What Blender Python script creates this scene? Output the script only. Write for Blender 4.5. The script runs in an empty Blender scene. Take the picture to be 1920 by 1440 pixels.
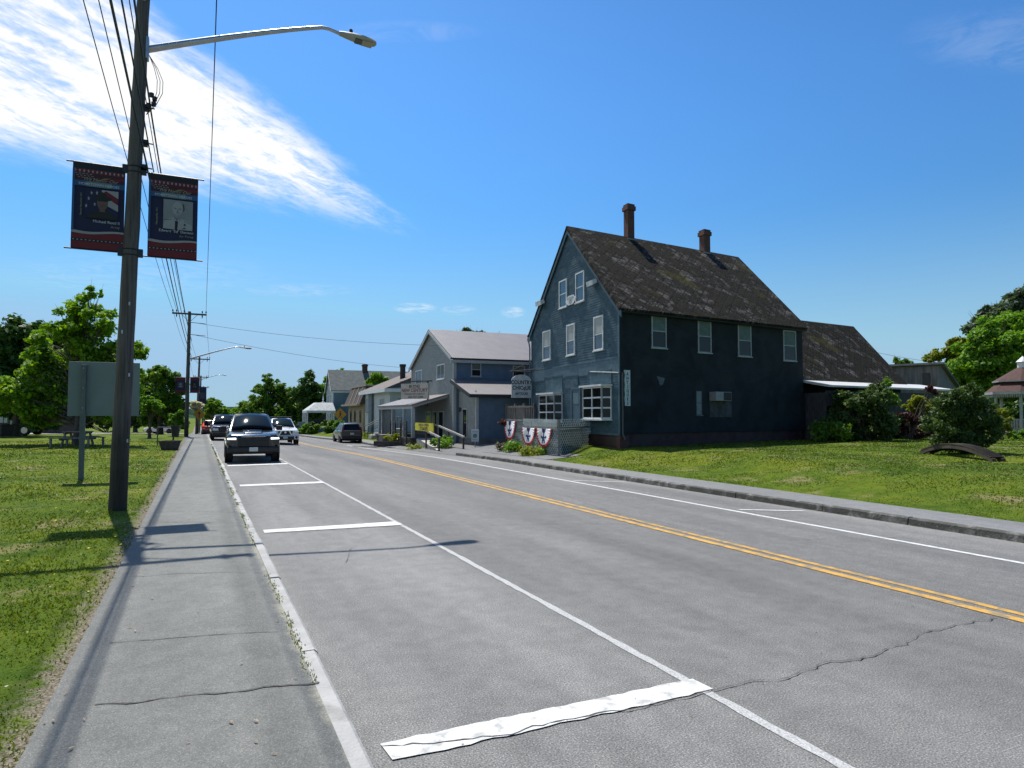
import bpy, bmesh, math, random
import numpy as np
from mathutils import Vector, Matrix
R_ = math.radians
rnd = random.Random(7)
C = bpy.context.scene.collection
SC = bpy.context.scene

# ---------------------------------------------------------------- camera
FPX = 1250.0
YAW = R_(25.19); PITCH = R_(2.565)
EYE = Vector((0, 0, 1.8))
cd = bpy.data.cameras.new('camera'); cam = bpy.data.objects.new('camera', cd); C.objects.link(cam)
cam.location = EYE; cam.rotation_euler = (R_(90) + PITCH, 0, -YAW)
cd.sensor_fit = 'HORIZONTAL'; cd.sensor_width = 36; cd.lens = 36 * FPX / 1920
cd.clip_start = 0.1; cd.clip_end = 4000
SC.camera = cam
CR = cam.rotation_euler.to_matrix()

def ray(px, py):
    return CR @ Vector(((px - 960) / FPX, -(py - 720) / FPX, -1))
def on_z(px, py, z=0.0):
    d = ray(px, py); return EYE + d * ((z - EYE.z) / d.z)
def on_depth(px, py, D):
    return EYE + ray(px, py) * D
def on_plane(px, py, P, n):
    d = ray(px, py); return EYE + d * ((P - EYE).dot(n) / d.dot(n))
def ground_at(px, py):
    lo, hi = 2.0, 140.0; d = ray(px, py)
    t = lo
    while t < hi:
        p = EYE + d * t
        if p.z < gz(p.x, p.y): return p
        t += 0.05
    return EYE + d * hi
def at_base(px, D):
    """point on the ground in picture column px at camera depth D"""
    p = EYE + ray(px, 776) * D
    p.z = gz(p.x, p.y); return p

# ---------------------------------------------------------------- terrain
def sst(x, a, b):
    t = min(1.0, max(0.0, (x - a) / (b - a))); return t * t * (3 - 2 * t)
def lin(x, a, b): return min(1.0, max(0.0, (x - a) / (b - a)))
def drop(y): return -0.022 * max(0.0, y - 57) if y < 140 else -0.022 * 83
def road_z(x, y):
    return -0.2 * lin(x, 6.6, 11.6) - 0.32 * sst(y, 24, 50) * lin(x, 1, 8) * (1 - sst(y, 60, 110)) + drop(y) * lin(x, -400, -1) if x > -1 else drop(y)
def walk_z(x, y):
    return 0.13 + drop(y)
def rwalk_z(y): return road_z(11.6, y) + 0.13
def und(x, y):
    return 0.018 * math.sin(x * 1.3 + y * .7) + 0.015 * math.sin(x * .61 - y * 1.1 + 1) + .01 * math.sin(2.9 * x + 1.7 * y)
def gz(x, y):
    if x <= -0.74:
        return 0.13 - .010 * (1 - lin(-x, .78, 1.3)) + und(x, y) * lin(-x, .8, 2.5) + drop(y) * (1 - sst(-x, 3, 30)) + .06 * sst(-x, 1, 6)
    if x < 12.9:
        return road_z(x, y) - .08
    t = sst(x, 12.9, 17.4)
    zt = .36 * (1 - sst(y, 29, 35)) + .03 * sst(y, 29, 35) + drop(y) * .5
    zt += min(.14, max(0, .007 * (x - 17)))
    return (rwalk_z(y) - .01) * (1 - t) + zt * t + und(x, y) * .7 * t

# ---------------------------------------------------------------- materials
MATS = {}
def nodes(name):
    m = bpy.data.materials.new(name); m.use_nodes = True
    nt = m.node_tree; b = nt.nodes['Principled BSDF']; return m, nt, b
def lk(nt, a, b): nt.links.new(a, b)
def noise(nt, scale, detail=4, rough=.55, vec=None, dist=0):
    n = nt.nodes.new('ShaderNodeTexNoise'); n.inputs['Scale'].default_value = scale
    n.inputs['Detail'].default_value = detail; n.inputs['Roughness'].default_value = rough; n.inputs['Distortion'].default_value = dist
    if vec is not None: lk(nt, vec, n.inputs['Vector'])
    return n
def ramp(nt, fac, stops):
    r = nt.nodes.new('ShaderNodeValToRGB'); e = r.color_ramp.elements
    while len(e) < len(stops): e.new(0.5)
    for i, (p, c) in enumerate(stops):
        e[i].position = p; e[i].color = (*c, 1) if len(c) == 3 else c
    lk(nt, fac, r.inputs['Fac']); return r
def mixc(nt, fac, a, b, mode='MIX'):
    m = nt.nodes.new('ShaderNodeMix'); m.data_type = 'RGBA'; m.blend_type = mode
    for sock, v in ((m.inputs[0], fac), (m.inputs[6], a), (m.inputs[7], b)):
        if hasattr(v, 'is_output'): lk(nt, v, sock)
        elif isinstance(v, (int, float)): sock.default_value = v
        else: sock.default_value = (*v, 1)
    return m.outputs[2]
def mathn(nt, op, a, b=None, clamp=False):
    m = nt.nodes.new('ShaderNodeMath'); m.operation = op; m.use_clamp = clamp
    for sock, v in ((m.inputs[0], a), (m.inputs[1], b)):
        if v is None: continue
        if hasattr(v, 'is_output'): lk(nt, v, sock)
        else: sock.default_value = v
    return m.outputs[0]
def coords(nt, scale=(1, 1, 1), kind='Object', rot=(0, 0, 0)):
    t = nt.nodes.new('ShaderNodeTexCoord'); mp = nt.nodes.new('ShaderNodeMapping')
    mp.inputs['Scale'].default_value = scale; mp.inputs['Rotation'].default_value = rot
    lk(nt, t.outputs[kind], mp.inputs['Vector']); return mp.outputs[0]
def bump(nt, b, h, strength=.3, dist=.02):
    n = nt.nodes.new('ShaderNodeBump'); n.inputs['Strength'].default_value = strength; n.inputs['Distance'].default_value = dist
    lk(nt, h, n.inputs['Height']); lk(nt, n.outputs[0], b.inputs['Normal'])
def sc(c, k): return tuple(min(1, max(0, x * k)) for x in c)

def M(name, col, rough=.6, var=.18, scale=4, metal=0, spec=.5, bmp=0, bscale=40, stretch=(1, 1, 1), dirt=None, dirt_at=.62, emit=0, coat=0):
    """plain procedural surface: colour broken up by two noises, optional dirt patches and bump"""
    if name in MATS: return MATS[name]
    m, nt, b = nodes(name); v = coords(nt, stretch)
    n = noise(nt, scale, 5, vec=v)
    r = ramp(nt, n.outputs[0], [(.38, sc(col, 1 - var)), (.62, sc(col, 1 + var))])
    out = r.outputs[0]
    if dirt:
        n2 = noise(nt, scale * .6, 6, .65, vec=v, dist=.3)
        r2 = ramp(nt, n2.outputs[0], [(dirt_at - .10, (0, 0, 0)), (dirt_at + .02, (1, 1, 1))])
        out = mixc(nt, r2.outputs[0], out, dirt)
    lk(nt, out, b.inputs['Base Color'])
    b.inputs['Roughness'].default_value = rough; b.inputs['Metallic'].default_value = metal
    b.inputs['Specular IOR Level'].default_value = spec
    if coat: b.inputs['Coat Weight'].default_value = coat; b.inputs['Coat Roughness'].default_value = .04
    if emit:
        lk(nt, out, b.inputs['Emission Color']); b.inputs['Emission Strength'].default_value = emit
    if bmp:
        n3 = noise(nt, bscale, 4, vec=v); bump(nt, b, n3.outputs[0], bmp)
    MATS[name] = m; return m

def asphalt(name, lo, hi, lanes=False, speck=.95, fine=95, walk=False):
    m, nt, b = nodes(name); v = coords(nt)
    vs_ = coords(nt, (1, .22, 1)); big = noise(nt, .45, 4, .6, vec=vs_); mid = noise(nt, 5.0, 6, .7, vec=v); fin = noise(nt, fine, 2, .7, vec=v)
    out = ramp(nt, big.outputs[0], [(.40, lo), (.60, hi)]).outputs[0]
    out = mixc(nt, .30, out, ramp(nt, mid.outputs[0], [(.38, sc(lo, .8)), (.62, sc(hi, 1.15))]).outputs[0])
    if lanes:
        sx = nt.nodes.new('ShaderNodeSeparateXYZ'); lk(nt, v, sx.inputs[0])
        wob = mathn(nt, 'MULTIPLY', mathn(nt, 'SUBTRACT', noise(nt, .5, 3, vec=v).outputs[0], .5), 1.0)
        xx = mathn(nt, 'DIVIDE', mathn(nt, 'ADD', sx.outputs[0], wob), 12.0)
        lr = ramp(nt, xx, [(.0, (1.1,) * 3), (.22, (1.12,) * 3), (.29, (.86,) * 3), (.36, (1.0,) * 3), (.46, (.82,) * 3), (.55, (.95,) * 3),
                           (.61, (.82,) * 3), (.70, (.94,) * 3), (.76, (.84,) * 3), (.82, (1.0,) * 3), (1.0, (1.1,) * 3)])
        out = mixc(nt, 1.0, out, lr.outputs[0], 'MULTIPLY')
        st = noise(nt, 1.5, 5, .6, vec=v, dist=.8); out = mixc(nt, mathn(nt, 'MULTIPLY', ramp(nt, st.outputs[0], [(.56, (0, 0, 0)), (.70, (1, 1, 1))]).outputs[0], .20), out, (.075, .073, .07))
        s2 = noise(nt, .9, 4, .6, vec=coords(nt, (1.6, .12, 1))); out = mixc(nt, .40, out, mixc(nt, 1.0, out, ramp(nt, s2.outputs[0], [(.38, (.72,) * 3), (.62, (1.22,) * 3)]).outputs[0], 'MULTIPLY'))
    if walk:
        sx = nt.nodes.new('ShaderNodeSeparateXYZ'); lk(nt, v, sx.inputs[0])
        wv = mathn(nt, 'MULTIPLY', mathn(nt, 'SUBTRACT', noise(nt, 1.6, 5, .65, vec=v).outputs[0], .5), .55)
        xx = mathn(nt, 'ADD', mathn(nt, 'DIVIDE', mathn(nt, 'ADD', sx.outputs[0], .75), 1.45), mathn(nt, 'MULTIPLY', wv, .28))
        lr = ramp(nt, xx, [(0, (.9,) * 3), (.05, (.86,) * 3), (.15, (.97,) * 3), (.72, (1.0,) * 3), (.80, (.74,) * 3), (.86, (.78,) * 3), (.93, (.95,) * 3)])
        out = mixc(nt, .9, out, mixc(nt, 1.0, out, lr.outputs[0], 'MULTIPLY'))
        sn = noise(nt, 2.2, 6, .7, vec=v)
        edge = mathn(nt, 'ADD', mathn(nt, 'MULTIPLY', sn.outputs[0], 1.3), mathn(nt, 'MULTIPLY', mathn(nt, 'SUBTRACT', sx.outputs[0], .62), 2.6))
        sand = ramp(nt, edge, [(.66, (0, 0, 0)), (.86, (1, 1, 1))]).outputs[0]
        out = mixc(nt, mathn(nt, 'MULTIPLY', sand, .8), out, (.30, .285, .22))
    f = ramp(nt, fin.outputs[0], [(.34, (.35,) * 3), (.47, (.9,) * 3), (.58, (1.15,) * 3), (.70, (2.3,) * 3)])
    out = mixc(nt, speck, out, mixc(nt, 1.0, out, f.outputs[0], 'MULTIPLY'))
    vo = nt.nodes.new('ShaderNodeTexVoronoi'); vo.inputs['Scale'].default_value = 65; lk(nt, v, vo.inputs['Vector'])
    pale = ramp(nt, vo.outputs['Distance'], [(.10, (1, 1, 1)), (.17, (0, 0, 0))])
    pick = nt.nodes.new('ShaderNodeSeparateColor'); lk(nt, vo.outputs['Color'], pick.inputs[0])
    fleck = mathn(nt, 'MULTIPLY', mathn(nt, 'GREATER_THAN', pick.outputs[0], .72), pale.outputs[0])
    out = mixc(nt, mathn(nt, 'MULTIPLY', fleck, .95), out, (.42, .41, .39))
    lk(nt, out, b.inputs['Base Color']); b.inputs['Roughness'].default_value = .8
    b.inputs['Specular IOR Level'].default_value = .35
    bump(nt, b, fin.outputs[0], .28, .006)
    MATS[name] = m; return m

def leafmat(name, cols, trans=.35):
    m, nt, b = nodes(name); v = coords(nt)
    g = nt.nodes.new('ShaderNodeNewGeometry')
    a = ramp(nt, g.outputs['Random Per Island'], [(i / max(1, len(cols) - 1), c) for i, c in enumerate(cols)])
    n = noise(nt, .9, 4, vec=v)
    out = mixc(nt, .55, a.outputs[0], mixc(nt, 1.0, a.outputs[0], ramp(nt, n.outputs[0], [(.38, (.6, .65, .65)), (.62, (1.35, 1.25, .9))]).outputs[0], 'MULTIPLY'))
    lk(nt, out, b.inputs['Base Color']); b.inputs['Roughness'].default_value = .55; b.inputs['Specular IOR Level'].default_value = .3
    t = nt.nodes.new('ShaderNodeBsdfTranslucent'); lk(nt, mixc(nt, 1.0, out, (1.5, 1.4, .5), 'MULTIPLY'), t.inputs['Color'])
    mx = nt.nodes.new('ShaderNodeMixShader'); mx.inputs[0].default_value = trans
    lk(nt, b.outputs[0], mx.inputs[1]); lk(nt, t.outputs[0], mx.inputs[2])
    lk(nt, mx.outputs[0], nt.nodes['Material Output'].inputs['Surface'])
    MATS[name] = m; return m

def glassmat(name, tint=(.02, .025, .03), rough=.03, spec=.6):
    m, nt, b = nodes(name); v = coords(nt)
    n = noise(nt, 1.5, 3, vec=v)
    lk(nt, ramp(nt, n.outputs[0], [(.35, sc(tint, .7)), (.7, sc(tint, 1.4))]).outputs[0], b.inputs['Base Color'])
    b.inputs['Roughness'].default_value = rough; b.inputs['Specular IOR Level'].default_value = spec
    bump(nt, b, n.outputs[0], .03, .02)
    MATS[name] = m; return m

# ---------------------------------------------------------------- mesh builder
def ident(p): return Vector(p)
class Frame:
    """local axes -> thing-local point: x along dx, y along dy, z up"""
    def __init__(s, o, dx, dy, dz=(0, 0, 1)):
        s.o, s.dx, s.dy, s.dz = Vector(o), Vector(dx), Vector(dy), Vector(dz)
    def __call__(s, p): return s.o + s.dx * p[0] + s.dy * p[1] + s.dz * p[2]

class MB:
    def __init__(s): s.v = []; s.f = []; s.m = []
    def add(s, vs, fs, m=0):
        n = len(s.v); s.v += [tuple(x) for x in vs]; s.f += [[i + n for i in f] for f in fs]; s.m += [m] * len(fs); return s
    def box(s, x0, x1, y0, y1, z0, z1, F=ident, m=0):
        vs = [F((x, y, z)) for z in (z0, z1) for y in (y0, y1) for x in (x0, x1)]
        return s.add(vs, [(0, 2, 3, 1), (4, 5, 7, 6), (0, 1, 5, 4), (2, 6, 7, 3), (0, 4, 6, 2), (1, 3, 7, 5)], m)
    def prism(s, poly, y0, y1, F=ident, m=0):          # poly in (x, z), extruded along y
        n = len(poly); vs = [F((x, y0, z)) for x, z in poly] + [F((x, y1, z)) for x, z in poly]
        return s.add(vs, [list(range(n)), list(range(n, 2 * n))[::-1]] + [(i, (i + 1) % n, n + (i + 1) % n, n + i) for i in range(n)], m)
    def poly(s, pts, m=0, F=ident): return s.add([F(p) for p in pts], [list(range(len(pts)))], m)
    def hexa(s, lower, upper, m=0):
        n = len(lower); return s.add(list(lower) + list(upper), [list(range(n))[::-1], list(range(n, 2 * n))] + [(i, (i + 1) % n, n + (i + 1) % n, n + i) for i in range(n)], m)
    def tube(s, pts, rad, n=8, m=0, cap=True, F=ident):
        pts = [Vector(F(p)) for p in pts]; k = len(pts)
        if not hasattr(rad, '__len__'): rad = [rad] * k
        vs = []; prev = None
        for i, p in enumerate(pts):
            t = (pts[min(k - 1, i + 1)] - pts[max(0, i - 1)]).normalized()
            if prev is None:
                u = t.orthogonal().normalized()
            else:
                u = (prev - t * prev.dot(t))
                u = u.normalized() if u.length > 1e-5 else t.orthogonal().normalized()
            prev = u; w = t.cross(u)
            vs += [p + (u * math.cos(a) + w * math.sin(a)) * rad[i] for a in (2 * math.pi * j / n for j in range(n))]
        fs = [(i * n + j, i * n + (j + 1) % n, (i + 1) * n + (j + 1) % n, (i + 1) * n + j) for i in range(k - 1) for j in range(n)]
        if cap: fs += [list(range(n))[::-1], list(range((k - 1) * n, k * n))]
        return s.add(vs, fs, m)
    def lathe(s, prof, n=16, F=ident, m=0, cap=True):   # prof of (r, z)
        vs = [F((r * math.cos(2 * math.pi * j / n), r * math.sin(2 * math.pi * j / n), z)) for r, z in prof for j in range(n)]
        k = len(prof)
        fs = [(i * n + j, i * n + (j + 1) % n, (i + 1) * n + (j + 1) % n, (i + 1) * n + j) for i in range(k - 1) for j in range(n)]
        if cap: fs += [list(range(n))[::-1], list(range((k - 1) * n, k * n))]
        return s.add(vs, fs, m)
    def text(s, string, x, z, size, F, o, m=0, align='CENTER', sx=1.0, bold=0.0, shear=0.0, depth=.004):
        vs, fs = text_geo(string, align, bold, shear)
        return s.add([F((x + a * size * sx, o, z + b * size)) for a, b in vs], fs, m)
    def build(s, name, mats, parent=None, smooth=False, bevel=0, fix=True):
        me = bpy.data.meshes.new(name); me.from_pydata(s.v, [], s.f)
        for mm in (mats if isinstance(mats, (list, tuple)) else [mats]): me.materials.append(mm)
        if len(me.materials) > 1: me.polygons.foreach_set('material_index', s.m)
        if fix:
            bm = bmesh.new(); bm.from_mesh(me); bmesh.ops.recalc_face_normals(bm, faces=bm.faces); bm.to_mesh(me); bm.free()
        if smooth: me.polygons.foreach_set('use_smooth', [True] * len(me.polygons))
        o = bpy.data.objects.new(name, me); C.objects.link(o)
        if parent is not None: o.parent = parent
        if bevel:
            bv = o.modifiers.new('bevel', 'BEVEL'); bv.width = bevel; bv.segments = 2; bv.limit_method = 'ANGLE'
        if smooth and smooth != 'all':
            me.set_sharp_from_angle(angle=R_(smooth if smooth is not True else 35))
        return o

_tc = {}
def text_geo(string, align='CENTER', bold=0.0, shear=0.0):
    k = (string, align, bold, shear)
    if k not in _tc:
        cu = bpy.data.curves.new('t', 'FONT'); cu.body = string; cu.align_x = align; cu.align_y = 'BOTTOM_BASELINE'; cu.size = 1
        cu.offset = bold; cu.shear = shear; cu.resolution_u = 3
        ob = bpy.data.objects.new('t', cu); C.objects.link(ob)
        me = bpy.data.meshes.new_from_object(ob.evaluated_get(bpy.context.evaluated_depsgraph_get()))
        _tc[k] = ([(v.co.x, v.co.y) for v in me.vertices], [list(p.vertices) for p in me.polygons])
        bpy.data.objects.remove(ob); bpy.data.curves.remove(cu); bpy.data.meshes.remove(me)
    return _tc[k]

def tag(o, label=None, cat=None, group=None, kind=None):
    if label: o['label'] = label
    if cat: o['category'] = cat
    if group: o['group'] = group
    if kind: o['kind'] = kind
    return o
def thing(name, label, cat, loc=(0, 0, 0), rz=0, group=None):
    o = bpy.data.objects.new(name, None); C.objects.link(o); o.location = loc; o.rotation_euler = (0, 0, rz)
    o.empty_display_size = .2
    return tag(o, label, cat, group)
def structure(name, mb, mat, smooth=False, kind='structure'):
    return tag(mb.build(name, mat, None, smooth), kind=kind)

def sheet(name, xs, ys, zf, mat, kind='structure'):
    mb = MB(); nx = len(xs)
    vs = [(x, y, zf(x, y)) for y in ys for x in xs]
    fs = [(j * nx + i, j * nx + i + 1, (j + 1) * nx + i + 1, (j + 1) * nx + i) for j in range(len(ys) - 1) for i in range(nx - 1)]
    mb.add(vs, fs); return structure(name, mb, mat, 'all')
def frange(a, b, st):
    n = max(1, int(round((b - a) / st))); return [a + (b - a) * i / n for i in range(n + 1)]

def np_mesh(name, verts, faces_n, nper, mat, parent=None):
    """verts (N,3) array laid out nper per face"""
    me = bpy.data.meshes.new(name); N = len(verts); nf = N // nper
    me.vertices.add(N); me.vertices.foreach_set('co', verts.astype(np.float32).ravel())
    me.loops.add(N); me.loops.foreach_set('vertex_index', np.arange(N, dtype=np.int32))
    me.polygons.add(nf); me.polygons.foreach_set('loop_start', np.arange(0, N, nper, dtype=np.int32))
    me.polygons.foreach_set('loop_total', np.full(nf, nper, dtype=np.int32))
    me.update(calc_edges=True); me.materials.append(mat)
    o = bpy.data.objects.new(name, me); C.objects.link(o)
    if parent is not None: o.parent = parent
    return o
# ---------------------------------------------------------------- light and sky
SUN_EL = R_(63.8); SUN_AZ = R_(-5.0)     # azimuth from +Y towards +X
sl = bpy.data.lights.new('sun', 'SUN'); sl.energy = 5.0; sl.angle = R_(.53); sl.color = (1.0, .95, .87)
so = bpy.data.objects.new('sun', sl); C.objects.link(so)
sd = Vector((math.sin(SUN_AZ) * math.cos(SUN_EL), math.cos(SUN_AZ) * math.cos(SUN_EL), math.sin(SUN_EL)))
so.rotation_euler = sd.to_track_quat('Z', 'Y').to_euler(); so.location = (0, 20, 40)

w = bpy.data.worlds.new("World"); SC.world = w; w.use_nodes = True
nt = w.node_tree; bg = nt.nodes['Background']
sky = nt.nodes.new('ShaderNodeTexSky'); sky.sky_type = 'NISHITA'; sky.sun_disc = False
sky.sun_elevation = SUN_EL; sky.sun_rotation = SUN_AZ; sky.altitude = 200; sky.air_density = 1.0; sky.dust_density = .5; sky.ozone_density = 1.5
tc = nt.nodes.new('ShaderNodeTexCoord'); sx = nt.nodes.new('ShaderNodeSeparateXYZ'); lk(nt, tc.outputs['Generated'], sx.inputs[0])
zc = mathn(nt, 'MAXIMUM', sx.outputs[2], .02)
px_ = mathn(nt, 'DIVIDE', sx.outputs[0], zc); py_ = mathn(nt, 'DIVIDE', sx.outputs[1], zc)
cv = nt.nodes.new('ShaderNodeCombineXYZ'); lk(nt, px_, cv.inputs[0]); lk(nt, py_, cv.inputs[1])
def skyp(px, py):                                  # a direction of the photo on the cloud layer (unit height)
    d = ray(px, py); return Vector((d.x / d.z, d.y / d.z))
TIP = skyp(815, 458)
U = (skyp(330, 50) - TIP).normalized(); L = (skyp(120, 330) - TIP).normalized()   # two edges of the streaming bank
nU = Vector((-U.y, U.x)); nL = Vector((-L.y, L.x))
if nU.dot(L) < 0: nU = -nU
if nL.dot(U) < 0: nL = -nL
mid_dir = (U + L).normalized()
def lincomb(a, b, c): # a*x + b*y + c
    return mathn(nt, 'ADD', mathn(nt, 'ADD', mathn(nt, 'MULTIPLY', px_, a), mathn(nt, 'MULTIPLY', py_, b)), c)
dU = lincomb(nU.x, nU.y, -nU.dot(TIP)); dL = lincomb(nL.x, nL.y, -nL.dot(TIP)); along = lincomb(mid_dir.x, mid_dir.y, -mid_dir.dot(TIP))
ang = math.atan2(mid_dir.y, mid_dir.x)
mp = nt.nodes.new('ShaderNodeMapping'); mp.vector_type = 'TEXTURE'; mp.inputs['Rotation'].default_value = (0, 0, ang + .25); mp.inputs['Scale'].default_value = (2.6, 1, 1)
lk(nt, cv.outputs[0], mp.inputs['Vector'])
nbig = noise(nt, 1.6, 6, .62, vec=mp.outputs[0], dist=.6); nfine = noise(nt, 9, 8, .68, vec=mp.outputs[0], dist=.4); nrip = noise(nt, 22, 6, .6, vec=cv.outputs[0], dist=.5)
wob = mathn(nt, 'MULTIPLY', mathn(nt, 'SUBTRACT', nbig.outputs[0], .5), .22)
wob2 = mathn(nt, 'MULTIPLY', mathn(nt, 'SUBTRACT', nfine.outputs[0], .5), .16)
def mapr(v, a, b, c=0, d=1):
    n = nt.nodes.new('ShaderNodeMapRange'); n.interpolation_type = 'SMOOTHSTEP'
    lk(nt, v, n.inputs['Value']); n.inputs['From Min'].default_value = a; n.inputs['From Max'].default_value = b
    n.inputs['To Min'].default_value = c; n.inputs['To Max'].default_value = d; return n.outputs[0]
eU = mathn(nt, 'ADD', mathn(nt, 'ADD', dU, wob), wob2); eL = mathn(nt, 'ADD', mathn(nt, 'ADD', dL, wob), wob2)
mU = mapr(eU, -.05, .18); mL = mapr(eL, -.08, .75); mA = mapr(along, .0, .5)
tex = mathn(nt, 'ADD', mathn(nt, 'MULTIPLY', nfine.outputs[0], .65), mathn(nt, 'ADD', mathn(nt, 'MULTIPLY', nrip.outputs[0], .22), mathn(nt, 'MULTIPLY', nbig.outputs[0], .38)))
tex = mapr(tex, .47, .72)
core = mathn(nt, 'MULTIPLY', mU, mL)
dens = mathn(nt, 'MULTIPLY', mathn(nt, 'MULTIPLY', core, mA), mathn(nt, 'ADD', mathn(nt, 'MULTIPLY', tex, .8), mathn(nt, 'MULTIPLY', mapr(along, .35, 1.5), .42)), clamp=True)
# small wisps near the horizon and a faint veil
def wisp(px, py, rx, ry, k):
    c = skyp(px, py); ex = skyp(px + rx, py) - c; ey = skyp(px, py - ry) - c
    det = ex.x * ey.y - ex.y * ey.x
    a = lincomb(ey.y / det, -ey.x / det, -(ey.y * c.x - ey.x * c.y) / det); b2 = lincomb(-ex.y / det, ex.x / det, -(-ex.y * c.x + ex.x * c.y) / det)
    r2 = mathn(nt, 'ADD', mathn(nt, 'MULTIPLY', a, a), mathn(nt, 'MULTIPLY', b2, b2))
    n = noise(nt, 5, 6, .7, vec=cv.outputs[0], dist=1.2)
    return mathn(nt, 'MULTIPLY', mathn(nt, 'MULTIPLY', mapr(r2, 1.0, .0), mapr(n.outputs[0], .36, .66)), k)
for args in ((778, 578, 46, 13, .55), (962, 586, 26, 14, .5), (860, 582, 40, 12, .25), (1900, 80, 230, 80, .09), (760, 60, 160, 26, .10), (560, 545, 130, 16, .15), (250, 520, 300, 60, .12)):
    dens = mathn(nt, 'MAXIMUM', dens, wisp(*args))
gm = nt.nodes.new('ShaderNodeGamma'); gm.inputs['Gamma'].default_value = 1.75          # deeper blue, as the camera rendered it
vm = nt.nodes.new('ShaderNodeVectorMath'); vm.operation = 'MINIMUM'; lk(nt, mixc(nt, 1.0, sky.outputs[0], (.2, .2, .2), 'MULTIPLY'), vm.inputs[0]); vm.inputs[1].default_value = (.95, 1.15, 1.5)
lk(nt, vm.outputs[0], gm.inputs['Color'])
up = nt.nodes.new('ShaderNodeMapRange'); up.interpolation_type = 'SMOOTHSTEP'; lk(nt, sx.outputs[2], up.inputs['Value']); up.inputs['From Min'].default_value = -.02; up.inputs['From Max'].default_value = .5; up.inputs['To Min'].default_value = 4.2; up.inputs['To Max'].default_value = 9.6
hs = nt.nodes.new('ShaderNodeVectorMath'); hs.operation = 'SCALE'; lk(nt, gm.outputs[0], hs.inputs[0]); lk(nt, up.outputs[0], hs.inputs['Scale'])
hz0 = nt.nodes.new('ShaderNodeVectorMath'); hz0.operation = 'MULTIPLY'; lk(nt, hs.outputs[0], hz0.inputs[0]); hz0.inputs[1].default_value = (.74, 1.08, 1.04)
cl = mixc(nt, tex, (10.0, 11.0, 12.0), (12.6, 12.6, 12.7))
hz = mapr(sx.outputs[2], .30, -.02)
base = mixc(nt, mathn(nt, 'MULTIPLY', hz, .8), hz0.outputs[0], (5.0, 7.3, 9.7))
col = mixc(nt, dens, base, cl)
lk(nt, col, bg.inputs['Color']); bg.inputs['Strength'].default_value = .07
SC.view_settings.view_transform = 'Standard'; SC.view_settings.look = 'None'; SC.view_settings.exposure = .25; SC.view_settings.gamma = 1

# ---------------------------------------------------------------- ground, road, pavements
grassG = None
def ground_mat():
    m, nt, b = nodes('ground grass'); v = coords(nt)
    n1 = noise(nt, .22, 6, .6, vec=v); n2 = noise(nt, 2.2, 6, .65, vec=v); n3 = noise(nt, 55, 3, .6, vec=v); n4 = noise(nt, .8, 5, .65, vec=v, dist=.4)
    c = ramp(nt, n1.outputs[0], [(.38, (.045, .095, .006)), (.50, (.095, .145, .008)), (.62, (.17, .19, .012))]).outputs[0]
    c = mixc(nt, .5, c, ramp(nt, n2.outputs[0], [(.38, (.035, .075, .007)), (.62, (.13, .17, .016))]).outputs[0])
    c = mixc(nt, ramp(nt, n4.outputs[0], [(.56, (0, 0, 0)), (.66, (1, 1, 1))]).outputs[0], c, (.21, .19, .08))
    sxp = nt.nodes.new('ShaderNodeSeparateXYZ'); lk(nt, v, sxp.inputs[0]); n5 = noise(nt, 7, 6, .7, vec=v)
    near = mathn(nt, 'MULTIPLY', mathn(nt, 'ADD', sxp.outputs[0], .80), 2.4)          # bare, trodden soil next to the pavement
    soil = ramp(nt, mathn(nt, 'ADD', mathn(nt, 'MULTIPLY', n5.outputs[0], 1.5), near), [(.42, (0, 0, 0)), (.75, (1, 1, 1))]).outputs[0]
    left = mathn(nt, 'LESS_THAN', sxp.outputs[0], -.5)
    c = mixc(nt, mathn(nt, 'MULTIPLY', soil, left), c, ramp(nt, n3.outputs[0], [(.35, (.12, .10, .07)), (.65, (.27, .235, .175))]).outputs[0])
    c = mixc(nt, .6, c, mixc(nt, 1, c, ramp(nt, n3.outputs[0], [(.36, (.7,) * 3), (.64, (1.3,) * 3)]).outputs[0], 'MULTIPLY'))
    lk(nt, c, b.inputs['Base Color']); b.inputs['Roughness'].default_value = .95; b.inputs['Specular IOR Level'].default_value = .1
    bump(nt, b, n3.outputs[0], .8, .04); return m
grassG = ground_mat()
xs = [-900, -400, -200, -120, -80, -60] + frange(-45, -12, 1.5) + frange(-11.6, -1.2, .4) + [-.95, -.8, -.755, -.74, -.735, .6, 3, 6.6, 9, 11.6, 12.89, 12.9, 12.95] + frange(13.3, 24, .45) + frange(25, 60, 2.5) + [75, 100, 150, 300, 900]
ys = [-60, -30, -12] + frange(-6, 45, .6) + frange(46.5, 100, 1.5) + [110, 125, 140, 180, 250, 400, 800, 1600]
sheet('ground', xs, ys, gz, grassG)
ASP = asphalt('road asphalt', (.138, .136, .130), (.195, .191, .181), lanes=True)
ASW = asphalt('sidewalk asphalt', (.125, .127, .116), (.182, .183, .167), speck=.55, fine=120, walk=True)
RY = [-40, -20, -8] + frange(-4, 100, 1.0) + frange(104, 200, 4)
sheet('road', frange(.72, 11.62, .545), RY, road_z, ASP)
sheet('sidewalk', [-.75, -.4, 0, .35, .693], RY, lambda x, y: walk_z(x, y), ASW)
ASR = asphalt('far sidewalk asphalt', (.15, .15, .15), (.20, .20, .195), speck=.5)
sheet('sidewalk', [11.74, 12.2, 12.9], [y for y in RY if y <= 31], lambda x, y: rwalk_z(y), ASR)
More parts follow.
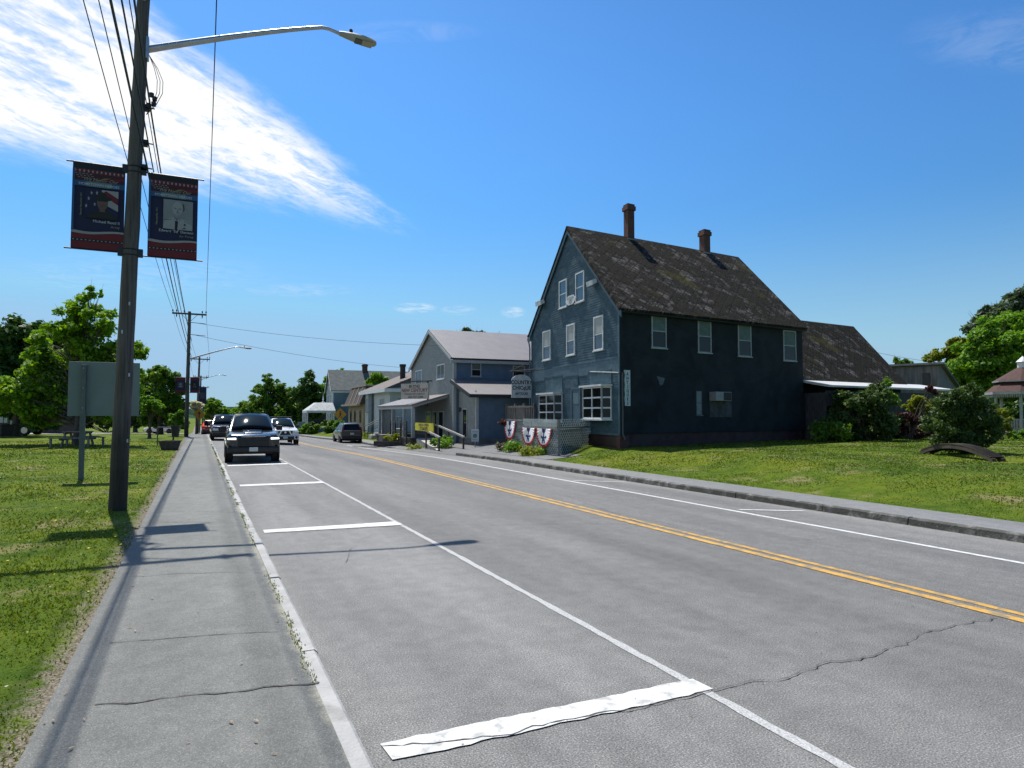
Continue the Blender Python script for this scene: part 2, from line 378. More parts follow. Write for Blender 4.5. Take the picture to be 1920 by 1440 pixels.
# worn dirt verge between the left pavement and the grass
DIRT = M('bare dirt', (.20, .17, .125), .95, .35, 6, bmp=.6, bscale=60, dirt=(.10, .085, .05), dirt_at=.5)
mb = MB(); ysd = frange(2, 40, .18); r2 = random.Random(3)
wl = [.06 + .10 * abs(math.sin(y * .9)) * abs(math.sin(y * .37 + 1)) + .05 * r2.random() for y in ysd]
vs = []
for y, ww in zip(ysd, wl):
    vs += [(-.735, y, walk_z(0, y) + .004), (-.735 - ww * .6, y, gz(-.80, y) + .006), (-.745 - ww * 1.6, y, gz(-.9, y) - .012)]
mb.add(vs, [(i * 3 + k, i * 3 + k + 1, i * 3 + k + 4, i * 3 + k + 3) for i in range(len(ysd) - 1) for k in (0, 1)])
del mb
# kerbs: granite stones with joints
GRAN = M('granite', (.36, .355, .34), .8, .12, 3, bmp=.5, bscale=45, dirt=(.24, .235, .215), dirt_at=.6)
GRAND = M('dark granite', (.17, .165, .15), .85, .4, 5, bmp=.7, bscale=25, dirt=(.06, .06, .05), dirt_at=.5)
def kerb(name, xf, xb, y0, y1, ztop, zbot, mat, rr, joints=None):
    mb = MB(); y = y0; k = 0
    while y < y1:
        ln = joints[k] if joints and k < len(joints) else rr.uniform(1.8, 2.5)
        k += 1; ye = min(y1, y + ln); dx = rr.uniform(-.012, .012); dz = rr.uniform(-.008, .010)
        n = max(1, int(ln / .3)); rows = []
        for i in range(n + 1):
            yy = y + .008 + (ye - y - .016) * i / n
            jx = rr.uniform(-.003, .003); sgn = 1 if xf > xb else -1
            zt, zb = ztop(yy) + dz, zbot(yy)
            rows.append([(xb + dx, yy, zb), (xb + dx, yy, zt), (xf + dx - sgn * .022 + jx, yy, zt), (xf + dx + jx, yy, zt - .02), (xf + dx + sgn * .02 + jx, yy, zb)])
        vs = [p for r in rows for p in r]
        fs = [(i * 5 + a, i * 5 + a + 1, i * 5 + a + 6, i * 5 + a + 5) for i in range(n) for a in range(4)] + [(0, 1, 2, 3, 4), tuple(n * 5 + a for a in (4, 3, 2, 1, 0))]
        mb.add(vs, fs); y = ye
    return structure(name, mb, mat)
rk = random.Random(11)
jy = ground_at(612, 1272).y
kerb('kerb', .80, .694, jy - 8, 80, lambda y: walk_z(0, y) + .004, lambda y: road_z(.8, y) - .05, GRAN, rk, [8.0 - 2.25 * 2, 2.25, 2.25, 2.3])
kerb('kerb', 11.6, 11.745, -12, 31.2, lambda y: rwalk_z(y) + .004, lambda y: road_z(11.6, y) - .05, GRAND, rk)
kerb('kerb', 11.6, 11.745, 47, 110, lambda y: rwalk_z(y) + .004 if y > 48 else road_z(11.6, y) + .06, lambda y: road_z(11.6, y) - .05, GRAND, rk)
# forecourt of the restaurant, far pavement
FC = asphalt('forecourt asphalt', (.12, .122, .125), (.17, .17, .168))
def fz(x, y): return max(gz(x, y), road_z(11.6, y) + .02) + .02 if x > 12.9 else road_z(11.6, y) + .01 + (x - 11.5) * .08
sheet('forecourt', frange(11.55, 13.2, .33) + frange(13.5, 17.2, .5), frange(31, 47.5, .75), lambda x, y: gz(x, y) + .015 if x > 12.9 else fz(x, y), FC)
sheet('forecourt', [12.905] + frange(13.2, 14.6, .35), frange(24.2, 31, .4), lambda x, y: gz(x, y) + .02, FC)
sheet('sidewalk', [11.74, 12.3, 12.95], frange(47.5, 110, 2.5), lambda x, y: rwalk_z(y), ASR)
# side road across the park, pale asphalt
PK = asphalt('park road asphalt', (.26, .25, .235), (.34, .33, .31), speck=.3)
mb = MB(); pts = [(-60, 806, 814), (150, 801, 807), (300, 799.5, 804.5), (420, 799.5, 804)]
def parkz(p): return Vector((p.x, p.y, gz(p.x, p.y) + .03))
rowsA = []
for x in range(-80, 372, 12):
    t = lin(x, -80, 160)
    vt = 802 + (1 - t) * 4; vb = 806 + (1 - t) * 10 + 0
    a = on_z(x, vt, .2); b_ = on_z(x, vb, .2)
    rowsA += [parkz(a), parkz(b_)]
mb.add(rowsA, [(2 * i, 2 * i + 1, 2 * i + 3, 2 * i + 2) for i in range(len(rowsA) // 2 - 1)])
structure('park_road', mb, PK)
# ---------------------------------------------------------------- painted markings
WP = M('road paint', (.60, .60, .585), .75, .08, 14, dirt=(.38, .38, .36), dirt_at=.62, bmp=.3, bscale=120)
WPT = M('thin road paint', (.43, .43, .42), .8, .2, 110, dirt=(.27, .27, .26), dirt_at=.60, bmp=.3, bscale=120)
YP = M('yellow road paint', (.52, .29, .05), .75, .15, 9, dirt=(.25, .19, .10), dirt_at=.58, bmp=.3, bscale=120)
def rz4(x, y, k=1): return road_z(x, y) + .004 * k
def stripe_line(name, xa, xb, y0, y1, mat, jag=.006, step=.5, k=1):
    mb = MB(); vs = []; rr = random.Random(int(xa * 100))
    for y in frange(y0, y1, step):
        a = xa + rr.uniform(-jag, jag); b = xb + rr.uniform(-jag, jag)
        vs += [(a, y, rz4(a, y, k)), (b, y, rz4(b, y, k))]
    mb.add(vs, [(2 * i, 2 * i + 1, 2 * i + 3, 2 * i + 2) for i in range(len(vs) // 2 - 1)])
    return structure(name, mb, mat)
stripe_line('parking_lane_line', 2.98, 3.05, 0, 70, WPT, .008, .12)
stripe_line('centre_line', 6.47, 6.585, -8, 110, YP, .006, .4)
stripe_line('centre_line', 6.70, 6.805, -8, 110, YP, .006, .4)
stripe_line('edge_line', 9.58, 9.70, -8, 48, WP, .004, .4)
def paint_quad(name, corners, mat, k=2, n=14, jag=.008):
    """corners: near-left, near-right, far-right, far-left picture points on the road"""
    P = [on_z(*c, 0) for c in corners]
    for p in P:
        for _ in range(3):
            pass
    rr = random.Random(int(corners[0][0])); mb = MB(); vs = []
    for i in range(n + 1):
        t = i / n; a = P[0].lerp(P[1], t); b = P[3].lerp(P[2], t)
        d = (b - a).normalized(); a = a - d * rr.uniform(-jag, jag) ; b = b + d * rr.uniform(-jag, jag)
        vs += [(a.x, a.y, rz4(a.x, a.y, k)), (b.x, b.y, rz4(b.x, b.y, k))]
    mb.add(vs, [(2 * i, 2 * i + 1, 2 * i + 3, 2 * i + 2) for i in range(n)]); return structure(name, mb, mat)
paint_quad('stall_line', [(737, 1429), (1338, 1294), (1299, 1275), (712, 1396)], WP, n=30, jag=.012)
paint_quad('stall_line', [(496, 1000), (757, 985), (740, 978.5), (493, 994.5)], WP)
paint_quad('stall_line', [(450, 912.5), (609, 906), (602, 903), (449, 909.5)], WP)
paint_quad('stall_line', [(427, 874.5), (541, 870.5), (537, 868.5), (426, 872.5)], WP)
mb = MB()
for (xa, ya), (xb, yb) in (((1385, 955), (1508, 957)), ((1075, 901), (1172, 903))):
    a = on_z(xa, ya, -.12); b = on_z(xb, yb, -.17); n = 8; vs = []
    for i in range(n + 1):
        p = a.lerp(b, i / n); vs += [(p.x, p.y - .06, rz4(p.x, p.y, 2)), (p.x, p.y + .06, rz4(p.x, p.y, 2))]
    mbq = MB(); mbq.add(vs, [(2 * i, 2 * i + 1, 2 * i + 3, 2 * i + 2) for i in range(n)]); structure('stall_line', mbq, WP)
# ---------------------------------------------------------------- cracks
CRK = M('crack tar', (.075, .073, .068), .9, .4, 30)
def crack(px, zf, wid=.012, jit=.012, name='crack', seed=1):
    rr = random.Random(seed); pts = []
    for (a, b) in zip(px[:-1], px[1:]):
        n = max(2, int((b - a).length / .05))
        dd = (b - a).normalized(); pp = Vector((-dd.y, dd.x, 0)); wk = 0
        for i in range(n):
            wk = wk * .7 + rr.uniform(-jit, jit) * 1.7; pts.append(a.lerp(b, i / n) + pp * wk * min(1, i / 3, (n - i) / 3))
    pts.append(px[-1]); vs = []
    for i, p in enumerate(pts):
        d = (pts[min(i + 1, len(pts) - 1)] - pts[max(i - 1, 0)]); d.z = 0; d.normalize(); nn = Vector((-d.y, d.x, 0)) * wid * rr.uniform(.12, .75)
        for q in (p + nn, p - nn): vs.append((q.x, q.y, zf(q.x, q.y)))
    mb = MB(); mb.add(vs, [(2 * i, 2 * i + 1, 2 * i + 3, 2 * i + 2) for i in range(len(pts) - 1)])
    structure(name, mb, CRK)
wz = lambda x, y: walk_z(x, y) + .0045
rzc = lambda x, y: road_z(x, y) + .0105
crack([on_z(*p, .13) for p in ((178, 1322), (260, 1318), (345, 1305), (460, 1296), (545, 1285), (598, 1281))], wz, .016, .012, seed=2)
crack([on_z(*p, .13) for p in ((205, 1206), (330, 1196), (430, 1189), (520, 1185))], wz, .008, .006, seed=3)
crack([on_z(*p, .13) for p in ((240, 1082), (330, 1076), (400, 1074), (490, 1075))], wz, .008, .006, seed=4)
for k, y in enumerate((980, 960, 934, 915, 897)):
    crack([on_z(290 + k * 8, y, .13), on_z(370 + k * 4, y - 1, .13), on_z(440 - k * 2, y + 1, .13)], wz, .008, .006, seed=5 + k)
crack([on_z(*p, 0) for p in ((1338, 1297), (1372, 1288), (1410, 1278), (1452, 1278), (1500, 1262), (1540, 1246), (1640, 1231), (1655, 1222), (1710, 1200), (1780, 1177), (1870, 1158))], rzc, .009, .016, seed=21)
crack([on_z(*p, 0) for p in ((715, 1402), (850, 1392), (960, 1380), (1060, 1352), (1180, 1334), (1290, 1310), (1335, 1296))], rzc, .010, .012, seed=22)
crack([on_z(*p, 0) for p in ((505, 1001), (600, 996), (700, 989), (770, 984), (830, 985), (1160, 983), (1240, 985))], rzc, .008, .008, seed=23)
crack([on_z(*p, -.05) for p in ((1480, 1013), (1530, 1009), (1600, 1005), (1700, 997))], rzc, .009, .01, seed=24)
crack([on_z(*p, 0) for p in ((1060, 926), (1200, 980), (1225, 983))], rzc, .008, .012, seed=25)
crack([on_z(*p, 0) for p in ((648, 1056), (660, 1028), (668, 1026))], rzc, .006, .006, seed=26)
# ---------------------------------------------------------------- foliage
def leaf_cloud(clumps, n, size, seed, droop=.0, aspect=1.5, up=.6):
    """clumps: (centre, radius) list -> quads spread through each clump"""
    g = np.random.default_rng(seed)
    cs = np.array([[c.x, c.y, c.z] for c, r in clumps]); rs = np.array([r for c, r in clumps])
    wgt = rs ** 2.2; idx = g.choice(len(clumps), n, p=wgt / wgt.sum())
    d = g.normal(size=(n, 3)); d /= np.linalg.norm(d, axis=1)[:, None]
    rr = g.uniform(.02, 1, n) ** .42 * g.uniform(.75, 1.38, n)
    P = cs[idx] + d * (rs[idx] * rr)[:, None] * np.array([1, 1, .72])
    P[:, 2] -= droop * rs[idx] * rr ** 2
    nrm = d * .7 + g.normal(size=(n, 3)) * .7; nrm[:, 2] += up; nrm /= np.linalg.norm(nrm, axis=1)[:, None]
    t = np.cross(nrm, g.normal(size=(n, 3))); t /= np.linalg.norm(t, axis=1)[:, None]; b = np.cross(nrm, t)
    s = size * g.uniform(.6, 1.35, n)
    A = t * (s * aspect * .5)[:, None]; B = b * (s * .5)[:, None]; fold = nrm * (s * .12)[:, None]
    q = np.stack([P - A, P - B * .9 + fold - A * .1, P + A, P + B * .9 + fold - A * .1], axis=1)
    return q.reshape(-1, 3)

BARK = M('bark', (.085, .066, .05), .95, .35, 6, bmp=.8, bscale=25)
def limbs(base, top, clumps, r0, seed, lean=0):
    rr = random.Random(seed); mb = MB(); H = top.z - base.z
    trunk = [base.lerp(top, t) + Vector((rr.uniform(-.03, .03) * H * .3, rr.uniform(-.03, .03) * H * .3, 0)) * (t > 0) for t in (0, .06, .2, .4, .6, .8, 1)]
    mb.tube(trunk, [r0 * k for k in (1.35, 1.05, .92, .75, .5, .3, .1)], 10)
    for c, r in clumps[::2]:
        t = min(.85, max(.12, (c.z - base.z) / H * rr.uniform(.5, .75)))
        k = t * 6; i = min(5, int(k)); p = base.lerp(top, t)
        m = p.lerp(c, .5) + Vector((0, 0, rr.uniform(.0, .12) * (c - p).length))
        rb = r0 * (1 - t) * .26 + .006
        mb.tube([p, m, c, c + (c - m) * .35], [rb, rb * .65, rb * .35, rb * .1], 5, cap=False)
    return mb
def blob_clumps(blobs, seed, per=16, cr=.33):
    """big blobs (centre, rx, rz) -> leaf clumps on and inside them with an uneven outline"""
    rr = random.Random(seed); out = []
    for c, rx, rz in blobs:
        for _ in range(int(per * 2.1)):
            v = Vector((rr.gauss(0, 1), rr.gauss(0, 1), rr.gauss(0, 1))).normalized() * (rr.random() ** .45)
            r = rx * cr * .92 * rr.uniform(.5, 1.3)
            out.append((c + Vector((v.x * rx * .86, v.y * rx * .86, v.z * rz * .86)), r))
    return out
def pblobs(lst, D, seed=0):
    """picture-measured crown blobs (px, py, radius px[, flatten]) at camera depth D with depth scatter"""
    rr = random.Random(seed + 5); out = []
    for b in lst:
        r = b[2] * D / FPX; c = on_depth(b[0], b[1], D + rr.uniform(-.8, .8) * r)
        out.append((c, r, r * (b[3] if len(b) > 3 else .85)))
    return out
def tree(name, label, cat, base, blobs, n, size, mat, r0=.16, seed=1, per=14, cr=.34, group=None, top=None, bark=None, droop=0, aspect=1.5, stems=None):
    root = thing(name, label, cat, base, group=group); o = Vector(base)
    cl = [(c - o, r) for c, r in blob_clumps(blobs, seed, per, cr)]
    tz = max(c.z for c, r in cl); cx = sum(c.x for c, r in cl) / len(cl); cy = sum(c.y for c, r in cl) / len(cl)
    top = (Vector(top) - o) if top else Vector((cx, cy, tz * .88))
    if stems:
        mb = MB(); rr = random.Random(seed)
        for k in range(stems):
            c, r = cl[rr.randrange(len(cl))]; s = Vector((rr.uniform(-.15, .15), rr.uniform(-.15, .15), -.03))
            mb.tube([s, s.lerp(c, .5) + Vector((0, 0, c.z * .12)), c], [r0, r0 * .7, r0 * .2], 5)
        mb.build('stem', bark or BARK, root, True)
    else:
        limbs(Vector((0, 0, -.05)), top, cl, r0, seed).build('trunk', bark or BARK, root, True)
    np_mesh('crown', leaf_cloud(cl, int(n * 2.3), size * .84, seed, droop, aspect), None, 4, mat, root)
    return root
L_BRIGHT = leafmat('maple leaf', [(0.104, 0.232, 0.011), (0.165, 0.321, 0.017), (0.226, 0.375, 0.020), (0.087, 0.197, 0.011)], .42)
L_MID = leafmat('mid leaf', [(0.072, 0.167, 0.017), (0.112, 0.229, 0.019), (0.144, 0.264, 0.024), (0.056, 0.132, 0.014)], .36)
L_DARK = leafmat('dark leaf', [(0.032, 0.084, 0.016), (0.052, 0.122, 0.019), (0.072, 0.152, 0.025)], .25)
L_BLUE = leafmat('bluish leaf', [(0.081, 0.135, 0.095), (0.115, 0.169, 0.115), (0.068, 0.115, 0.081)], .25)
L_YEL = leafmat('yellow green leaf', [(0.184, 0.230, 0.016), (0.241, 0.276, 0.024), (0.138, 0.196, 0.016)], .4)
L_PUR = leafmat('purple leaf', [(0.060, 0.024, 0.030), (0.090, 0.034, 0.036), (0.042, 0.022, 0.024)], .25)
L_WHITE = leafmat('white blossom', [(0.550, 0.550, 0.480), (0.700, 0.700, 0.640)], .3)
L_VIV = leafmat('vivid leaf', [(0.118, 0.259, 0.018), (0.173, 0.345, 0.023), (0.079, 0.190, 0.016)], .38)

L_SHB = leafmat('shrub leaf', [(.035, .075, .02), (.06, .115, .03), (.085, .14, .035)], .3)
# left park trees
tree('hedge_row', 'low dark hedge closing the park beyond the picnic lawn', 'hedge', at_base(200, 84), pblobs([(x, 794 - 4 * (x % 3), 17, .8) for x in range(70, 345, 16)], 84, 77), 7000, .3, L_DARK, .06, 78, per=5, stems=12)
tree('maple_tree', 'tall bright green maple behind the blank sign board, picnic table at its foot', 'tree', at_base(146, 34),
     pblobs([(176, 550, 18), (160, 572, 32), (140, 590, 32), (185, 600, 34), (115, 620, 30), (160, 650, 52, .8), (205, 655, 48), (110, 680, 54), (60, 690, 44), (75, 650, 36), (150, 620, 36), (195, 690, 50), (140, 745, 54, .7), (85, 765, 46, .6), (250, 660, 26), (240, 745, 34), (10, 730, 44, .7), (235, 650, 30), (160, 710, 62), (70, 735, 44, .6), (215, 715, 48), (120, 760, 45, .6), (30, 765, 40, .5), (245, 700, 26), (190, 770, 40, .5), (80, 780, 38, .45)], 34.5, 1), 15500, .20, L_BRIGHT, .19, 3, per=8, cr=.34, top=on_depth(165, 560, 34.5), aspect=1.3)
tree('oak_tree', 'dark broad tree at the left edge, behind the bright maple', 'tree', at_base(30, 50),
     pblobs([(60, 625, 36), (20, 632, 44), (60, 670, 56), (0, 690, 60), (110, 660, 46), (130, 730, 50), (70, 740, 56), (-20, 640, 36), (95, 640, 34), (40, 690, 50), (-20, 700, 52), (95, 700, 50), (150, 700, 40), (30, 760, 46, .8), (90, 765, 46)], 50, 2), 13000, .34, L_DARK, .3, 8, per=9)
tree('broad_tree', 'broad green tree between the sign board and the second pole', 'tree', at_base(300, 66),
     pblobs([(300, 705, 24), (280, 720, 24), (318, 715, 22), (335, 730, 18), (300, 745, 32), (270, 745, 24), (325, 755, 26), (340, 760, 16), (290, 775, 28), (325, 780, 24)], 66, 3), 7000, .30, L_MID, .3, 12, per=9)
tree('young_tree', 'small round young tree on the grass right of the sign board', 'tree', at_base(281, 45),
     pblobs([(283, 755, 15), (273, 760, 13), (293, 762, 13), (280, 772, 13), (270, 748, 10)], 45, 4), 2200, .16, L_VIV, .11, 14, per=7, top=on_depth(283, 755, 45))
tree('park_tree', 'shady dark tree behind the young tree, low over the parked car', 'tree', at_base(232, 72), pblobs([(235, 770, 28), (205, 775, 26), (262, 778, 22), (170, 780, 24), (310, 780, 20), (290, 786, 18)], 72, 5), 5000, .34, L_DARK, .25, 16, per=8)
tree('shrub', 'leafy yellow green shrub left of the second pole', 'shrub', at_base(333, 49.5), pblobs([(330, 782, 13), (342, 775, 10), (322, 790, 10), (338, 795, 11)], 49.5, 6), 1500, .15, L_VIV, .03, 17, per=7, stems=6)
tree('flowering_tree', 'small round tree in white bloom behind the second pole', 'tree', at_base(368, 70), pblobs([(368, 757, 11, .7), (364, 762, 8), (374, 760, 8)], 70, 7), 1400, .16, L_WHITE, .08, 18, per=7)
# right side, far
tree('pine_tree', 'feathery dark conifer left of the grey house', 'tree', at_base(578, 118), pblobs([(606, 760, 20), (560, 770, 24), (600, 745, 18), (580, 706, 14, 1.1), (576, 724, 22), (590, 730, 20), (570, 745, 26), (588, 752, 26), (578, 770, 28)], 118, 8), 5000, .42, L_DARK, .4, 21, per=9, aspect=2.4)
tree('ash_tree', 'loose open tree with dead twigs, left of the conifer', 'tree', at_base(505, 120), pblobs([(462, 785, 20), (480, 780, 24), (520, 785, 26), (560, 775, 24), (535, 735, 18), (502, 710, 12), (498, 728, 20), (520, 725, 18), (485, 750, 26), (515, 748, 26), (545, 752, 22), (470, 765, 22), (500, 775, 30), (540, 775, 28), (462, 772, 16)], 120, 9), 7000, .45, L_MID, .4, 22, per=9)
tree('maple_tree', 'round bright maple behind the grey house roof', 'tree', at_base(636, 128), pblobs([(638, 702, 18), (625, 715, 18), (650, 712, 18), (636, 730, 26), (612, 735, 20), (660, 735, 14), (610, 755, 22), (640, 755, 26)], 128, 10), 6000, .45, L_BRIGHT, .4, 23, per=9)
tree('poplar_tree', 'narrow tree above the low white building', 'tree', at_base(705, 96), pblobs([(706, 706, 12), (697, 718, 14), (714, 715, 14), (705, 730, 20), (703, 750, 22)], 96, 11), 3200, .34, L_VIV, .3, 24, per=8, aspect=2)
tree('copper_tree', 'dark bronze-green treetop behind the metal roof', 'tree', at_base(880, 88), pblobs([(880, 622, 14, .7), (862, 630, 16, .6), (900, 630, 18, .6), (930, 638, 16, .5), (880, 650, 34)], 88, 12), 4500, .3, L_DARK, .4, 25, per=10)
# right edge
tree('hedge_row', 'dark shrub bank added right behind the gazebo to make its inside look shaded', 'hedge', at_base(1890, 48), pblobs([(1870, 775, 24), (1895, 770, 26), (1920, 770, 28), (1950, 770, 28), (1880, 800, 24), (1910, 800, 24), (1940, 800, 24)], 48, 71), 3600, .2, L_DARK, .04, 72, per=7, stems=8)  # added shrubs, their dark leaves stand for the shade inside the gazebo
tree('willow_tree', 'tall grey-green tree at the right edge, highest of all', 'tree', at_base(1890, 70), pblobs([(1925, 565, 36), (1860, 650, 40), (1900, 570, 30), (1870, 590, 34), (1935, 560, 40), (1850, 620, 34), (1900, 620, 50), (1950, 620, 50), (1835, 600, 14), (1880, 670, 50)], 70, 13), 10000, .32, L_BLUE, .5, 31, per=9, aspect=2.2)
tree('maple_tree', 'broad vivid green maple behind the gazebo', 'tree', at_base(1880, 56), pblobs([(1800, 700, 34), (1790, 720, 30), (1850, 720, 40), (1895, 740, 40), (1860, 615, 34), (1900, 600, 36), (1830, 640, 34), (1880, 650, 46), (1935, 640, 46), (1815, 670, 36), (1860, 690, 44), (1910, 700, 44), (1960, 690, 44), (1830, 720, 40)], 56, 14), 14000, .25, L_VIV, .35, 32, per=9)
tree('locust_tree', 'loose yellowish tree left of the vivid maple, above the shed', 'tree', at_base(1770, 60), pblobs([(1780, 660, 22), (1795, 645, 20), (1755, 668, 16), (1742, 672, 12), (1800, 680, 26), (1780, 700, 30)], 60, 15), 4500, .22, L_YEL, .22, 33, per=9)
tree('sapling_tree', 'thin treetop showing over the shed roof beside the slate wing', 'tree', at_base(1690, 62), pblobs([(1682, 676, 7, 1.2), (1695, 680, 9), (1705, 679, 7), (1690, 700, 18)], 62, 16), 1100, .2, L_MID, .12, 34, per=7)
# lawn shrubs
tree('shrub', 'big spreading dark green shrub beside the blue house', 'shrub', at_base(1625, 34), pblobs([(1570, 765, 28), (1600, 750, 34), (1640, 750, 36), (1620, 780, 44), (1580, 795, 32), (1660, 785, 36), (1650, 815, 28, .6), (1600, 812, 30, .6)], 34, 17), 9000, .12, L_SHB, .035, 41, per=9, stems=16)
tree('young_tree', 'slender bright green sapling rising out of the big spreading shrub', 'tree', at_base(1668, 33.6), pblobs([(1664, 716, 9, 1.3), (1668, 738, 13), (1675, 752, 13)], 33.6, 18), 900, .12, L_VIV, .02, 42, per=7, stems=3)
tree('shrub', 'yellow green shrub between the two large lawn shrubs', 'shrub', at_base(1722, 35), pblobs([(1722, 752, 20, .7), (1712, 765, 18), (1738, 762, 18), (1725, 780, 22)], 35, 19), 2200, .10, L_YEL, .025, 43, per=8, stems=8)
tree('shrub', 'purple-leaved shrub in deep shade below the yellow green one', 'shrub', at_base(1705, 34.4), pblobs([(1700, 790, 24), (1730, 795, 24), (1742, 728, 9), (1750, 735, 8), (1690, 808, 20), (1725, 812, 22)], 34.4, 20), 3200, .10, L_PUR, .03, 44, per=8, stems=10)
tree('shrub', 'pale cream-flecked shrub at the right side of the round shrub', 'shrub', at_base(1876, 33), pblobs([(1876, 775, 15), (1884, 790, 14), (1868, 795, 14), (1878, 808, 16)], 33, 21), 1600, .10, L_YEL, .02, 45, per=7, stems=6)
tree('shrub', 'low bright green bush in front of the gazebo', 'shrub', at_base(1912, 34), pblobs([(1905, 818, 14, .8), (1922, 815, 16, .9), (1935, 820, 16)], 34, 22), 1500, .10, L_VIV, .02, 46, per=7, stems=6)
# ---------------------------------------------------------------- building helpers
class Wall(Frame):
    """vertical wall plane: s along, o outward, z up (world z), origin world point; local to a thing at `base`"""
    def __init__(s, P, dirv, base, outward):
        d = Vector((dirv[0], dirv[1], 0)).normalized(); n = Vector((-d.y, d.x, 0))
        if n.dot(Vector((outward[0], outward[1], 0))) < 0: n = -n
        s.W = Vector((P[0], P[1], 0)); s.base = Vector(base); s.d = d; s.n = n
        Frame.__init__(s, s.W - s.base, d, n)
    def px(s, x, y):
        p = on_plane(x, y, s.W, s.n); return (p - s.W).dot(s.d), p.z
    def rect(s, x0, y0, x1, y1):
        """picture box -> s0, s1, z0, z1"""
        a = s.px(x0, (y0 + y1) / 2); b = s.px(x1, (y0 + y1) / 2); xm = (x0 + x1) / 2
        t = s.px(xm, y0)[1]; bo = s.px(xm, y1)[1]
        return min(a[0], b[0]), max(a[0], b[0]), bo, t
def rel(base, F):          # thing-local version of a world-space frame
    b = Vector(base); return lambda p: F(p) - b
def clapboards(mb, F, lim, z0, z1, pitch=.115, thick=.016, m=0):
    """overlapping boards; lim(z) -> (s0, s1)"""
    z = z0
    while z < z1 - .01:
        h = min(pitch, z1 - z); a, b = lim(z + h * .5)
        if b - a > .03:
            mb.add([F((a, thick, z)), F((b, thick, z)), F((b, .002, z + h)), F((a, .002, z + h)), F((a, 0, z)), F((b, 0, z))],
                   [(0, 1, 2, 3), (0, 4, 5, 1)], m)
        z += h
def window(root, F, s0, s1, z0, z1, frame_mat, glass, split=.5, trim=.07, curtain=None, muntin=None, proud=.045, label=None, cols=1, rows=1, sill=True, cover=.55):
    """casing with sill (part) > sash bars, pane, curtain"""
    mb = MB(); t = trim
    mb.box(s0, s1, 0, proud, z1 - t, z1, F); mb.box(s0, s1, 0, proud, z0, z0 + t * .8, F)
    mb.box(s0, s0 + t, 0, proud - .002, z0 + t * .8, z1 - t, F); mb.box(s1 - t, s1, 0, proud - .002, z0 + t * .8, z1 - t, F)
    if sill: mb.box(s0 - .04, s1 + .04, 0, proud + .04, z0 - .05, z0 - .001, F)
    w_ = mb.build('window', frame_mat, root)
    if label: w_['label'] = label
    a, b, c, d = s0 + t, s1 - t, z0 + t * .8, z1 - t
    sb = MB(); k = .022
    if split: zz = c + (d - c) * split; sb.box(a, b, .020, .038, zz - k, zz + k, F)
    for i in range(1, cols):
        x = a + (b - a) * i / cols; sb.box(x - k * .7, x + k * .7, .020, .036, c, d, F)
    for i in range(1, rows):
        x = c + (d - c) * i / rows; sb.box(a, b, .020, .034, x - k * .7, x + k * .7, F)
    if sb.v: sb.build('sash', frame_mat, w_)
    p = MB(); p.box(a, b, .002, .020, c, d, F); p.build('pane', glass, w_)
    if curtain:
        cb = MB(); n = 10; zc = d - (d - c) * cover
        for i in range(n):
            xa = a + (b - a) * i / n; xb = a + (b - a) * (i + 1) / n
            o1 = .0225 + .003 * (i % 2); o2 = .0225 + .003 * ((i + 1) % 2)
            cb.add([F((xa, o1, zc)), F((xb, o2, zc)), F((xb, o2, d)), F((xa, o1, d))], [(0, 1, 2, 3)])
        cb.build('curtain', curtain, w_)
    return w_
def slab(mb, P, m=0, th=.12):
    """roof plane from 4 points, thickness along its normal (downwards)"""
    P = [Vector(p) for p in P]; n = (P[1] - P[0]).cross(P[3] - P[0]).normalized()
    if n.z < 0: n = -n
    mb.hexa([p - n * th for p in P], P, m)
# materials
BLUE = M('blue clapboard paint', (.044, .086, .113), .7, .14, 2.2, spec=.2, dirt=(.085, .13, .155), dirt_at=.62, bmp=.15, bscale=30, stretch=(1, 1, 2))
BLUES = M('shade toned blue side paint', (.0165, .021, .0235), .8, .22, 1.2, spec=.25, dirt=(.024, .029, .031), dirt_at=.60, bmp=.15, bscale=30)  # front blue made darker, shade of the side walls put into the colour
BTRIM = M('faded blue trim', (.055, .105, .135), .6, .12, 5)
WTRIMS = M('shade toned white trim', (.30, .33, .33), .6, .1, 5)  # white trim with shade of the house side in its colour; gazebo reuses it
WTRIM = M('white trim', (.62, .64, .64), .55, .08, 5, dirt=(.42, .43, .42), dirt_at=.66)
WOOD_G = M('weathered wood', (.16, .15, .135), .9, .3, 4, stretch=(6, 6, .6), bmp=.5)
BRICK = None
def brick_mat(name, c1, c2, mortar, sc_=4.5):
    m, nt, b = nodes(name); v = coords(nt)
    sx = nt.nodes.new('ShaderNodeSeparateXYZ'); lk(nt, v, sx.inputs[0])
    cm = nt.nodes.new('ShaderNodeCombineXYZ'); lk(nt, mathn(nt, 'ADD', sx.outputs[0], sx.outputs[1]), cm.inputs[0]); lk(nt, sx.outputs[2], cm.inputs[1])
    t = nt.nodes.new('ShaderNodeTexBrick'); t.inputs['Color1'].default_value = (*c1, 1); t.inputs['Color2'].default_value = (*c2, 1); t.inputs['Mortar'].default_value = (*mortar, 1)
    t.inputs['Scale'].default_value = sc_; t.inputs['Mortar Size'].default_value = .02; lk(nt, cm.outputs[0], t.inputs['Vector'])
    n = noise(nt, 2, 5, vec=v); out = mixc(nt, .6, t.outputs[0], ramp(nt, n.outputs[0], [(.3, (.5,) * 3), (.7, (1.3,) * 3)]).outputs[0], 'MULTIPLY')
    lk(nt, out, b.inputs['Base Color']); b.inputs['Roughness'].default_value = .9; bump(nt, b, t.outputs['Fac'], .4, -.01); MATS[name] = m; return m
BRICK = brick_mat('old red brick', (.12, .045, .032), (.08, .035, .028), (.09, .075, .065))
REDF = M('red painted foundation', (.055, .026, .025), .85, .25, 2, dirt=(.05, .04, .035), dirt_at=.6, bmp=.3)
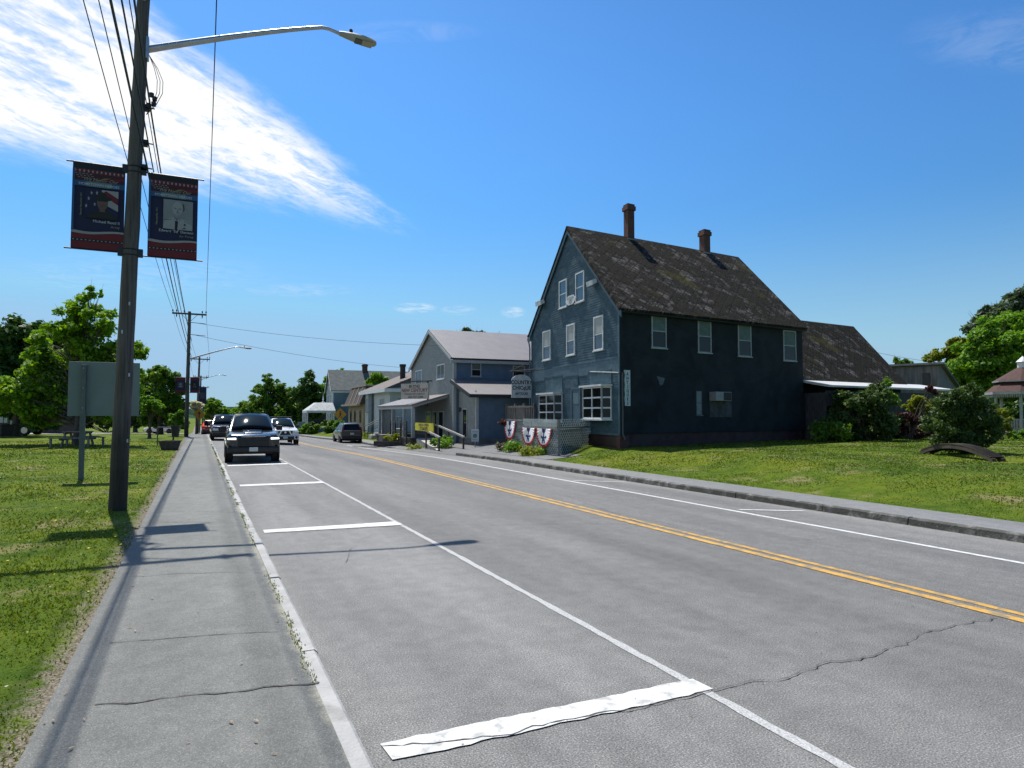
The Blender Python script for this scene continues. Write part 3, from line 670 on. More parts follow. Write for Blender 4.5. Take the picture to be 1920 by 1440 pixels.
G_DARK = glassmat('dark window glass', (.012, .014, .016), .04, .28)
G_SKY = glassmat('window glass', (.03, .05, .07), .02, .7)
CURT = M('pale curtain', (.34, .37, .36), .8, .12, 8, stretch=(6, 6, 1))
CURTG = M('green grey blind', (.10, .135, .12), .8, .12, 4)
def slate_mat():
    m, nt, b = nodes('mossy slate'); t = nt.nodes.new('ShaderNodeUVMap')
    v = t.outputs[0]
    n = noise(nt, .8, 8, .75, vec=v, dist=.5); n2 = noise(nt, 2.6, 5, .65, vec=v); n3 = noise(nt, 14, 3, .6, vec=v)
    # diamond slates: rotated brick grid
    mp = nt.nodes.new('ShaderNodeMapping'); mp.inputs['Rotation'].default_value = (0, 0, R_(45)); lk(nt, v, mp.inputs['Vector'])
    br = nt.nodes.new('ShaderNodeTexBrick'); br.offset = 0; br.inputs['Scale'].default_value = 1.0; br.inputs['Brick Width'].default_value = .36; br.inputs['Row Height'].default_value = .36
    br.inputs['Mortar Size'].default_value = .026; br.inputs['Mortar Smooth'].default_value = .3
    br.inputs['Color1'].default_value = (1.25, 1.25, 1.25, 1); br.inputs['Color2'].default_value = (.75, .75, .75, 1); br.inputs['Mortar'].default_value = (.25, .25, .25, 1)
    lk(nt, mp.outputs[0], br.inputs['Vector'])
    c = ramp(nt, n2.outputs[0], [(.38, (.026, .023, .020)), (.5, (.052, .047, .043)), (.60, (.13, .12, .11))]).outputs[0]
    c = mixc(nt, .85, c, br.outputs[0], 'MULTIPLY')
    c = mixc(nt, .75, c, ramp(nt, n3.outputs[0], [(.38, (.4,) * 3), (.62, (1.7,) * 3)]).outputs[0], 'MULTIPLY')
    moss = ramp(nt, n.outputs[0], [(.45, (0, 0, 0)), (.51, (1, 1, 1))]).outputs[0]
    c = mixc(nt, mathn(nt, 'MULTIPLY', moss, .93), c, ramp(nt, n3.outputs[0], [(.38, (.009, .0085, .007)), (.62, (.034, .030, .021))]).outputs[0])
    g = noise(nt, .35, 3, .5, vec=v); gm = ramp(nt, g.outputs[0], [(.58, (0, 0, 0)), (.66, (1, 1, 1))]).outputs[0]
    c = mixc(nt, mathn(nt, 'MULTIPLY', gm, .6), c, (.075, .07, .015))
    lk(nt, c, b.inputs['Base Color']); b.inputs['Roughness'].default_value = .95; b.inputs['Specular IOR Level'].default_value = .08
    h = mathn(nt, 'ADD', mathn(nt, 'MULTIPLY', br.outputs['Fac'], -1.2), mathn(nt, 'ADD', mathn(nt, 'MULTIPLY', n3.outputs[0], .8), moss))
    bump(nt, b, h, .9, .05); MATS['mossy slate'] = m; return m
SLATE = slate_mat()
def uv_planar(o, O, du, dv):
    me = o.data; uv = me.uv_layers.new(name='UVMap')
    O, du, dv = Vector(O), Vector(du).normalized(), Vector(dv).normalized()
    for l in me.loops:
        p = me.vertices[l.vertex_index].co - O; uv.data[l.index].uv = (p.dot(du), p.dot(dv))

# ================================================================ THE BLUE HOUSE
DA = 28.5
A = on_depth(1163, 840, DA); zA = A.z
az = lambda deg: Vector((math.sin(R_(deg)), math.cos(R_(deg)), 0))
fa = az(5.5); fb = az(83.7)          # along the street front, along the shaded side
Wd, Ld = 10.35, 12.6
house = thing('blue_house', 'old blue clapboard house with mossy slate roof and two brick chimneys, antique shop below', 'house', A)
HF = Frame((0, 0, -zA), fa, fb)       # thing-local: x along front, y along side, z world height
front = Wall(A, fa, A, -fb); side = Wall(A, fb, A, -fa)
front.o = front.o - Vector((0, 0, 0)); 
Zt = 1.8 + 208 / 1250 * DA - .03      # eave height
Zr = Zt + Wd * .455
zfb = zA + .62                        # bottom of siding
slope = (Zr - Zt) / (Wd / 2)
# walls (core + boards)
core = MB()
core.prism([(0.0, zfb - .02), (Wd, zfb - .02), (Wd, Zt), (Wd / 2, Zr - .06), (0, Zt)], 0.0, Ld, lambda p: HF((p[0], p[1], p[2])))
limf = lambda z: (0, Wd) if z < Zt else ((z - Zt) / slope, Wd - (z - Zt) / slope)
FB = MB(); clapboards(FB, front, limf, zfb, Zr - .1, .118, .014)
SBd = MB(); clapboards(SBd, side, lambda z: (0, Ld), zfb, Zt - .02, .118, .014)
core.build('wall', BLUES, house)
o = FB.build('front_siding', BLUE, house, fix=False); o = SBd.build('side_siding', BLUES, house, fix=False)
# trim: corner boards, belt, panels over the shop windows, water table
tr = MB()
tr.box(-.025, .10, .0, .035, zfb, Zt, front); tr.box(Wd - .14, Wd, 0, .035, zfb, Zt, front)
s_, zb1 = front.px(1103, 679); tr.box(.1, Wd * .70, 0, .045, zb1 - .04, zb1 + .04, front)
s_, zb2 = front.px(1103, 690)
tr.box(.1, Wd - .14, 0, .026, zb1 - .62, zb1 - .04, front)
tr.box(-.02, Wd, 0, .05, zfb - .10, zfb, front)
tr.build('trim_boards', BTRIM, house)
pn = MB()
for (x0, y0, x1, y1) in ((1022, 705, 1056, 738), (1058, 704, 1085, 728), (1104, 695, 1148, 722)):
    a, b, c, d = front.rect(x0, y0, x1, y1)
    pn.box(a, b, 0, .030, c, d, front)
    for q in (a, b - .06): pn.box(q, q + .06, .03, .045, c, d, front)
    pn.box(a + .06, b - .06, .03, .043, d - .06, d, front)
pn.build('shop_panel', BLUE, house)
fo = MB(); fo.box(0.06, Wd - .05, .06, Ld - .06, zA - .5, zfb, HF); fo.build('foundation', REDF, house)
fo = MB(); fo.box(-.02, .32, -.02, .5, zA - .45, zfb - .11, HF); fo.build('corner_pier', BRICK, house, bevel=.02)
# roof
ov = .32; og = .15; th = .14
Re = Zt - ov * slope + .10
rz_ = Zr + .10
rf = MB()
P1 = [HF((-ov, -og, Re)), HF((-ov, Ld + og, Re)), HF((Wd / 2, Ld + og, rz_)), HF((Wd / 2, -og, rz_))]
slab(rf, P1, th=th); r1 = rf.build('roof', SLATE, house); uv_planar(r1, P1[0], P1[1] - P1[0], P1[3] - P1[0])
rf = MB(); P2 = [HF((Wd + ov, -og, Re)), HF((Wd + ov, Ld + og, Re)), HF((Wd / 2 + .002, Ld + og, rz_)), HF((Wd / 2 + .002, -og, rz_))]
slab(rf, P2, th=th); r2_ = rf.build('roof', SLATE, house); uv_planar(r2_, P2[0], P2[1] - P2[0], P2[3] - P2[0])
rk_ = MB()     # rake boards, soffit return
def rake(x0, z0, x1, z1, y):
    rk_.hexa([HF((x0, y, z0 - .30)), HF((x1, y, z1 - .30)), HF((x1, y + .05, z1 - .30)), HF((x0, y + .05, z0 - .30))], [HF((x0, y, z0 - .03)), HF((x1, y, z1 - .03)), HF((x1, y + .05, z1 - .03)), HF((x0, y + .05, z0 - .03))])
rake(-ov, Re - .1, Wd / 2, rz_ - .1, -og + .03); rake(Wd + ov, Re - .1, Wd / 2, rz_ - .1, -og + .03)
rk_.box(Wd - .02, Wd + ov + .12, -og + .02, .5, Re - .30, Re - .12, HF)
rk_.build('rake_board', BTRIM, house)
sf = MB(); sf.box(-ov + .05, -.026, -og + .1, Ld, Re - .17, Re - .10, HF); sf.build('soffit', BLUES, house)
gt = MB(); gt.tube([HF((Wd + ov + .03, -og, Re - .02)), HF((Wd + ov + .03, .6, Re - .04))], .06, 6)
gt.tube([HF((Wd + ov, -.1, Re - .2)), HF((Wd + .08, -.1, Re - .75)), HF((Wd + .08, -.1, zA + .3))], .04, 6); gt.build('gutter', BTRIM, house)
dn = MB(); a, b, c, d = side.rect(1160, 698, 1166, 826); dn.tube([side((.10, .06, d)), side((.10, .06, c + .25)), side((.14, .18, c + .05))], .045, 8); dn.build('downspout', M('dark downspout', (.05, .06, .07), .5), house)
# windows
for i, box in enumerate(((1019, 620, 1033.5, 675), (1063.5, 607.5, 1079, 666), (1114.5, 592.5, 1132.5, 656.5))):
    window(house, front, *front.rect(*box), WTRIM, G_SKY, .47, .075, CURT, proud=.06, cover=.5)
for box in ((1049.6, 525, 1064, 577), (1080.5, 510, 1096.5, 566)):
    window(house, front, *front.rect(*box), WTRIM, G_SKY, .5, .07, None, proud=.06)
for i, box in enumerate(((1221, 589.5, 1248.5, 652.5), (1308, 600, 1332.5, 661.5), (1383, 608.5, 1407.5, 668.5), (1468, 620, 1491.5, 676.5))):
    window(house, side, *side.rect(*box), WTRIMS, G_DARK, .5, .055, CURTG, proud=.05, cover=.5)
a, b, c, d = side.rect(1305, 733, 1315.5, 778)
window(house, side, a, b, c, d, M('dull grey paint', (.10, .12, .125), .7), M('dusty pane', (.17, .20, .20), .5), .5, .04, None, proud=.03)
a, b, c, d = side.rect(1330, 750, 1371, 782)
bw = MB(); bw.box(a, b, 0, .03, c, d, side); bw.build('boarded_window', M('dull board', (.055, .058, .06), .85, .4, 3, bmp=.3), house)
a, b, c, d = side.rect(1231, 705, 1246, 724)
pt = MB(); pt.add([side((a, .022, d)), side((b, .022, d - .1)), side((b - .1, .022, c + .1)), side((a + .2, .022, c))], [(0, 1, 2, 3)]); pt.build('bare_patch', M('bare paint patch', (.10, .12, .13), .8, .3, 6), house)
# shop bay windows
def bay(box, rows, cols):
    a, b, c, d = front.rect(*box); mb = MB(); k = .035; dep = .40
    b0 = b - .08; a0 = a + .08
    # plan: slanted sides
    F = front
    def pnl(p, q, n_cols):
        fr = MB()
        for i in range(n_cols + 1):
            t = i / n_cols; x = p[0] + (q[0] - p[0]) * t; y = p[1] + (q[1] - p[1]) * t
            fr.box(x - k, x + k, y - .03, y + .03, c, d, F)
        for j in range(rows + 1):
            z = c + (d - c) * j / rows
            fr.hexa([F((p[0], p[1] - .022, z - k)), F((q[0], q[1] - .022, z - k)), F((q[0], q[1] + .024, z - k)), F((p[0], p[1] + .024, z - k))],
                    [F((p[0], p[1] - .022, z + k)), F((q[0], q[1] - .022, z + k)), F((q[0], q[1] + .024, z + k)), F((p[0], p[1] + .024, z + k))])
        g = MB(); g.hexa([F((p[0], p[1] - .012, c)), F((q[0], q[1] - .012, c)), F((q[0], q[1] - .004, c)), F((p[0], p[1] - .004, c))], [F((p[0], p[1] - .012, d)), F((q[0], q[1] - .012, d)), F((q[0], q[1] - .004, d)), F((p[0], p[1] - .004, d))])
        return fr, g
    bx = MB(); bx.prism([(a - .06, 0.0), (a0 - .05, dep + .08), (b0 + .05, dep + .08), (b + .06, 0.0)], c - .10, c - .036, lambda p: F((p[0], p[2], p[1])))
    wn = bx.build('bay_window', WTRIM, house)
    bx = MB(); bx.prism([(a - .1, 0.0), (a0 - .1, dep + .14), (b0 + .1, dep + .14), (b + .1, 0.0)], d + .036, d + .12, lambda p: F((p[0], p[2], p[1]))); bx.build('head', WTRIM, wn)
    for p, q, n in (((a, .03), (a0 + .1, dep), 1), ((a0 + .1, dep), (b0 - .1, dep), cols), ((b0 - .1, dep), (b, .03), 1)):
        fr, g = pnl(p, q, n); fr.build('muntins', WTRIM, wn); g.build('pane', G_DARK, wn)
bay((1022, 741, 1055, 789), 3, 2); bay((1105, 727, 1147, 784), 3, 2)
# shop door
a, b, c, d = front.rect(1072.5, 726, 1090, 796)
dr = MB(); dr.box(a, a + .1, 0, .06, c, d, front); dr.box(b - .1, b, 0, .06, c, d, front); dr.box(a + .1, b - .1, 0, .06, d - .1, d, front); dr.box(a + .1, b - .1, 0, .03, c, d - .1, front)
door = dr.build('door', BTRIM, house); g = MB(); g.box(a + .22, b - .22, .03, .036, c + 1.0, d - .28, front); g.build('pane', G_SKY, door)
kb = MB(); kb.lathe([(.02, 0), (.035, .02), (.02, .05)], 8, lambda p: front((a + .16, .03 + p[2], c + 1.0 + p[0]))); kb.build('handle', M('brass', (.4, .3, .12), .35, metal=1), door)
# chimneys (on the ridge) with caps
def chimney(px0, px1, ptop, pbot, y):
    s = (px1 - px0) / 1250
    return s
for (u0, u1, vt, k) in ((1169, 1191, 384, 0), (1311, 1333, 432, 1)):
    # ridge plane point at this column
    Pm = A + fa * (Wd / 2); n = Vector((fb.y, -fb.x, 0))
    p = on_plane((u0 + u1) / 2, vt, Pm, n); yb = (p - Pm).dot(fb); ztop = p.z; D = (p - EYE).dot(CR @ Vector((0, 0, -1)))
    hw = (u1 - u0) / 2 / FPX * D * .72; xm = Wd / 2 + .05
    ch = MB(); ch.box(xm - hw, xm + hw, yb - hw, yb + hw, rz_ - .8, ztop - .34, HF); ch.box(xm - hw - .07, xm + hw + .07, yb - hw - .07, yb + hw + .07, ztop - .34, ztop - .12, HF); ch.box(xm - hw - .02, xm + hw + .02, yb - hw - .02, yb + hw + .02, ztop - .12, ztop, HF)
    co = ch.build('chimney', BRICK, house)
    fl = MB(); fl.box(xm - hw - .03, xm + hw + .03, yb - hw - .03, yb + hw + .03, rz_ - .85, rz_ - .12, HF); fl.build('flashing', M('lead flashing', (.2, .2, .19), .6, metal=.3), co)
# flood lights under the gable, awning rod
for box in ((1112, 525, 1124, 532), (1015, 563, 1025, 570)):
    a, b, c, d = front.rect(*box); fl = MB(); fl.box((a + b) / 2 - .03, (a + b) / 2 + .03, 0, .14, (c + d) / 2 - .03, (c + d) / 2 + .03, front)
    fl.hexa([front((a, .12, c)), front((b, .12, c)), front((b, .34, c - .12)), front((a, .34, c - .12))], [front((a, .16, d)), front((b, .16, d)), front((b, .38, d - .08)), front((a, .38, d - .08))])
    fl.build('flood_light', WTRIM, house)
s0, z0 = front.px(1110, 697); s1, z1 = front.px(1162, 700)
ar = MB(); ar.tube([front((s0, .10, z0)), front((-.10, .10, z1 + .02))], .028, 6); ar.box(s0 - .02, s0 + .02, 0, .1, z0 - .02, z0 + .02, front); ar.build('awning_rod', M('pale rod', (.3, .32, .33), .5), house)
# ---- rear wing with its slate roof and white metal lean-to
wing = thing('rear_wing', 'slate-roofed rear wing behind the blue house with a white metal lean-to roof', 'building', A + fb * Ld)
WB = A + fb * Ld
WFr = Frame(-Vector((0, 0, WB.z)), fa, fb)
w0, w1, wl_ = .75, 8.1, 10.6; wzt = 3.85; wzr = 7.65; wm = (w0 + w1) / 2
c_ = MB(); c_.prism([(w0, zA - .3), (w1, zA - .3), (w1, wzt), (wm, wzr - .1), (w0, wzt)], .02, wl_, WFr); c_.build('wall', BLUES, wing)
for (xa, xb) in ((w0 - .3, wm), (w1 + .3, wm + .002)):
    sl_ = (wzr - wzt) / (wm - w0); ze = wzt - .3 * sl_ + .1
    P = [WFr((xa, .02, ze)), WFr((xa, wl_ + .3, ze)), WFr((xb, wl_ + .3, wzr + .08)), WFr((xb, .02, wzr + .08))]
    mb = MB(); slab(mb, P, th=.13); ro = mb.build('roof', SLATE, wing); uv_planar(ro, P[0], P[1] - P[0], P[3] - P[0])
WMET = M('white metal roofing', (.58, .58, .56), .5, .08, 1.2, stretch=(1, 6, 1), dirt=(.5, .49, .46), dirt_at=.65)
mb = MB(); slab(mb, [WFr((-1.6, .15, 3.27)), WFr((-1.6, wl_ + 2.2, 3.27)), WFr((.72, wl_ + 2.2, 3.66)), WFr((.72, .15, 3.66))], th=.10); mb.build('lean_to_roof', WMET, wing)
mb = MB(); mb.box(-1.3, .7, .25, .35, zA - .2, 2.9, WFr); mb.box(-1.3, -1.2, .35, wl_ + 2, 2.2, 3.0, WFr)
for y in (2.4, 5, 7.6, 10.2, 12.4): mb.box(-1.3, -1.18, y, y + .12, zA - .2, 2.2, WFr)
mb.box(-1.28, -1.2, 5, 12.4, zA - .2, 2.2, WFr); mb.build('lean_to_wall', M('dark stained boards', (.045, .047, .05), .85, .3, 5, stretch=(3, 3, .5)), wing)
# ---- grey shed behind the wing
sb0 = at_base(1766, 45.5); SW = M('weathered grey siding', (.15, .15, .155), .9, .25, 2, stretch=(5, 5, .5), dirt=(.24, .22, .20), dirt_at=.6, bmp=.3)
shed = thing('grey_shed', 'weathered grey board shed with sloping roof beyond the white metal lean-to roof', 'shed', sb0)
s_a = az(-22); s_b = az(68)
zt_ = 1.8 + 94 / 1250 * 45.5
Fs = Frame((0, 0, -sb0.z), s_a, s_b)
mb = MB(); mb.prism([(0, sb0.z - .3), (7.6, sb0.z - .3), (7.6, zt_ - 1.9), (0, zt_)], 0, 6.2, lambda p: Fs((p[1], p[0], p[2]))); mb.build('wall', SW, shed)
mb = MB(); slab(mb, [Fs((-.25, -.3, zt_ + .10)), Fs((6.4, -.3, zt_ + .10)), Fs((6.4, 7.9, zt_ - 1.95)), Fs((-.25, 7.9, zt_ - 1.95))], th=.14); mb.build('roof', M('grey roll roofing', (.12, .125, .13), .8, .2, 2), shed)
mb = MB(); mb.box(.6, 1.1, -.03, 0, zt_ - 1.6, zt_ - .6, Fs); mb.build('door', M('dark grey boards', (.07, .07, .072), .9), shed)
# ---- air conditioner, signs on the house
a, b, c, d = side.rect(1330, 735, 1359, 752)
acb = side((a, 0, c)) + A
ac = thing('air_conditioner', 'boxy white air conditioner sticking out of the shaded side of the blue house', 'air conditioner', acb)
AF = Frame(A - acb + side.o, side.d, side.n)
wac = M('off white metal', (.24, .245, .235), .5, .1, 6)
mb = MB(); mb.box(a, b, .0, .42, c, d, AF); mb.build('case', wac, ac, bevel=.015)
mb = MB()
for i in range(7):
    z = c + (d - c) * (.12 + .76 * i / 6); mb.box(a + (b - a) * .5, b - .04, .42, .434, z - .010, z + .010, AF)
mb.box(a + (b - a) * .48, b - .03, .42, .426, c + .03, d - .03, AF)
mb.build('grille', M('dark grille', (.03, .03, .03), .7), ac)
BLKP = M('black sign paint', (.012, .014, .016), .6)
WSIGN = M('weathered white board', (.50, .55, .55), .65, .08, 5, dirt=(.38, .42, .42), dirt_at=.62)
a, b, c, d = side.rect(1170, 694, 1180.5, 761)
sg0 = side((a, .02, c)) + A
sg = thing('shop_sign', 'narrow upright white board lettered ANTIQUES at the corner of the blue house', 'sign', sg0)
GF = Frame(A - sg0 + side.o, side.d, side.n)
mb = MB(); n = 14; left = []; right = []
for i in range(n + 1):
    z = c + (d - c) * i / n; left.append((a + .02 * math.sin(i * 1.7), z)); right.append((b, z))
mb.prism(left + right[::-1], .02, .05, GF); mb.build('board', WSIGN, sg)
mb = MB()
for i, chh in enumerate('ANTIQUES'):
    h = (d - c) / 8.6; z = d - .08 - h * (i + 1) + h * .14; mb.text(chh, (a + b) / 2 - (b - a) * .0, z, h * 1.02, GF, .053, sx=.9, bold=.03)
mb.build('lettering', BLKP, sg)
a, b, c, d = front.rect(1064, 553.5, 1080, 572)
sg0 = front((a, .03, c)) + A; sg = thing('gable_sign', 'small white wavy-edged sign between the two attic windows', 'sign', sg0)
GF = Frame(A - sg0 + front.o, front.d, front.n)
m_ = (a + b) / 2; hw = (b - a) / 2; hz = (d - c) / 2
pl = [(m_ + hw * math.cos(t) * (1 + .07 * math.cos(6 * t)) * (1.12 if abs(math.cos(t)) > .6 else 1), (c + d) / 2 + hz * math.sin(t) * (1 + .07 * math.cos(6 * t))) for t in [i * math.pi / 16 for i in range(32)]]
mb = MB(); mb.prism(pl, .05, .075, GF); mb.build('board', WTRIM, sg)
mb = MB(); Fm = lambda p: GF((2 * m_ - p[0], p[1], p[2]))
for t, z, s in (('ANTIQUES', .58, .17), ('OPEN', .34, .15), ('7 DAYS', .12, .13)): mb.text(t, m_, c + (d - c) * z, s, Fm, .079, bold=.01)
mb.build('lettering', M('faded lettering', (.12, .12, .11), .7), sg)
# hanging COUNTRY CHICQUE sign on its iron bracket, at the far corner of the front
sc0 = front((Wd - .1, 0, 0)) + A
br_z = front.px(1000, 697)[1]
brk = thing('sign_bracket', 'black iron triangular bracket at the far front corner of the blue house', 'bracket', Vector((sc0.x, sc0.y, br_z)))
IRON = M('black iron', (.015, .016, .018), .5)
tipo = 1.38
nv = front.n; 
mb = MB(); O0 = Vector((0, 0, 0))
mb.tube([O0 + nv * .02, nv * tipo], .035, 6); mb.tube([nv * .02 + Vector((0, 0, .62)), nv * tipo], .025, 6); mb.tube([nv * .05 - fa * 1.6 + Vector((0, 0, .1)), nv * tipo], .02, 5)
mb.tube([nv * .03 + Vector((0, 0, .7)), nv * .03 - Vector((0, 0, .6))], .03, 6); mb.build('frame', IRON, brk)
sw = 1.2; cz = br_z - .16
sgb = Vector((sc0.x, sc0.y, 0)) + nv * (tipo - .1 - sw)
cs = thing('hanging_sign', 'white hanging sign lettered COUNTRY CHICQUE ANTIQUES in front of the metal-roofed restaurant', 'sign', Vector((sgb.x, sgb.y, cz - 1.34)))
CF = Frame((0, 0, 0), nv, -fa)     # x outward from house, y towards the camera side
H_ = 1.34
arc = [(0, 0), (sw, 0), (sw, H_ - .32)] + [(sw / 2 + sw / 2 * math.cos(t), H_ - .32 + .30 * math.sin(t) * (1 if abs(math.cos(t)) < .8 else .75)) for t in [math.pi * i / 12 for i in range(1, 12)]] + [(0, H_ - .32)]
mb = MB(); mb.prism(arc, -.03, .03, CF); mb.build('board', WSIGN, cs, bevel=.008)
Ft = lambda p: CF((sw - p[0], p[1], p[2]))
mb = MB()
for t, z, s, k in (('COUNTRY', .78, .31, .86), ('CHICqUE', .47, .31, .88), ('ANTIQUES', .18, .19, .85)): mb.text(t, sw / 2, z, s, Ft, .034, sx=k, bold=.03)
mb.build('lettering', BLKP, cs)
mb = MB()
for x in (.25, sw - .25): mb.tube([CF((x, 0, H_ - .12)), CF((x, 0, H_ + .17))], .018, 5)
mb.build('hanger', IRON, cs)
# ================================================================ lattice porch, bunting, fence
LATT = M('pale lattice paint', (.30, .36, .36), .7, .14, 5, dirt=(.22, .26, .26), dirt_at=.62)
cr = ground_at(1046, 856.5)
lt = thing('lattice_porch', 'white diagonal lattice enclosure in front of the blue house', 'lattice enclosure', cr)
zc_ = cr.z
aw = front((2.9, .08, 0)) + A; aw = Vector((aw.x, aw.y, 0))
cr0 = Vector((cr.x, cr.y, 0))
def lat_panel(F, L, z0, z1, pitch=.118, wdt=.027, o=0.0):
    """diagonal strips clipped to the rectangle 0..L x z0..z1, two layers"""
    mb = MB(); H = z1 - z0
    for sgn in (1, -1):
        k = -H if sgn > 0 else 0
        c = -H
        while c < L + H:
            # line x = c + t (sgn>0) or x = c + H - t
            if sgn > 0: t0, t1 = max(0, -c), min(H, L - c); f = lambda t: (c + t, t)
            else: t0, t1 = max(0, c + H - L), min(H, c + H); f = lambda t: (c + H - t, t)
            if t1 - t0 > .03:
                (xa, za), (xb, zb) = f(t0), f(t1); oo = o + (.010 if sgn > 0 else 0)
                hx = wdt * .72
                mb.hexa([F((xa - hx, oo, z0 + za)), F((xa + hx, oo, z0 + za)), F((xb + hx, oo, z0 + zb)), F((xb - hx, oo, z0 + zb))],
                        [F((xa - hx, oo + .008, z0 + za)), F((xa + hx, oo + .008, z0 + za)), F((xb + hx, oo + .008, z0 + zb)), F((xb - hx, oo + .008, z0 + zb))])
            c += pitch * 1.414
    return mb
ztop = 1.8 - (786 - 776) / FPX * (cr - EYE).dot(CR @ Vector((0, 0, -1)))
fdir = fa
class LF(Frame): pass
fF = Wall(cr, fa, cr, -fb)      # street face, s away from the camera
sd_ = (aw - cr0); sL = sd_.length; sF = Wall(cr, sd_, cr, -fa)
zt0 = ztop - .36
lat_panel(fF, 4.1, zc_ + .0, zt0 - .05, .135, .031).build('lattice_panel', LATT, lt)
lat_panel(fF, 4.1, zt0 + .03, ztop, .075, .030, .03).build('lattice_panel', LATT, lt)
lat_panel(sF, sL, zc_ + .05, zt0 - .05, .155, .034).build('lattice_panel', LATT, lt)
lat_panel(sF, sL, zt0 + .03, ztop, .155, .034, .03).build('lattice_panel', LATT, lt)
F2 = Wall(cr0 + fa * 4.12 + fb * .0, fa, cr, -fb)
lat_panel(F2, 2.2, zc_ - .03, ztop - .12).build('lattice_panel', LATT, lt)
mb = MB(); dk = M('grey porch timber', (.20, .205, .19), .85, .2, 4)
mb.box(0, 4.1, -.05, .055, zt0 - .05, zt0 + .03, fF); mb.box(0.06, sL, -.05, .055, zt0 - .048, zt0 + .028, sF); mb.box(.0, 2.5, -.05, .07, ztop - .12, ztop - .06, F2)
mb.build('rail', dk, lt)
for F, s in ((fF, .03), (fF, 2.0), (fF, 4.08), (F2, 2.2)):
    mb = MB(); mb.box(s - .045, s + .045, -.10, -.012, zc_ - .1, ztop - .01, F); mb.build('post', dk, lt)
mb = MB(); ft_ = [cr0 + fa * .45 + fb * .25, aw + fa * .45 - fb * .12, cr0 + fa * 6.2 + fb * 2.2, cr0 + fa * 6.2 + fb * .25]; mb.hexa([p - cr0 + Vector((0, 0, -.1)) for p in ft_], [p - cr0 + Vector((0, 0, zt0 - .10 - zc_)) for p in ft_]); mb.build('deck', M('dark deck', (.05, .052, .05), .85, .2, 3), lt)  # dark block filling the porch, its colour stands for shade behind the lattice
# bunting
BW_ = M('white bunting cloth', (.78, .78, .78), .8, .05, 6); BB = M('navy bunting cloth', (.03, .035, .16), .8, .15, 6); BR = M('red bunting cloth', (.42, .02, .03), .8, .15, 6)
def bunting(F, s0, zt, wd, hh, label):
    b0 = F((s0, 0, zt)) + cr
    root = thing('bunting', label, 'bunting', b0, group='patriotic fan buntings on the lattice')
    G = Frame(cr - b0 + F.o, F.d, F.n); npl = 36; nr = 14
    def pt(i, j):
        t = math.pi * i / npl; r = j / nr
        rip = .030 * math.sin(i * math.pi * .92) * r + .02 * r
        return G((s0 + math.cos(t) * wd / 2 * (.06 + .94 * r), .075 + rip + .035 * math.sin(t) * r, zt - math.sin(t) * hh * (.03 + .97 * r) - .02 * (1 - r)))
    sets = {0: MB(), 1: MB(), 2: MB()}
    for i in range(npl):
        for j in range(nr):
            t = (i + .5) / npl * math.pi; r = (j + .5) / nr
            x = math.cos(t) * r; y = math.sin(t) * r
            m = 0
            if r > .86: m = 2
            else:
                # star in the middle and a blue top
                dx, dy = x, y - .50; a = math.atan2(-dy, dx); rs = .36 * (.62 + .38 * math.cos(5 * (a - math.pi / 2)))
                if dx * dx + dy * dy < rs * rs: m = 1
                elif r < .24 and abs(x) < .3: m = 1
            sets[m].add([pt(i, j), pt(i + 1, j), pt(i + 1, j + 1), pt(i, j + 1)], [(0, 1, 2, 3)])
    for m, nm, mt in ((0, 'white_cloth', BW_), (1, 'blue_star', BB), (2, 'red_border', BR)):
        o = sets[m].build(nm, mt, root); sl_ = o.modifiers.new('thickness', 'SOLIDIFY'); sl_.thickness = .004
s_r, z_r = fF.px(1023, 802); s_m, _ = fF.px(994, 801); s_l, z_l = F2.px(959, 791)
bunting(fF, s_r, zt0 - .06, 1.75, .84, 'red white and blue fan bunting nearest the corner of the lattice enclosure')
bunting(fF, s_m, zt0 - .06, 1.75, .84, 'middle red white and blue fan bunting of the three on the lattice')
bunting(F2, s_l, ztop - .14, 1.7, .98, 'far left fan bunting, shaded, under the plain rail of the lattice enclosure')
# grey screen fence behind the lattice
fe0 = at_base(950, 40); 
f_p = on_depth(950, 820, 41); f_q = on_depth(1003, 820, 37.5)
fence = thing('board_fence', 'grey weathered board screen between the restaurant and the blue house', 'fence', Vector((f_p.x, f_p.y, gz(f_p.x, f_p.y))))
FW = Wall(f_p, (f_q - f_p), fence.location, Vector((-.5, -1, 0)))
L_ = (Vector((f_q.x, f_q.y, 0)) - FW.W).length
zf1 = FW.px(960, 761)[1]; zb_ = fence.location.z - .1
mb = MB(); n = int(L_ * .62 / .155)
for i in range(n): mb.box(i * .155, i * .155 + .145, 0, .025, zb_ + .1, zf1 + .02 * math.sin(i * 2.3), FW)
mb.build('boards', WOOD_G, fence)
mb = MB()
for i in range(6): mb.box(L_ * .66 + i * .22, L_ * .66 + i * .22 + .12, 0, .03, zb_ + .1, zf1 - .02, FW)
mb.build('slats', WOOD_G, fence)
for s in (0, L_ * .33, L_ * .64, L_ * .98):
    mb = MB(); mb.box(s - .06, s + .06, -.06, .06, zb_, zf1 + .12, FW); mb.build('post', WOOD_G, fence)
mb = MB(); mb.box(0, L_, .03, .07, zf1 - .12, zf1 - .02, FW); mb.build('rail', WOOD_G, fence)
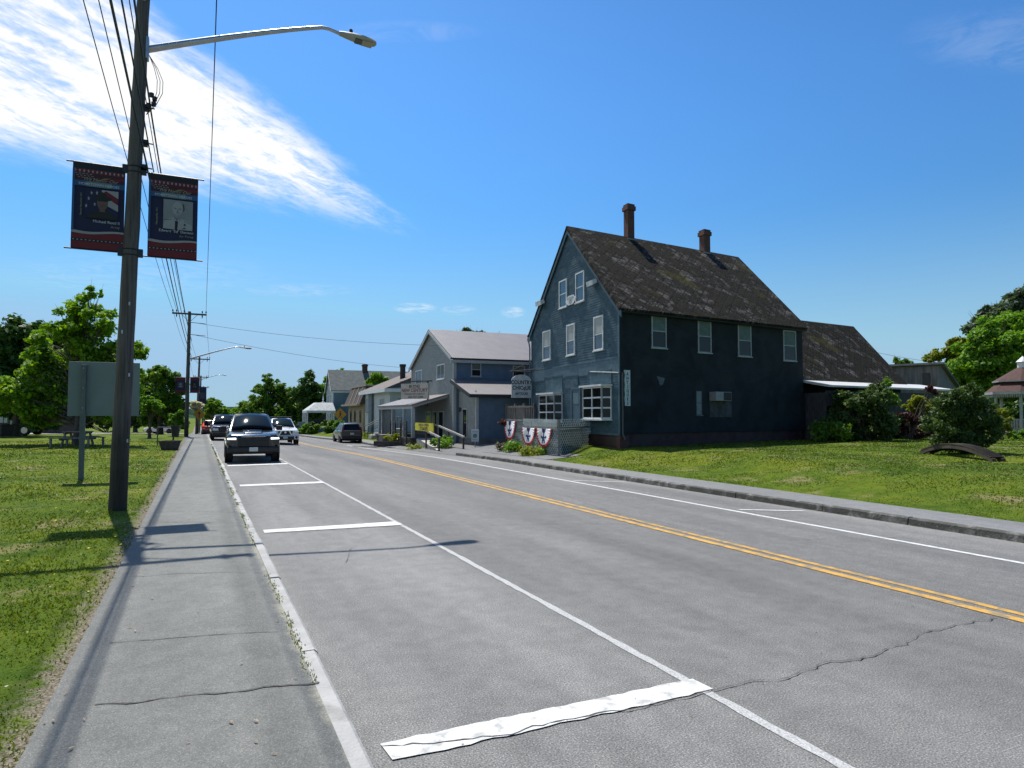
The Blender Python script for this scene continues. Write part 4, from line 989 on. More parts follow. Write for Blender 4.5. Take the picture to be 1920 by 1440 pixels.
# plants and pots at the foot of the lattice
def clump_plant(name, label, cat, base, r, h, n, size, mat, seed, group=None):
    root = thing(name, label, cat, base, group=group); g = random.Random(seed); cl = []
    for _ in range(9):
        a = g.uniform(0, 6.28); q = r * g.random() ** .5 * .7
        cl.append((Vector((q * math.cos(a), q * math.sin(a), h * g.uniform(.25, .75))), r * .42))
    np_mesh('foliage', leaf_cloud(cl, n, size, seed, aspect=2.2), None, 4, mat, root)
    mb = MB()
    for c, rr in cl: mb.tube([(0, 0, 0), c * .6, c], .008, 4)
    mb.build('stem', BARK, root); return root
clump_plant('weed_clump', 'yellow-green weeds along the foot of the white lattice', 'weeds', at_base(1000, 30), .8, .32, 700, .07, L_YEL, 61)
clump_plant('weed_clump', 'pale weeds at the left end of the white lattice under the shaded bunting', 'weeds', at_base(962, 32.5), .6, .55, 520, .08, L_VIV, 62)
clump_plant('weed_clump', 'green weeds by the lattice corner post', 'weeds', at_base(1018, 29.8), .45, .3, 300, .06, L_VIV, 63)
clump_plant('potted_flowers', 'dark red flower clump hanging at the left end of the lattice rail', 'hanging plant', on_depth(943, 800, 34.5), .32, .42, 300, .07, L_PUR, 64)
clump_plant('potted_flowers', 'pinkish grey potted plant standing at the lattice foot, far left', 'plant', at_base(940, 33.5), .32, .5, 220, .07, leafmat('dusty pink leaf', [(.22, .17, .16), (.12, .14, .07)], .3), 65)
# ================================================================ RESTAURANT
GSID = M('grey clapboard', (.215, .235, .228), .65, .08, 2.5, dirt=(.26, .28, .27), dirt_at=.64, stretch=(1, 1, 2))
GBLU = M('blue grey clapboard', (.095, .150, .215), .65, .08, 2.5)
GTRIM = M('pale grey trim', (.36, .39, .385), .55, .06, 5)
def ribbed(name, col):
    m, nt, b = nodes(name); v = nt.nodes.new('ShaderNodeUVMap').outputs[0]
    s = nt.nodes.new('ShaderNodeSeparateXYZ'); lk(nt, v, s.inputs[0])
    wv = mathn(nt, 'SINE', mathn(nt, 'MULTIPLY', s.outputs[0], 2 * math.pi / .23)); rib = mathn(nt, 'GREATER_THAN', wv, .78)
    n = noise(nt, 1.2, 4, vec=v); c = ramp(nt, n.outputs[0], [(.3, sc(col, .9)), (.7, sc(col, 1.1))]).outputs[0]
    c = mixc(nt, mathn(nt, 'MULTIPLY', rib, .25), c, sc(col, .55)); lk(nt, c, b.inputs['Base Color']); b.inputs['Roughness'].default_value = .5; b.inputs['Metallic'].default_value = .0
    bump(nt, b, rib, .8, .03); MATS[name] = m; return m
MROOF = ribbed('grey brown metal roof', (.20, .178, .172))
BROOF = M('dark roof edge', (.02, .02, .022), .6)
X0r, Y0r = 15.2, 41.3
Rp = Vector((X0r, Y0r, gz(X0r, Y0r)))
ra, rb = az(2.0), az(92.0)
rest = thing('restaurant_building', 'two-storey grey and blue clapboard restaurant with ribbed metal roof and front porch', 'building', Rp)
RFm = Frame((0, 0, -Rp.z), ra, rb)
rfront = Wall(Rp, ra, Rp, -rb); rside = Wall(Rp, rb, Rp, -ra)
Wr, Lr = 10.9, 12.5; rzt = 5.5; rzr = 7.85 + .1; rsl = (rzr - rzt) / (Wr / 2)
zb = Rp.z - .3
mb = MB(); mb.prism([(0, zb), (Wr, zb), (Wr, rzt), (Wr / 2, rzr - .08), (0, rzt)], 0, Lr, RFm); mb.build('wall', GBLU, rest)
mb = MB(); clapboards(mb, rfront, lambda z: (0, Wr) if z < rzt else ((z - rzt) / rsl, Wr - (z - rzt) / rsl), Rp.z + .35, rzr - .1, .14, .02); mb.build('front_siding', GSID, rest, fix=False)
mb = MB(); clapboards(mb, rside, lambda z: (0, Lr), Rp.z + .35, rzt, .14, .014); mb.build('side_siding', GBLU, rest, fix=False)
mb = MB(); mb.box(-.02, .16, 0, .04, Rp.z, rzt, rfront); mb.box(.0, .16, 0.001, .04, Rp.z, rzt, rside); mb.build('corner_board', GTRIM, rest); mb = MB(); mb.box(Wr - .16, Wr, 0, .04, Rp.z, rzt, rfront); mb.build('corner_board', GTRIM, rest)
for (xa, xb, sgn) in ((-.28, Wr / 2, 1), (Wr + .28, Wr / 2 + .002, -1)):
    ze = rzt - .28 * rsl + .08
    P = [RFm((xa, -.20, ze)), RFm((xa, Lr + .3, ze)), RFm((xb, Lr + .3, rzr + .06)), RFm((xb, -.20, rzr + .06))]
    mb = MB(); slab(mb, P, th=.10); o = mb.build('roof', MROOF, rest); uv_planar(o, P[0], P[1] - P[0], P[3] - P[0])
    mb = MB(); mb.hexa([RFm((xa, -.22, ze - .30)), RFm((xb, -.22, rzr - .24)), RFm((xb, -.16, rzr - .24)), RFm((xa, -.16, ze - .30))], [RFm((xa, -.22, ze - .105)), RFm((xb, -.22, rzr - .05)), RFm((xb, -.16, rzr - .05)), RFm((xa, -.16, ze - .105))]); mb.build('rake_board', GTRIM, rest)
mb = MB(); ze = rzt - .28 * rsl + .08; mb.box(-.30, -.24, -.3, Lr + .3, ze - .30, ze - .105, RFm); mb.box(-.24, -.002, -.3, Lr + .3, ze - .28, ze - .24, RFm); mb.build('eave_board', GTRIM, rest)
mb = MB(); mb.box(-.325, -.30, -.34, Lr + .3, ze - .07, ze + .02, RFm); mb.build('drip_edge', BROOF, rest)
# windows
for box, gl, cu in (((780, 694, 792, 726), G_DARK, None), ((820, 683, 834.5, 711), G_DARK, CURTG)):
    window(rest, rfront, *rfront.rect(*box), WTRIM, gl, None, .08, cu, proud=.05, cols=2, cover=.7)
for box in ((883, 680, 902, 706), (961, 686, 984, 707)):
    window(rest, rside, *rside.rect(*box), GTRIM, G_DARK, .5, .07, CURTG, proud=.05, cover=.5)
# lean-to wing along the shaded side
lx0 = -3.4; la = 3.35
LZ = 3.05
mb = MB(); mb.prism([(lx0, zb), (-.03, zb), (-.03, LZ + .5), (lx0, LZ)], .35, Lr, RFm); lw = mb.build('lean_to_wing', GBLU, rest)
lside = Wall(Rp + ra * lx0, rb, Rp, -ra); lfr = Wall(Rp + rb * .35, ra, Rp, -rb)
mb = MB(); clapboards(mb, lside, lambda z: (.35, Lr), Rp.z + .42, LZ - .05, .14, .014); mb.build('siding', GBLU, lw, fix=False)
mb = MB(); clapboards(mb, lfr, lambda z: (lx0, -.03), Rp.z + .42, LZ + .2, .14, .02); mb.build('siding', GSID, lw, fix=False)
mb = MB(); mb.box(lx0 - .02, lx0 + .15, 0, .04, Rp.z - .2, LZ, lfr); mb.box(.35, .47, 0, .04, Rp.z - .2, LZ, lside); mb.build('corner_board', GTRIM, lw)
mb = MB(); mb.box(lx0 - .03, -.1, .3, Lr, zb, Rp.z + .40, RFm); mb.build('foundation', M('grey concrete', (.16, .155, .145), .9, .2, 3), lw)
lz0 = LZ - .05; lz1 = LZ + 1.02
P = [RFm((lx0 - .45, -.25, lz0)), RFm((lx0 - .45, Lr + .2, lz0)), RFm((-.02, Lr + .2, lz1)), RFm((-.02, -.25, lz1))]
mb = MB(); slab(mb, P, th=.09); o = mb.build('lean_to_roof', MROOF, rest); uv_planar(o, P[0], P[1] - P[0], P[3] - P[0])
mb = MB(); mb.box(lx0 - .48, lx0 - .45, -.25, Lr + .2, lz0 - .20, lz0 - .02, RFm)
mb.hexa([RFm((lx0 - .45, -.28, lz0 - .22)), RFm((-.02, -.28, lz1 - .22)), RFm((-.02, -.25, lz1 - .22)), RFm((lx0 - .45, -.25, lz0 - .22))], [RFm((lx0 - .45, -.28, lz0 + .015)), RFm((-.02, -.28, lz1 + .015)), RFm((-.02, -.25, lz1 + .015)), RFm((lx0 - .45, -.25, lz0 + .015))])
mb.build('drip_edge', BROOF, rest)
mb = MB(); mb.box(lx0 - .30, lx0, .2, Lr, lz0 - .16, lz0 - .10, RFm); mb.build('soffit', GTRIM, rest)
# front porch roof and posts
pz0, pz1 = 2.42, 3.15
ps0, ps1 = 1.2, Wr + 1.0
P = [RFm((ps0 - .2, -2.6, pz0)), RFm((ps1, -2.6, pz0)), RFm((ps1, -.02, pz1)), RFm((ps0 - .2, -.02, pz1))]
mb = MB(); slab(mb, P, th=.10); o = mb.build('porch_roof', MROOF, rest); uv_planar(o, P[0], P[1] - P[0], P[3] - P[0])
mb = MB(); mb.box(ps0, ps1 - .2, -2.5, -2.35, pz0 - .28, pz0 - .10, RFm)
mb.prism([(-2.5, pz0 - .22), (-.03, pz1 - .24), (-.03, pz1 - .12), (-2.5, pz0 - .10)], ps0 - .05, ps0 + .02, lambda p: RFm((p[1], p[0], p[2]))); mb.build('porch_beam', GTRIM, rest)
dz_ = Rp.z + .36
for s in (ps0 + .1, 3.6, 7.0, ps1 - .3):
    mb = MB(); mb.box(s - .10, s + .10, -2.5, -2.30, dz_, pz0 - .28, RFm); mb.build('porch_post', GTRIM, rest)
mb = MB(); mb.box(ps0 - .2, ps1, -2.7, -.02, Rp.z + .22, dz_, RFm); mb.box(ps0 - .1, ps1 - .1, -2.6, -.1, zb, Rp.z + .22, RFm); mb.build('porch_deck', M('dark deck wood', (.07, .062, .055), .85, .3, 4, stretch=(1, 5, 1)), rest)
# glazed porch front: dark door and windows
for (s0, s1) in ((2.2, 3.2), (3.7, 4.6), (5.3, 6.5)):
    mb = MB(); mb.box(s0 - .08, s0, 0, .07, dz_, dz_ + 1.78, rfront); mb.box(s1, s1 + .08, 0, .07, dz_, dz_ + 1.78, rfront); mb.box(s0, s1, 0, .07, dz_ + 1.70, dz_ + 1.78, rfront); dd = mb.build('door', GTRIM, rest)
    g = MB(); g.box(s0, s1, 0, .045, dz_, dz_ + 1.70, rfront); g.build('pane', G_DARK, dd)
mb = MB(); mb.box(7.2, Wr + .6, -2.25, -2.2, dz_, pz0 - .28, RFm); mb.build('porch_screen', M('dark porch screen', (.05, .06, .06), .6, .3, 5, stretch=(5, 1, .5)), rest)
# lamp by the lean-to door
mb = MB(); mb.tube([lfr((-.7, .0, dz_ + 1.9)), lfr((-.7, .16, dz_ + 1.9))], .02, 5); mb.lathe([(.03, .16), (.09, .10), (.08, -.10), (.03, -.14)], 8, lambda p: lfr((-.7 + p[0], .18 + p[1], dz_ + 1.85 + p[2]))); mb.build('wall_lamp', IRON, rest)
a, b, c, d = lfr.rect(862, 765, 869, 806)
mb = MB(); mb.box(-1.75, -.85, 0, .05, dz_ - .1, dz_ + 1.95, lfr); dd = mb.build('door', GTRIM, rest); mb = MB(); mb.box(-1.65, -.95, .05, .06, dz_ + .1, dz_ + 1.85, lfr); mb.build('pane', G_DARK, dd)
# ramp with handrail
DKW = M('dark stained wood', (.055, .05, .045), .85, .3, 4, bmp=.3)
rp0 = at_base(848, 37.2)
rp = thing('wheelchair_ramp', 'concrete ramp with dark wooden handrails sloping from the restaurant porch', 'ramp', rp0)
rp_top = RFm((1.2, -1.6, dz_)) + Rp
dv = Vector((rp0.x - rp_top.x, rp0.y - rp_top.y, 0)); Lrm = dv.length; dv.normalize(); pv = Vector((dv.y, -dv.x, 0))
KF = Frame((rp_top - rp0) - Vector((0, 0, rp_top.z - rp0.z)), dv, pv)
zT = rp_top.z - rp0.z
mb = MB(); mb.prism([(0, zT), (Lrm, .03), (Lrm, -.1), (0, -.1)], -.65, .65, KF); mb.build('deck', M('pale concrete', (.42, .40, .36), .9, .12, 4), rp)
for sgn in (-.7, .7):
    mb = MB(); mb.hexa([KF((0, sgn - .04, zT + .82)), KF((Lrm, sgn - .04, .85)), KF((Lrm, sgn + .06, .85)), KF((0, sgn + .06, zT + .82))], [KF((0, sgn - .04, zT + .92)), KF((Lrm, sgn - .04, .95)), KF((Lrm, sgn + .06, .95)), KF((0, sgn + .06, zT + .92))]); mb.build('handrail', M('grey rail cap', (.30, .29, .27), .8, .2, 5), rp)
    for t in (.05, .5, .97):
        mb = MB(); mb.box(Lrm * t - .05, Lrm * t + .05, sgn - .05, sgn + .04, -.1, zT * (1 - t) + .03 * t + .82, KF); mb.build('post', DKW, rp)
# porch railing with the OPEN 7 DAYS banner
prf = Wall(RFm((0, -2.72, 0)) + Rp, ra, Rp, -rb)
pr = thing('porch_railing', 'dark wooden porch railing and box in front of the restaurant doors', 'railing', RFm((4.5, -2.75, dz_)) + Rp)
QF = Frame(prf.o + Rp - pr.location, prf.d, prf.n)
mb = MB(); mb.box(1.6, 6.4, .0, .07, dz_ + .95, dz_ + 1.04, QF); mb.box(1.6, 6.4, .01, .05, dz_ + .35, dz_ + .42, QF); mb.build('rail', DKW, pr)
for s in (1.65, 3.2, 4.8, 6.35):
    mb = MB(); mb.box(s - .06, s + .06, -.02, .08, Rp.z - .1, dz_ + 1.1, QF); mb.build('post', DKW, pr)
mb = MB(); mb.box(5.2, 6.6, .1, .8, Rp.z - .1, dz_ + .05, QF); mb.box(5.15, 6.65, .08, .86, dz_ + .05, dz_ + .10, QF); mb.build('timber_box', WOOD_G, pr)
a, b, c, d = prf.rect(781, 793, 816, 808)
bn = thing('open_banner', 'yellow banner lettered OPEN 7 DAYS tied to the restaurant porch railing', 'banner', prf((a, .1, c)) + Rp)
BF = Frame(prf.o + Rp - bn.location, prf.d, prf.n)
YB = M('yellow banner cloth', (.62, .56, .02), .6, .08, 4)
mb = MB(); n = 12
fr_ = [(a + (b - a) * i / n, .10 + .015 * math.sin(i * 1.4)) for i in range(n + 1)]
for (xa, ya), (xb, yb) in zip(fr_[:-1], fr_[1:]): mb.add([BF((xa, ya, c)), BF((xb, yb, c)), BF((xb, yb, d)), BF((xa, ya, d))], [(0, 1, 2, 3)])
o = mb.build('cloth', YB, bn); sm = o.modifiers.new('thickness', 'SOLIDIFY'); sm.thickness = .004; sm.offset = 0
mb = MB(); BFm = lambda p: BF((a + b - p[0], p[1], p[2])); hh = d - c
mb.text("7 DAYS", (a + b) / 2, c + hh * .08, hh * .60, BFm, .128, sx=1.35 * (b - a) / (hh * 6.2) , bold=.03); mb.text("WE'RE OPEN", (a + b) / 2, c + hh * .60, hh * .40, BFm, .128, sx=1.5 * (b - a) / (hh * 6.2), bold=.02)
mb.build('lettering', BLKP, bn)
# NEW CENTURY sign hung from a bar off the porch roof
ns = Wall(RFm((2.6, 0, 0)) + Rp, rb, Rp, -ra)
nsp = on_depth(798, 750, 44.0)
s1 = on_depth(753, 716, 45.6); s2 = on_depth(804, 719, 44.4)
wv = Vector((s2.x - s1.x, s2.y - s1.y, 0)); wS = wv.length; wv.normalize()
zS1 = 1.8 + (776 - 719) / FPX * 45; zS0 = 1.8 + (776 - 748) / FPX * 45
nsb = thing('restaurant_sign', 'cream board sign lettered NEW CENTURY CHINESE RESTAURANT over the porch roof', 'sign', Vector((s1.x, s1.y, zS0)))
NF = Frame(Vector((0, 0, 0)), wv, Vector((wv.y, -wv.x, 0))); hS = zS1 - zS0
CREAM = M('cream sign board', (.46, .43, .37), .6, .06, 4, dirt=(.38, .35, .3), dirt_at=.66)
mb = MB(); mb.box(0, wS, -.06, .06, 0, hS, NF); mb.build('board', CREAM, nsb, bevel=.01)
mb = MB(); mb.box(-.08, wS + .25, -.05, .05, hS + .10, hS + .17, NF); mb.box(wS - .12, wS - .06, -.05, .05, -.5, hS + .10, NF); mb.box(.06, .12, -.05, .05, hS, hS + .1, NF); mb.build('frame', IRON, nsb)
RED = M('red lettering', (.16, .015, .018), .6)
mb = MB(); mb.text('NEW CENTURY', wS / 2, hS * .45, hS * .31, NF, .066, sx=.93 * wS / (hS * .31 * 6.95), bold=.02); mb.build('lettering', RED, nsb)
mb = MB(); mb.text('新世紀', wS / 2, hS * .72, hS * .24, NF, .066, sx=1.3, bold=.01); mb.text('CHINESE RESTAURANT', wS / 2, hS * .26, hS * .17, NF, .066, sx=.86 * wS / (hS * .17 * 11.6), bold=.004); mb.text('603-747-3388', wS / 2 + .1, hS * .06, hS * .19, NF, .066, sx=.7 * wS / (hS * .19 * 7.2), bold=.012); mb.build('lettering', BLKP, nsb)
# small reserved-parking sign
pk0 = at_base(891, 39.0)
ps = thing('parking_sign', 'small pale reserved-parking sign on a thin post against the lean-to wall', 'sign', pk0)
mb = MB(); mb.tube([(0, 0, -.1), (0, 0, 1.0)], .025, 6); mb.build('post', M('galvanised steel', (.35, .36, .36), .5, metal=.6), ps)
cdir = Vector((math.cos(YAW), -math.sin(YAW), 0)); PF = Frame((0, 0, 0), cdir, (-math.sin(YAW), -math.cos(YAW), 0))
mb = MB(); mb.box(-.22, .22, .025, .04, .32, 1.02, PF); mb.build('panel', WSIGN, ps, bevel=.01)
mb = MB(); mb.text('RESERVED', 0, .86, .11, PF, .043, sx=.72); mb.text('PARKING', 0, .40, .10, PF, .043, sx=.8)
mb.lathe([(.001, .041), (.13, .041), (.13, .043), (.001, .043)], 16, lambda p: PF((p[0], p[2], .66 + p[1]))); mb.build('lettering', M('faded green print', (.12, .20, .19), .7), ps)
# planting bed, stone edging, weeds
pb0 = at_base(742, 46)
pb = thing('planter_box', 'long dark timber planting bed with yellow green hostas left of the porch', 'planter', pb0)
PBF = Frame((0, 0, 0), cdir, (math.sin(YAW), math.cos(YAW), 0))
mb = MB()
for i in range(3): mb.box(-1.5, 1.5, -.05, .05, -.1 + i * .2, .09 + i * .2, PBF)
mb.box(-1.5, -1.4, .05, 1.2, -.1, .49, PBF); mb.box(1.4, 1.5, .05, 1.2, -.1, .49, PBF); mb.build('timber', DKW, pb)
mb = MB(); mb.box(-1.4, 1.4, .05, 1.2, .3, .42, PBF); mb.build('soil', DIRT, pb)
clump_plant('hosta_clump', 'yellow green hostas growing in the long timber planting bed', 'plant', pb0 + PBF((.1, .55, .42)), 1.0, .45, 420, .16, L_YEL, 71)
clump_plant('weed_clump', 'sunlit weeds in front of the dark porch steps', 'weeds', at_base(828, 39.3), .8, .7, 700, .09, L_VIV, 72)
clump_plant('weed_clump', 'low yellow grass tuft at the restaurant forecourt edge', 'weeds', at_base(790, 41), 1.0, .25, 450, .09, L_YEL, 73)
e0 = at_base(735, 44.5); ed = thing('stone_edging', 'low row of weathered edging stones bordering the forecourt', 'edging', e0)
mb = MB(); g = random.Random(5); x = -2.8
while x < 2.6:
    ln = g.uniform(.4, .8); mb.box(x, x + ln - .03, -.12 + g.uniform(-.03, .03), .14, -.1, .16 + g.uniform(-.04, .05), PBF); x += ln
mb.build('stones', GRAN, ed, bevel=.03)
mb = MB(); q = PBF((2.6, 0, 0)); mb.hexa([q, q + Vector((.1, 0, 0)), q + Vector((.9, -2.6, 0)), q + Vector((.75, -2.6, 0))], [q + Vector((0, 0, .2)), q + Vector((.12, 0, .2)), q + Vector((.92, -2.6, .12)), q + Vector((.75, -2.6, .12))]); mb.build('kerb_stone', M('pale kerb stone', (.55, .54, .5), .85, .1, 4), ed, bevel=.02)
# ================================================================ LOW WHITE BUILDING
WSID = M('white siding', (.42, .455, .465), .6, .05, 2, stretch=(1, 1, 2))
def gable_house(name, label, cat, P, da, db, W, L, zt, zr, wall, roof, ridge_along='b', ov=.3, th=.12, pitch=.15, base_h=.3, front_mat=None, side_mat=None):
    """footprint W along da, L along db from corner P; ridge along db"""
    root = thing(name, label, cat, P); F = Frame((0, 0, -P.z), da, db); zb = P.z - .4
    mb = MB(); mb.prism([(0, zb), (W, zb), (W, zt), (W / 2, zr - .05), (0, zt)], 0, L, F); mb.build('wall', wall, root)
    fr = Wall(P, da, P, -db); sd2 = Wall(P, db, P, -da); sl = (zr - zt) / (W / 2)
    mb = MB(); clapboards(mb, fr, lambda z: (0, W) if z < zt else ((z - zt) / sl, W - (z - zt) / sl), P.z + base_h, zr - .08, pitch, .018); mb.build('front_siding', front_mat or wall, root, fix=False)
    mb = MB(); clapboards(mb, sd2, lambda z: (0, L), P.z + base_h, zt, pitch, .014); mb.build('side_siding', side_mat or wall, root, fix=False)
    for xa, xb in ((-ov, W / 2), (W + ov, W / 2 + .002)):
        ze = zt - ov * sl + .08
        Q = [F((xa, -ov, ze)), F((xa, L + ov, ze)), F((xb, L + ov, zr + .05)), F((xb, -ov, zr + .05))]
        mb = MB(); slab(mb, Q, th=th); o = mb.build('roof', roof, root); uv_planar(o, Q[0], Q[1] - Q[0], Q[3] - Q[0])
        mb = MB(); mb.hexa([F((xa, -ov - .03, ze - .28)), F((xb, -ov - .03, zr - .23)), F((xb, -ov + .04, zr - .23)), F((xa, -ov + .04, ze - .28))], [F((xa, -ov - .03, ze - .12)), F((xb, -ov - .03, zr - .08)), F((xb, -ov + .04, zr - .08)), F((xa, -ov + .04, ze - .12))]); mb.build('rake_board', WTRIM, root)
    mb = MB(); mb.box(-.02, .14, 0, .035, P.z, zt, fr); mb.box(-.0, .14, .001, .035, P.z, zt, sd2); mb.build('corner_board', WTRIM, root); mb = MB(); mb.box(W - .14, W + .0, 0, .035, P.z, zt, fr); mb.build('corner_board', WTRIM, root)
    return root, F, fr, sd2
BRF = M('brown shingles', (.15, .125, .11), .85, .2, 3, bmp=.4)
wp = at_base(731, 62); wa, wb2 = az(1.0), az(91.0)
# ridge parallel to the street: gable end faces the camera -> da runs away from the street
wroot = thing('white_building', 'low white building with shallow brown roof and tall black stove pipe left of the restaurant', 'building', wp)
WF = Frame((0, 0, -wp.z), wa, wb2); wst = Wall(wp, wa, wp, -wb2); wsd = Wall(wp, wb2, wp, -wa)
wze = 4.3; wzr = 6.6; wL = 10.8; wD = 11.0; zb = wp.z - .5
mb = MB(); mb.prism([(0, zb), (wD, zb), (wD, wze), (wD / 2, wzr), (0, wze)], 0, wL, lambda p: WF((p[1], p[0], p[2]))); mb.build('wall', WSID, wroot)
mb = MB(); clapboards(mb, wst, lambda z: (0, wL), wp.z + .2, wze - .05, .2, .016); mb.build('street_siding', WSID, wroot, fix=False)
mb = MB(); clapboards(mb, wsd, lambda z: (0, wD), wp.z + .2, wze - .05, .2, .016); mb.build('side_siding', WSID, wroot, fix=False)
slw = (wzr - wze) / (wD / 2)
for xa, xb in ((-.6, wD / 2), (wD + .6, wD / 2 + .002)):
    ze = wze - .6 * slw + .12 if xa < 0 else wze - .6 * slw + .12
    mb = MB(); slab(mb, [WF((-.6, xa, ze)), WF((wL + .6, xa, ze)), WF((wL + .6, xb, wzr + .12)), WF((-.6, xb, wzr + .12))], th=.11); mb.build('roof', BRF, wroot)
FASC = M('bright white fascia', (.78, .78, .76), .5, .04, 4)
mb = MB(); ze = wze - .6 * slw; mb.box(-.64, wL + .6, -.66, -.6, ze - .22, ze + .11, WF); mb.box(-.66, -.6, -.6, 4.2, ze - .22, ze + .10, WF); mb.box(-.6, wL + .6, -.6, 0, ze - .16, ze - .10, WF); mb.box(-.6, 0, 0, 4.2, ze - .16, ze - .10, WF)
mb.build('fascia', FASC, wroot)
mb = MB(); mb.prism([(0.1, wze), (wD - .1, wze), (wD / 2, wzr - .1)], -.03, -.002, lambda p: WF((p[1], p[0], p[2]))); mb.build('gable_infill', M('brown grey gable boards', (.22, .20, .185), .8, .1, 4), wroot)
for box in ((686, 746, 693, 775), (713, 747, 720.5, 775)):
    window(wroot, wst, *wst.rect(*box), GTRIM, G_SKY, None, .09, M('grey shade', (.24, .28, .30), .7), proud=.06, cover=.97)
a, b, c, d = wst.rect(695, 745, 701, 811)
mb = MB(); mb.box(a, b, 0, .25, wp.z, wze - .3, wst); mb.build('pilaster', M('slate blue pilaster', (.10, .14, .16), .7), wroot)
a, b, c, d = wsd.rect(746, 746, 765, 761); window(wroot, wsd, a, b, c, d, GTRIM, G_DARK, None, .08, None, proud=.05)
q = on_depth(755, 710, 66.5) ; zt_p = on_depth(755, 683, 66.5).z
mb = MB(); ql = q - wp; mb.lathe([(.27, ql.z - 1.2), (.27, zt_p - wp.z - .25), (.33, zt_p - wp.z - .24), (.33, zt_p - wp.z)], 14, lambda p: Vector((ql.x + p[0], ql.y + p[1], p[2]))); mb.build('stove_pipe', M('black brick pipe', (.03, .028, .026), .8, .3, 4), wroot, True)
a, b, c, d = wst.rect(722, 768, 725, 775); mb = MB(); mb.box(a, b, 0, .14, c, d, wst); mb.build('meter_box', IRON, wroot)
# entrance steps with metal handrail
st0 = at_base(728, 58.5)
stp = thing('entry_steps', 'grassy entry steps with thin black metal handrails beside the low white building', 'steps', st0)
SF = Frame((0, 0, 0), rb, ra); 
mb = MB()
for i in range(4): mb.box(-1.6 + .45 * i, 1.2, -.7, .7, -.2 if i == 0 else .18 * i - .02, .18 * (i + 1), SF)
mb.build('treads', M('pale concrete', (.42, .40, .36)), stp)
for y in (-.75, .75):
    mb = MB(); mb.tube([SF((-1.9, y, 0)), SF((-1.9, y, .95)), SF((-.2, y, 1.75)), SF((1.0, y, 1.75)), SF((1.0, y, .6))], .03, 6); mb.tube([SF((-.2, y, .5)), SF((-.2, y, 1.75))], .025, 6); mb.tube([SF((-1.9, y, .5)), SF((-.2, y, 1.25))], .02, 5); mb.build('handrail', IRON, stp)
# ================================================================ TAN MANSARD SHOP
tp = at_base(681, 76); ta, tb = az(1), az(91)
TAN = M('tan stucco', (.30, .24, .165), .85, .08, 2); MAN = M('dark brown mansard shingles', (.055, .042, .036), .85, .25, 4, bmp=.4)
tn = thing('tan_shop', 'small tan shop with dark brown mansard roof beside the low white building', 'building', tp)
TF = Frame((0, 0, -tp.z), ta, tb); tst = Wall(tp, ta, tp, -tb); tsd = Wall(tp, tb, tp, -ta)
tL = 9.0; z1 = 2.9; z2 = 5.0
mb = MB(); mb.box(0, tL, 0, 8, tp.z - .5, z1, TF); mb.build('wall', TAN, tn)
mb = MB(); mb.hexa([TF(p) for p in ((-.35, -.5, z1), (tL + .35, -.5, z1), (tL + .35, 8.4, z1), (-.35, 8.4, z1))], [TF(p) for p in ((.0, .35, z2), (tL, .35, z2), (tL, 8, z2), (0, 8, z2))]); mb.build('mansard_roof', MAN, tn)
mb = MB(); mb.box(-.45, tL + .45, -.85, -.5, z1 - .15, z1 + .05, TF); mb.box(-.1, tL + .1, .25, 8.1, z2 + .001, z2 + .14, TF); mb.build('cornice', M('tan trim', (.36, .30, .23), .8), tn)
for s in (1.2, 3.6, 6.0):
    mb = MB(); mb.hexa([TF((s, -.52, z1 + .05)), TF((s + .22, -.52, z1 + .05)), TF((s + .22, -.2, z1 + .05)), TF((s, -.2, z1 + .05))], [TF((s, .22, z2 - .1)), TF((s + .22, .22, z2 - .1)), TF((s + .22, .5, z2 - .1)), TF((s, .5, z2 - .1))]); mb.build('roof_rib', M('tan trim', (.36, .30, .23)), tn)
for s in (1.0, 4.2, 6.8):
    window(tn, tst, s, s + 1.0, tp.z + 1.0, tp.z + 2.4, WOOD_G, G_DARK, None, .08, None, proud=.05)
window(tn, tsd, 1.0, 1.7, tp.z + 1.2, tp.z + 2.3, WOOD_G, G_DARK, None, .08, None, proud=.05)
# ================================================================ GREY GABLED HOUSE
gp = at_base(623, 96); ga, gb = az(2), az(92)
GRF = M('grey green shingles', (.105, .12, .115), .85, .18, 2, bmp=.3); SLB = M('slate blue clapboard', (.13, .19, .23), .7, .08, 2)
gr, GHF, gfr, gsd = gable_house('grey_house', 'slate blue house with steep grey-green roof and small chimney beyond the tan shop', 'house', gp, ga, gb, 6.0, 14.0, 5.4, 8.3, SLB, GRF, front_mat=M('pale blue grey clapboard', (.30, .36, .38), .7, .06, 2), pitch=.2)
mb = MB(); mb.box(2.6, 3.3, 4.8, 5.5, 7.6, 9.3, GHF); mb.box(2.52, 3.38, 4.72, 5.58, 9.0, 9.2, GHF); mb.build('chimney', BRICK, gr)
for s, z in ((1.0, 3.2), (3.8, 3.2), (2.4, 5.8)): window(gr, gfr, s, s + 1.0, z, z + 1.5, WTRIM, G_SKY, .5, .1, None, proud=.06)
for s in (1.0, 3.8): window(gr, gfr, s, s + 1.0, gp.z + .9, gp.z + 2.4, WTRIM, G_DARK, .5, .1, None, proud=.06)
mb = MB(); mb.box(-.22, -.02, -.2, 14.2, 4.85, 5.15, GHF); mb.build('frieze_board', WTRIM, gr)
pch = at_base(594, 93)
po = thing('white_porch', 'small white open porch with thin posts at the front of the slate blue house', 'porch', pch)
OF = Frame((0, 0, 0), ga, gb)
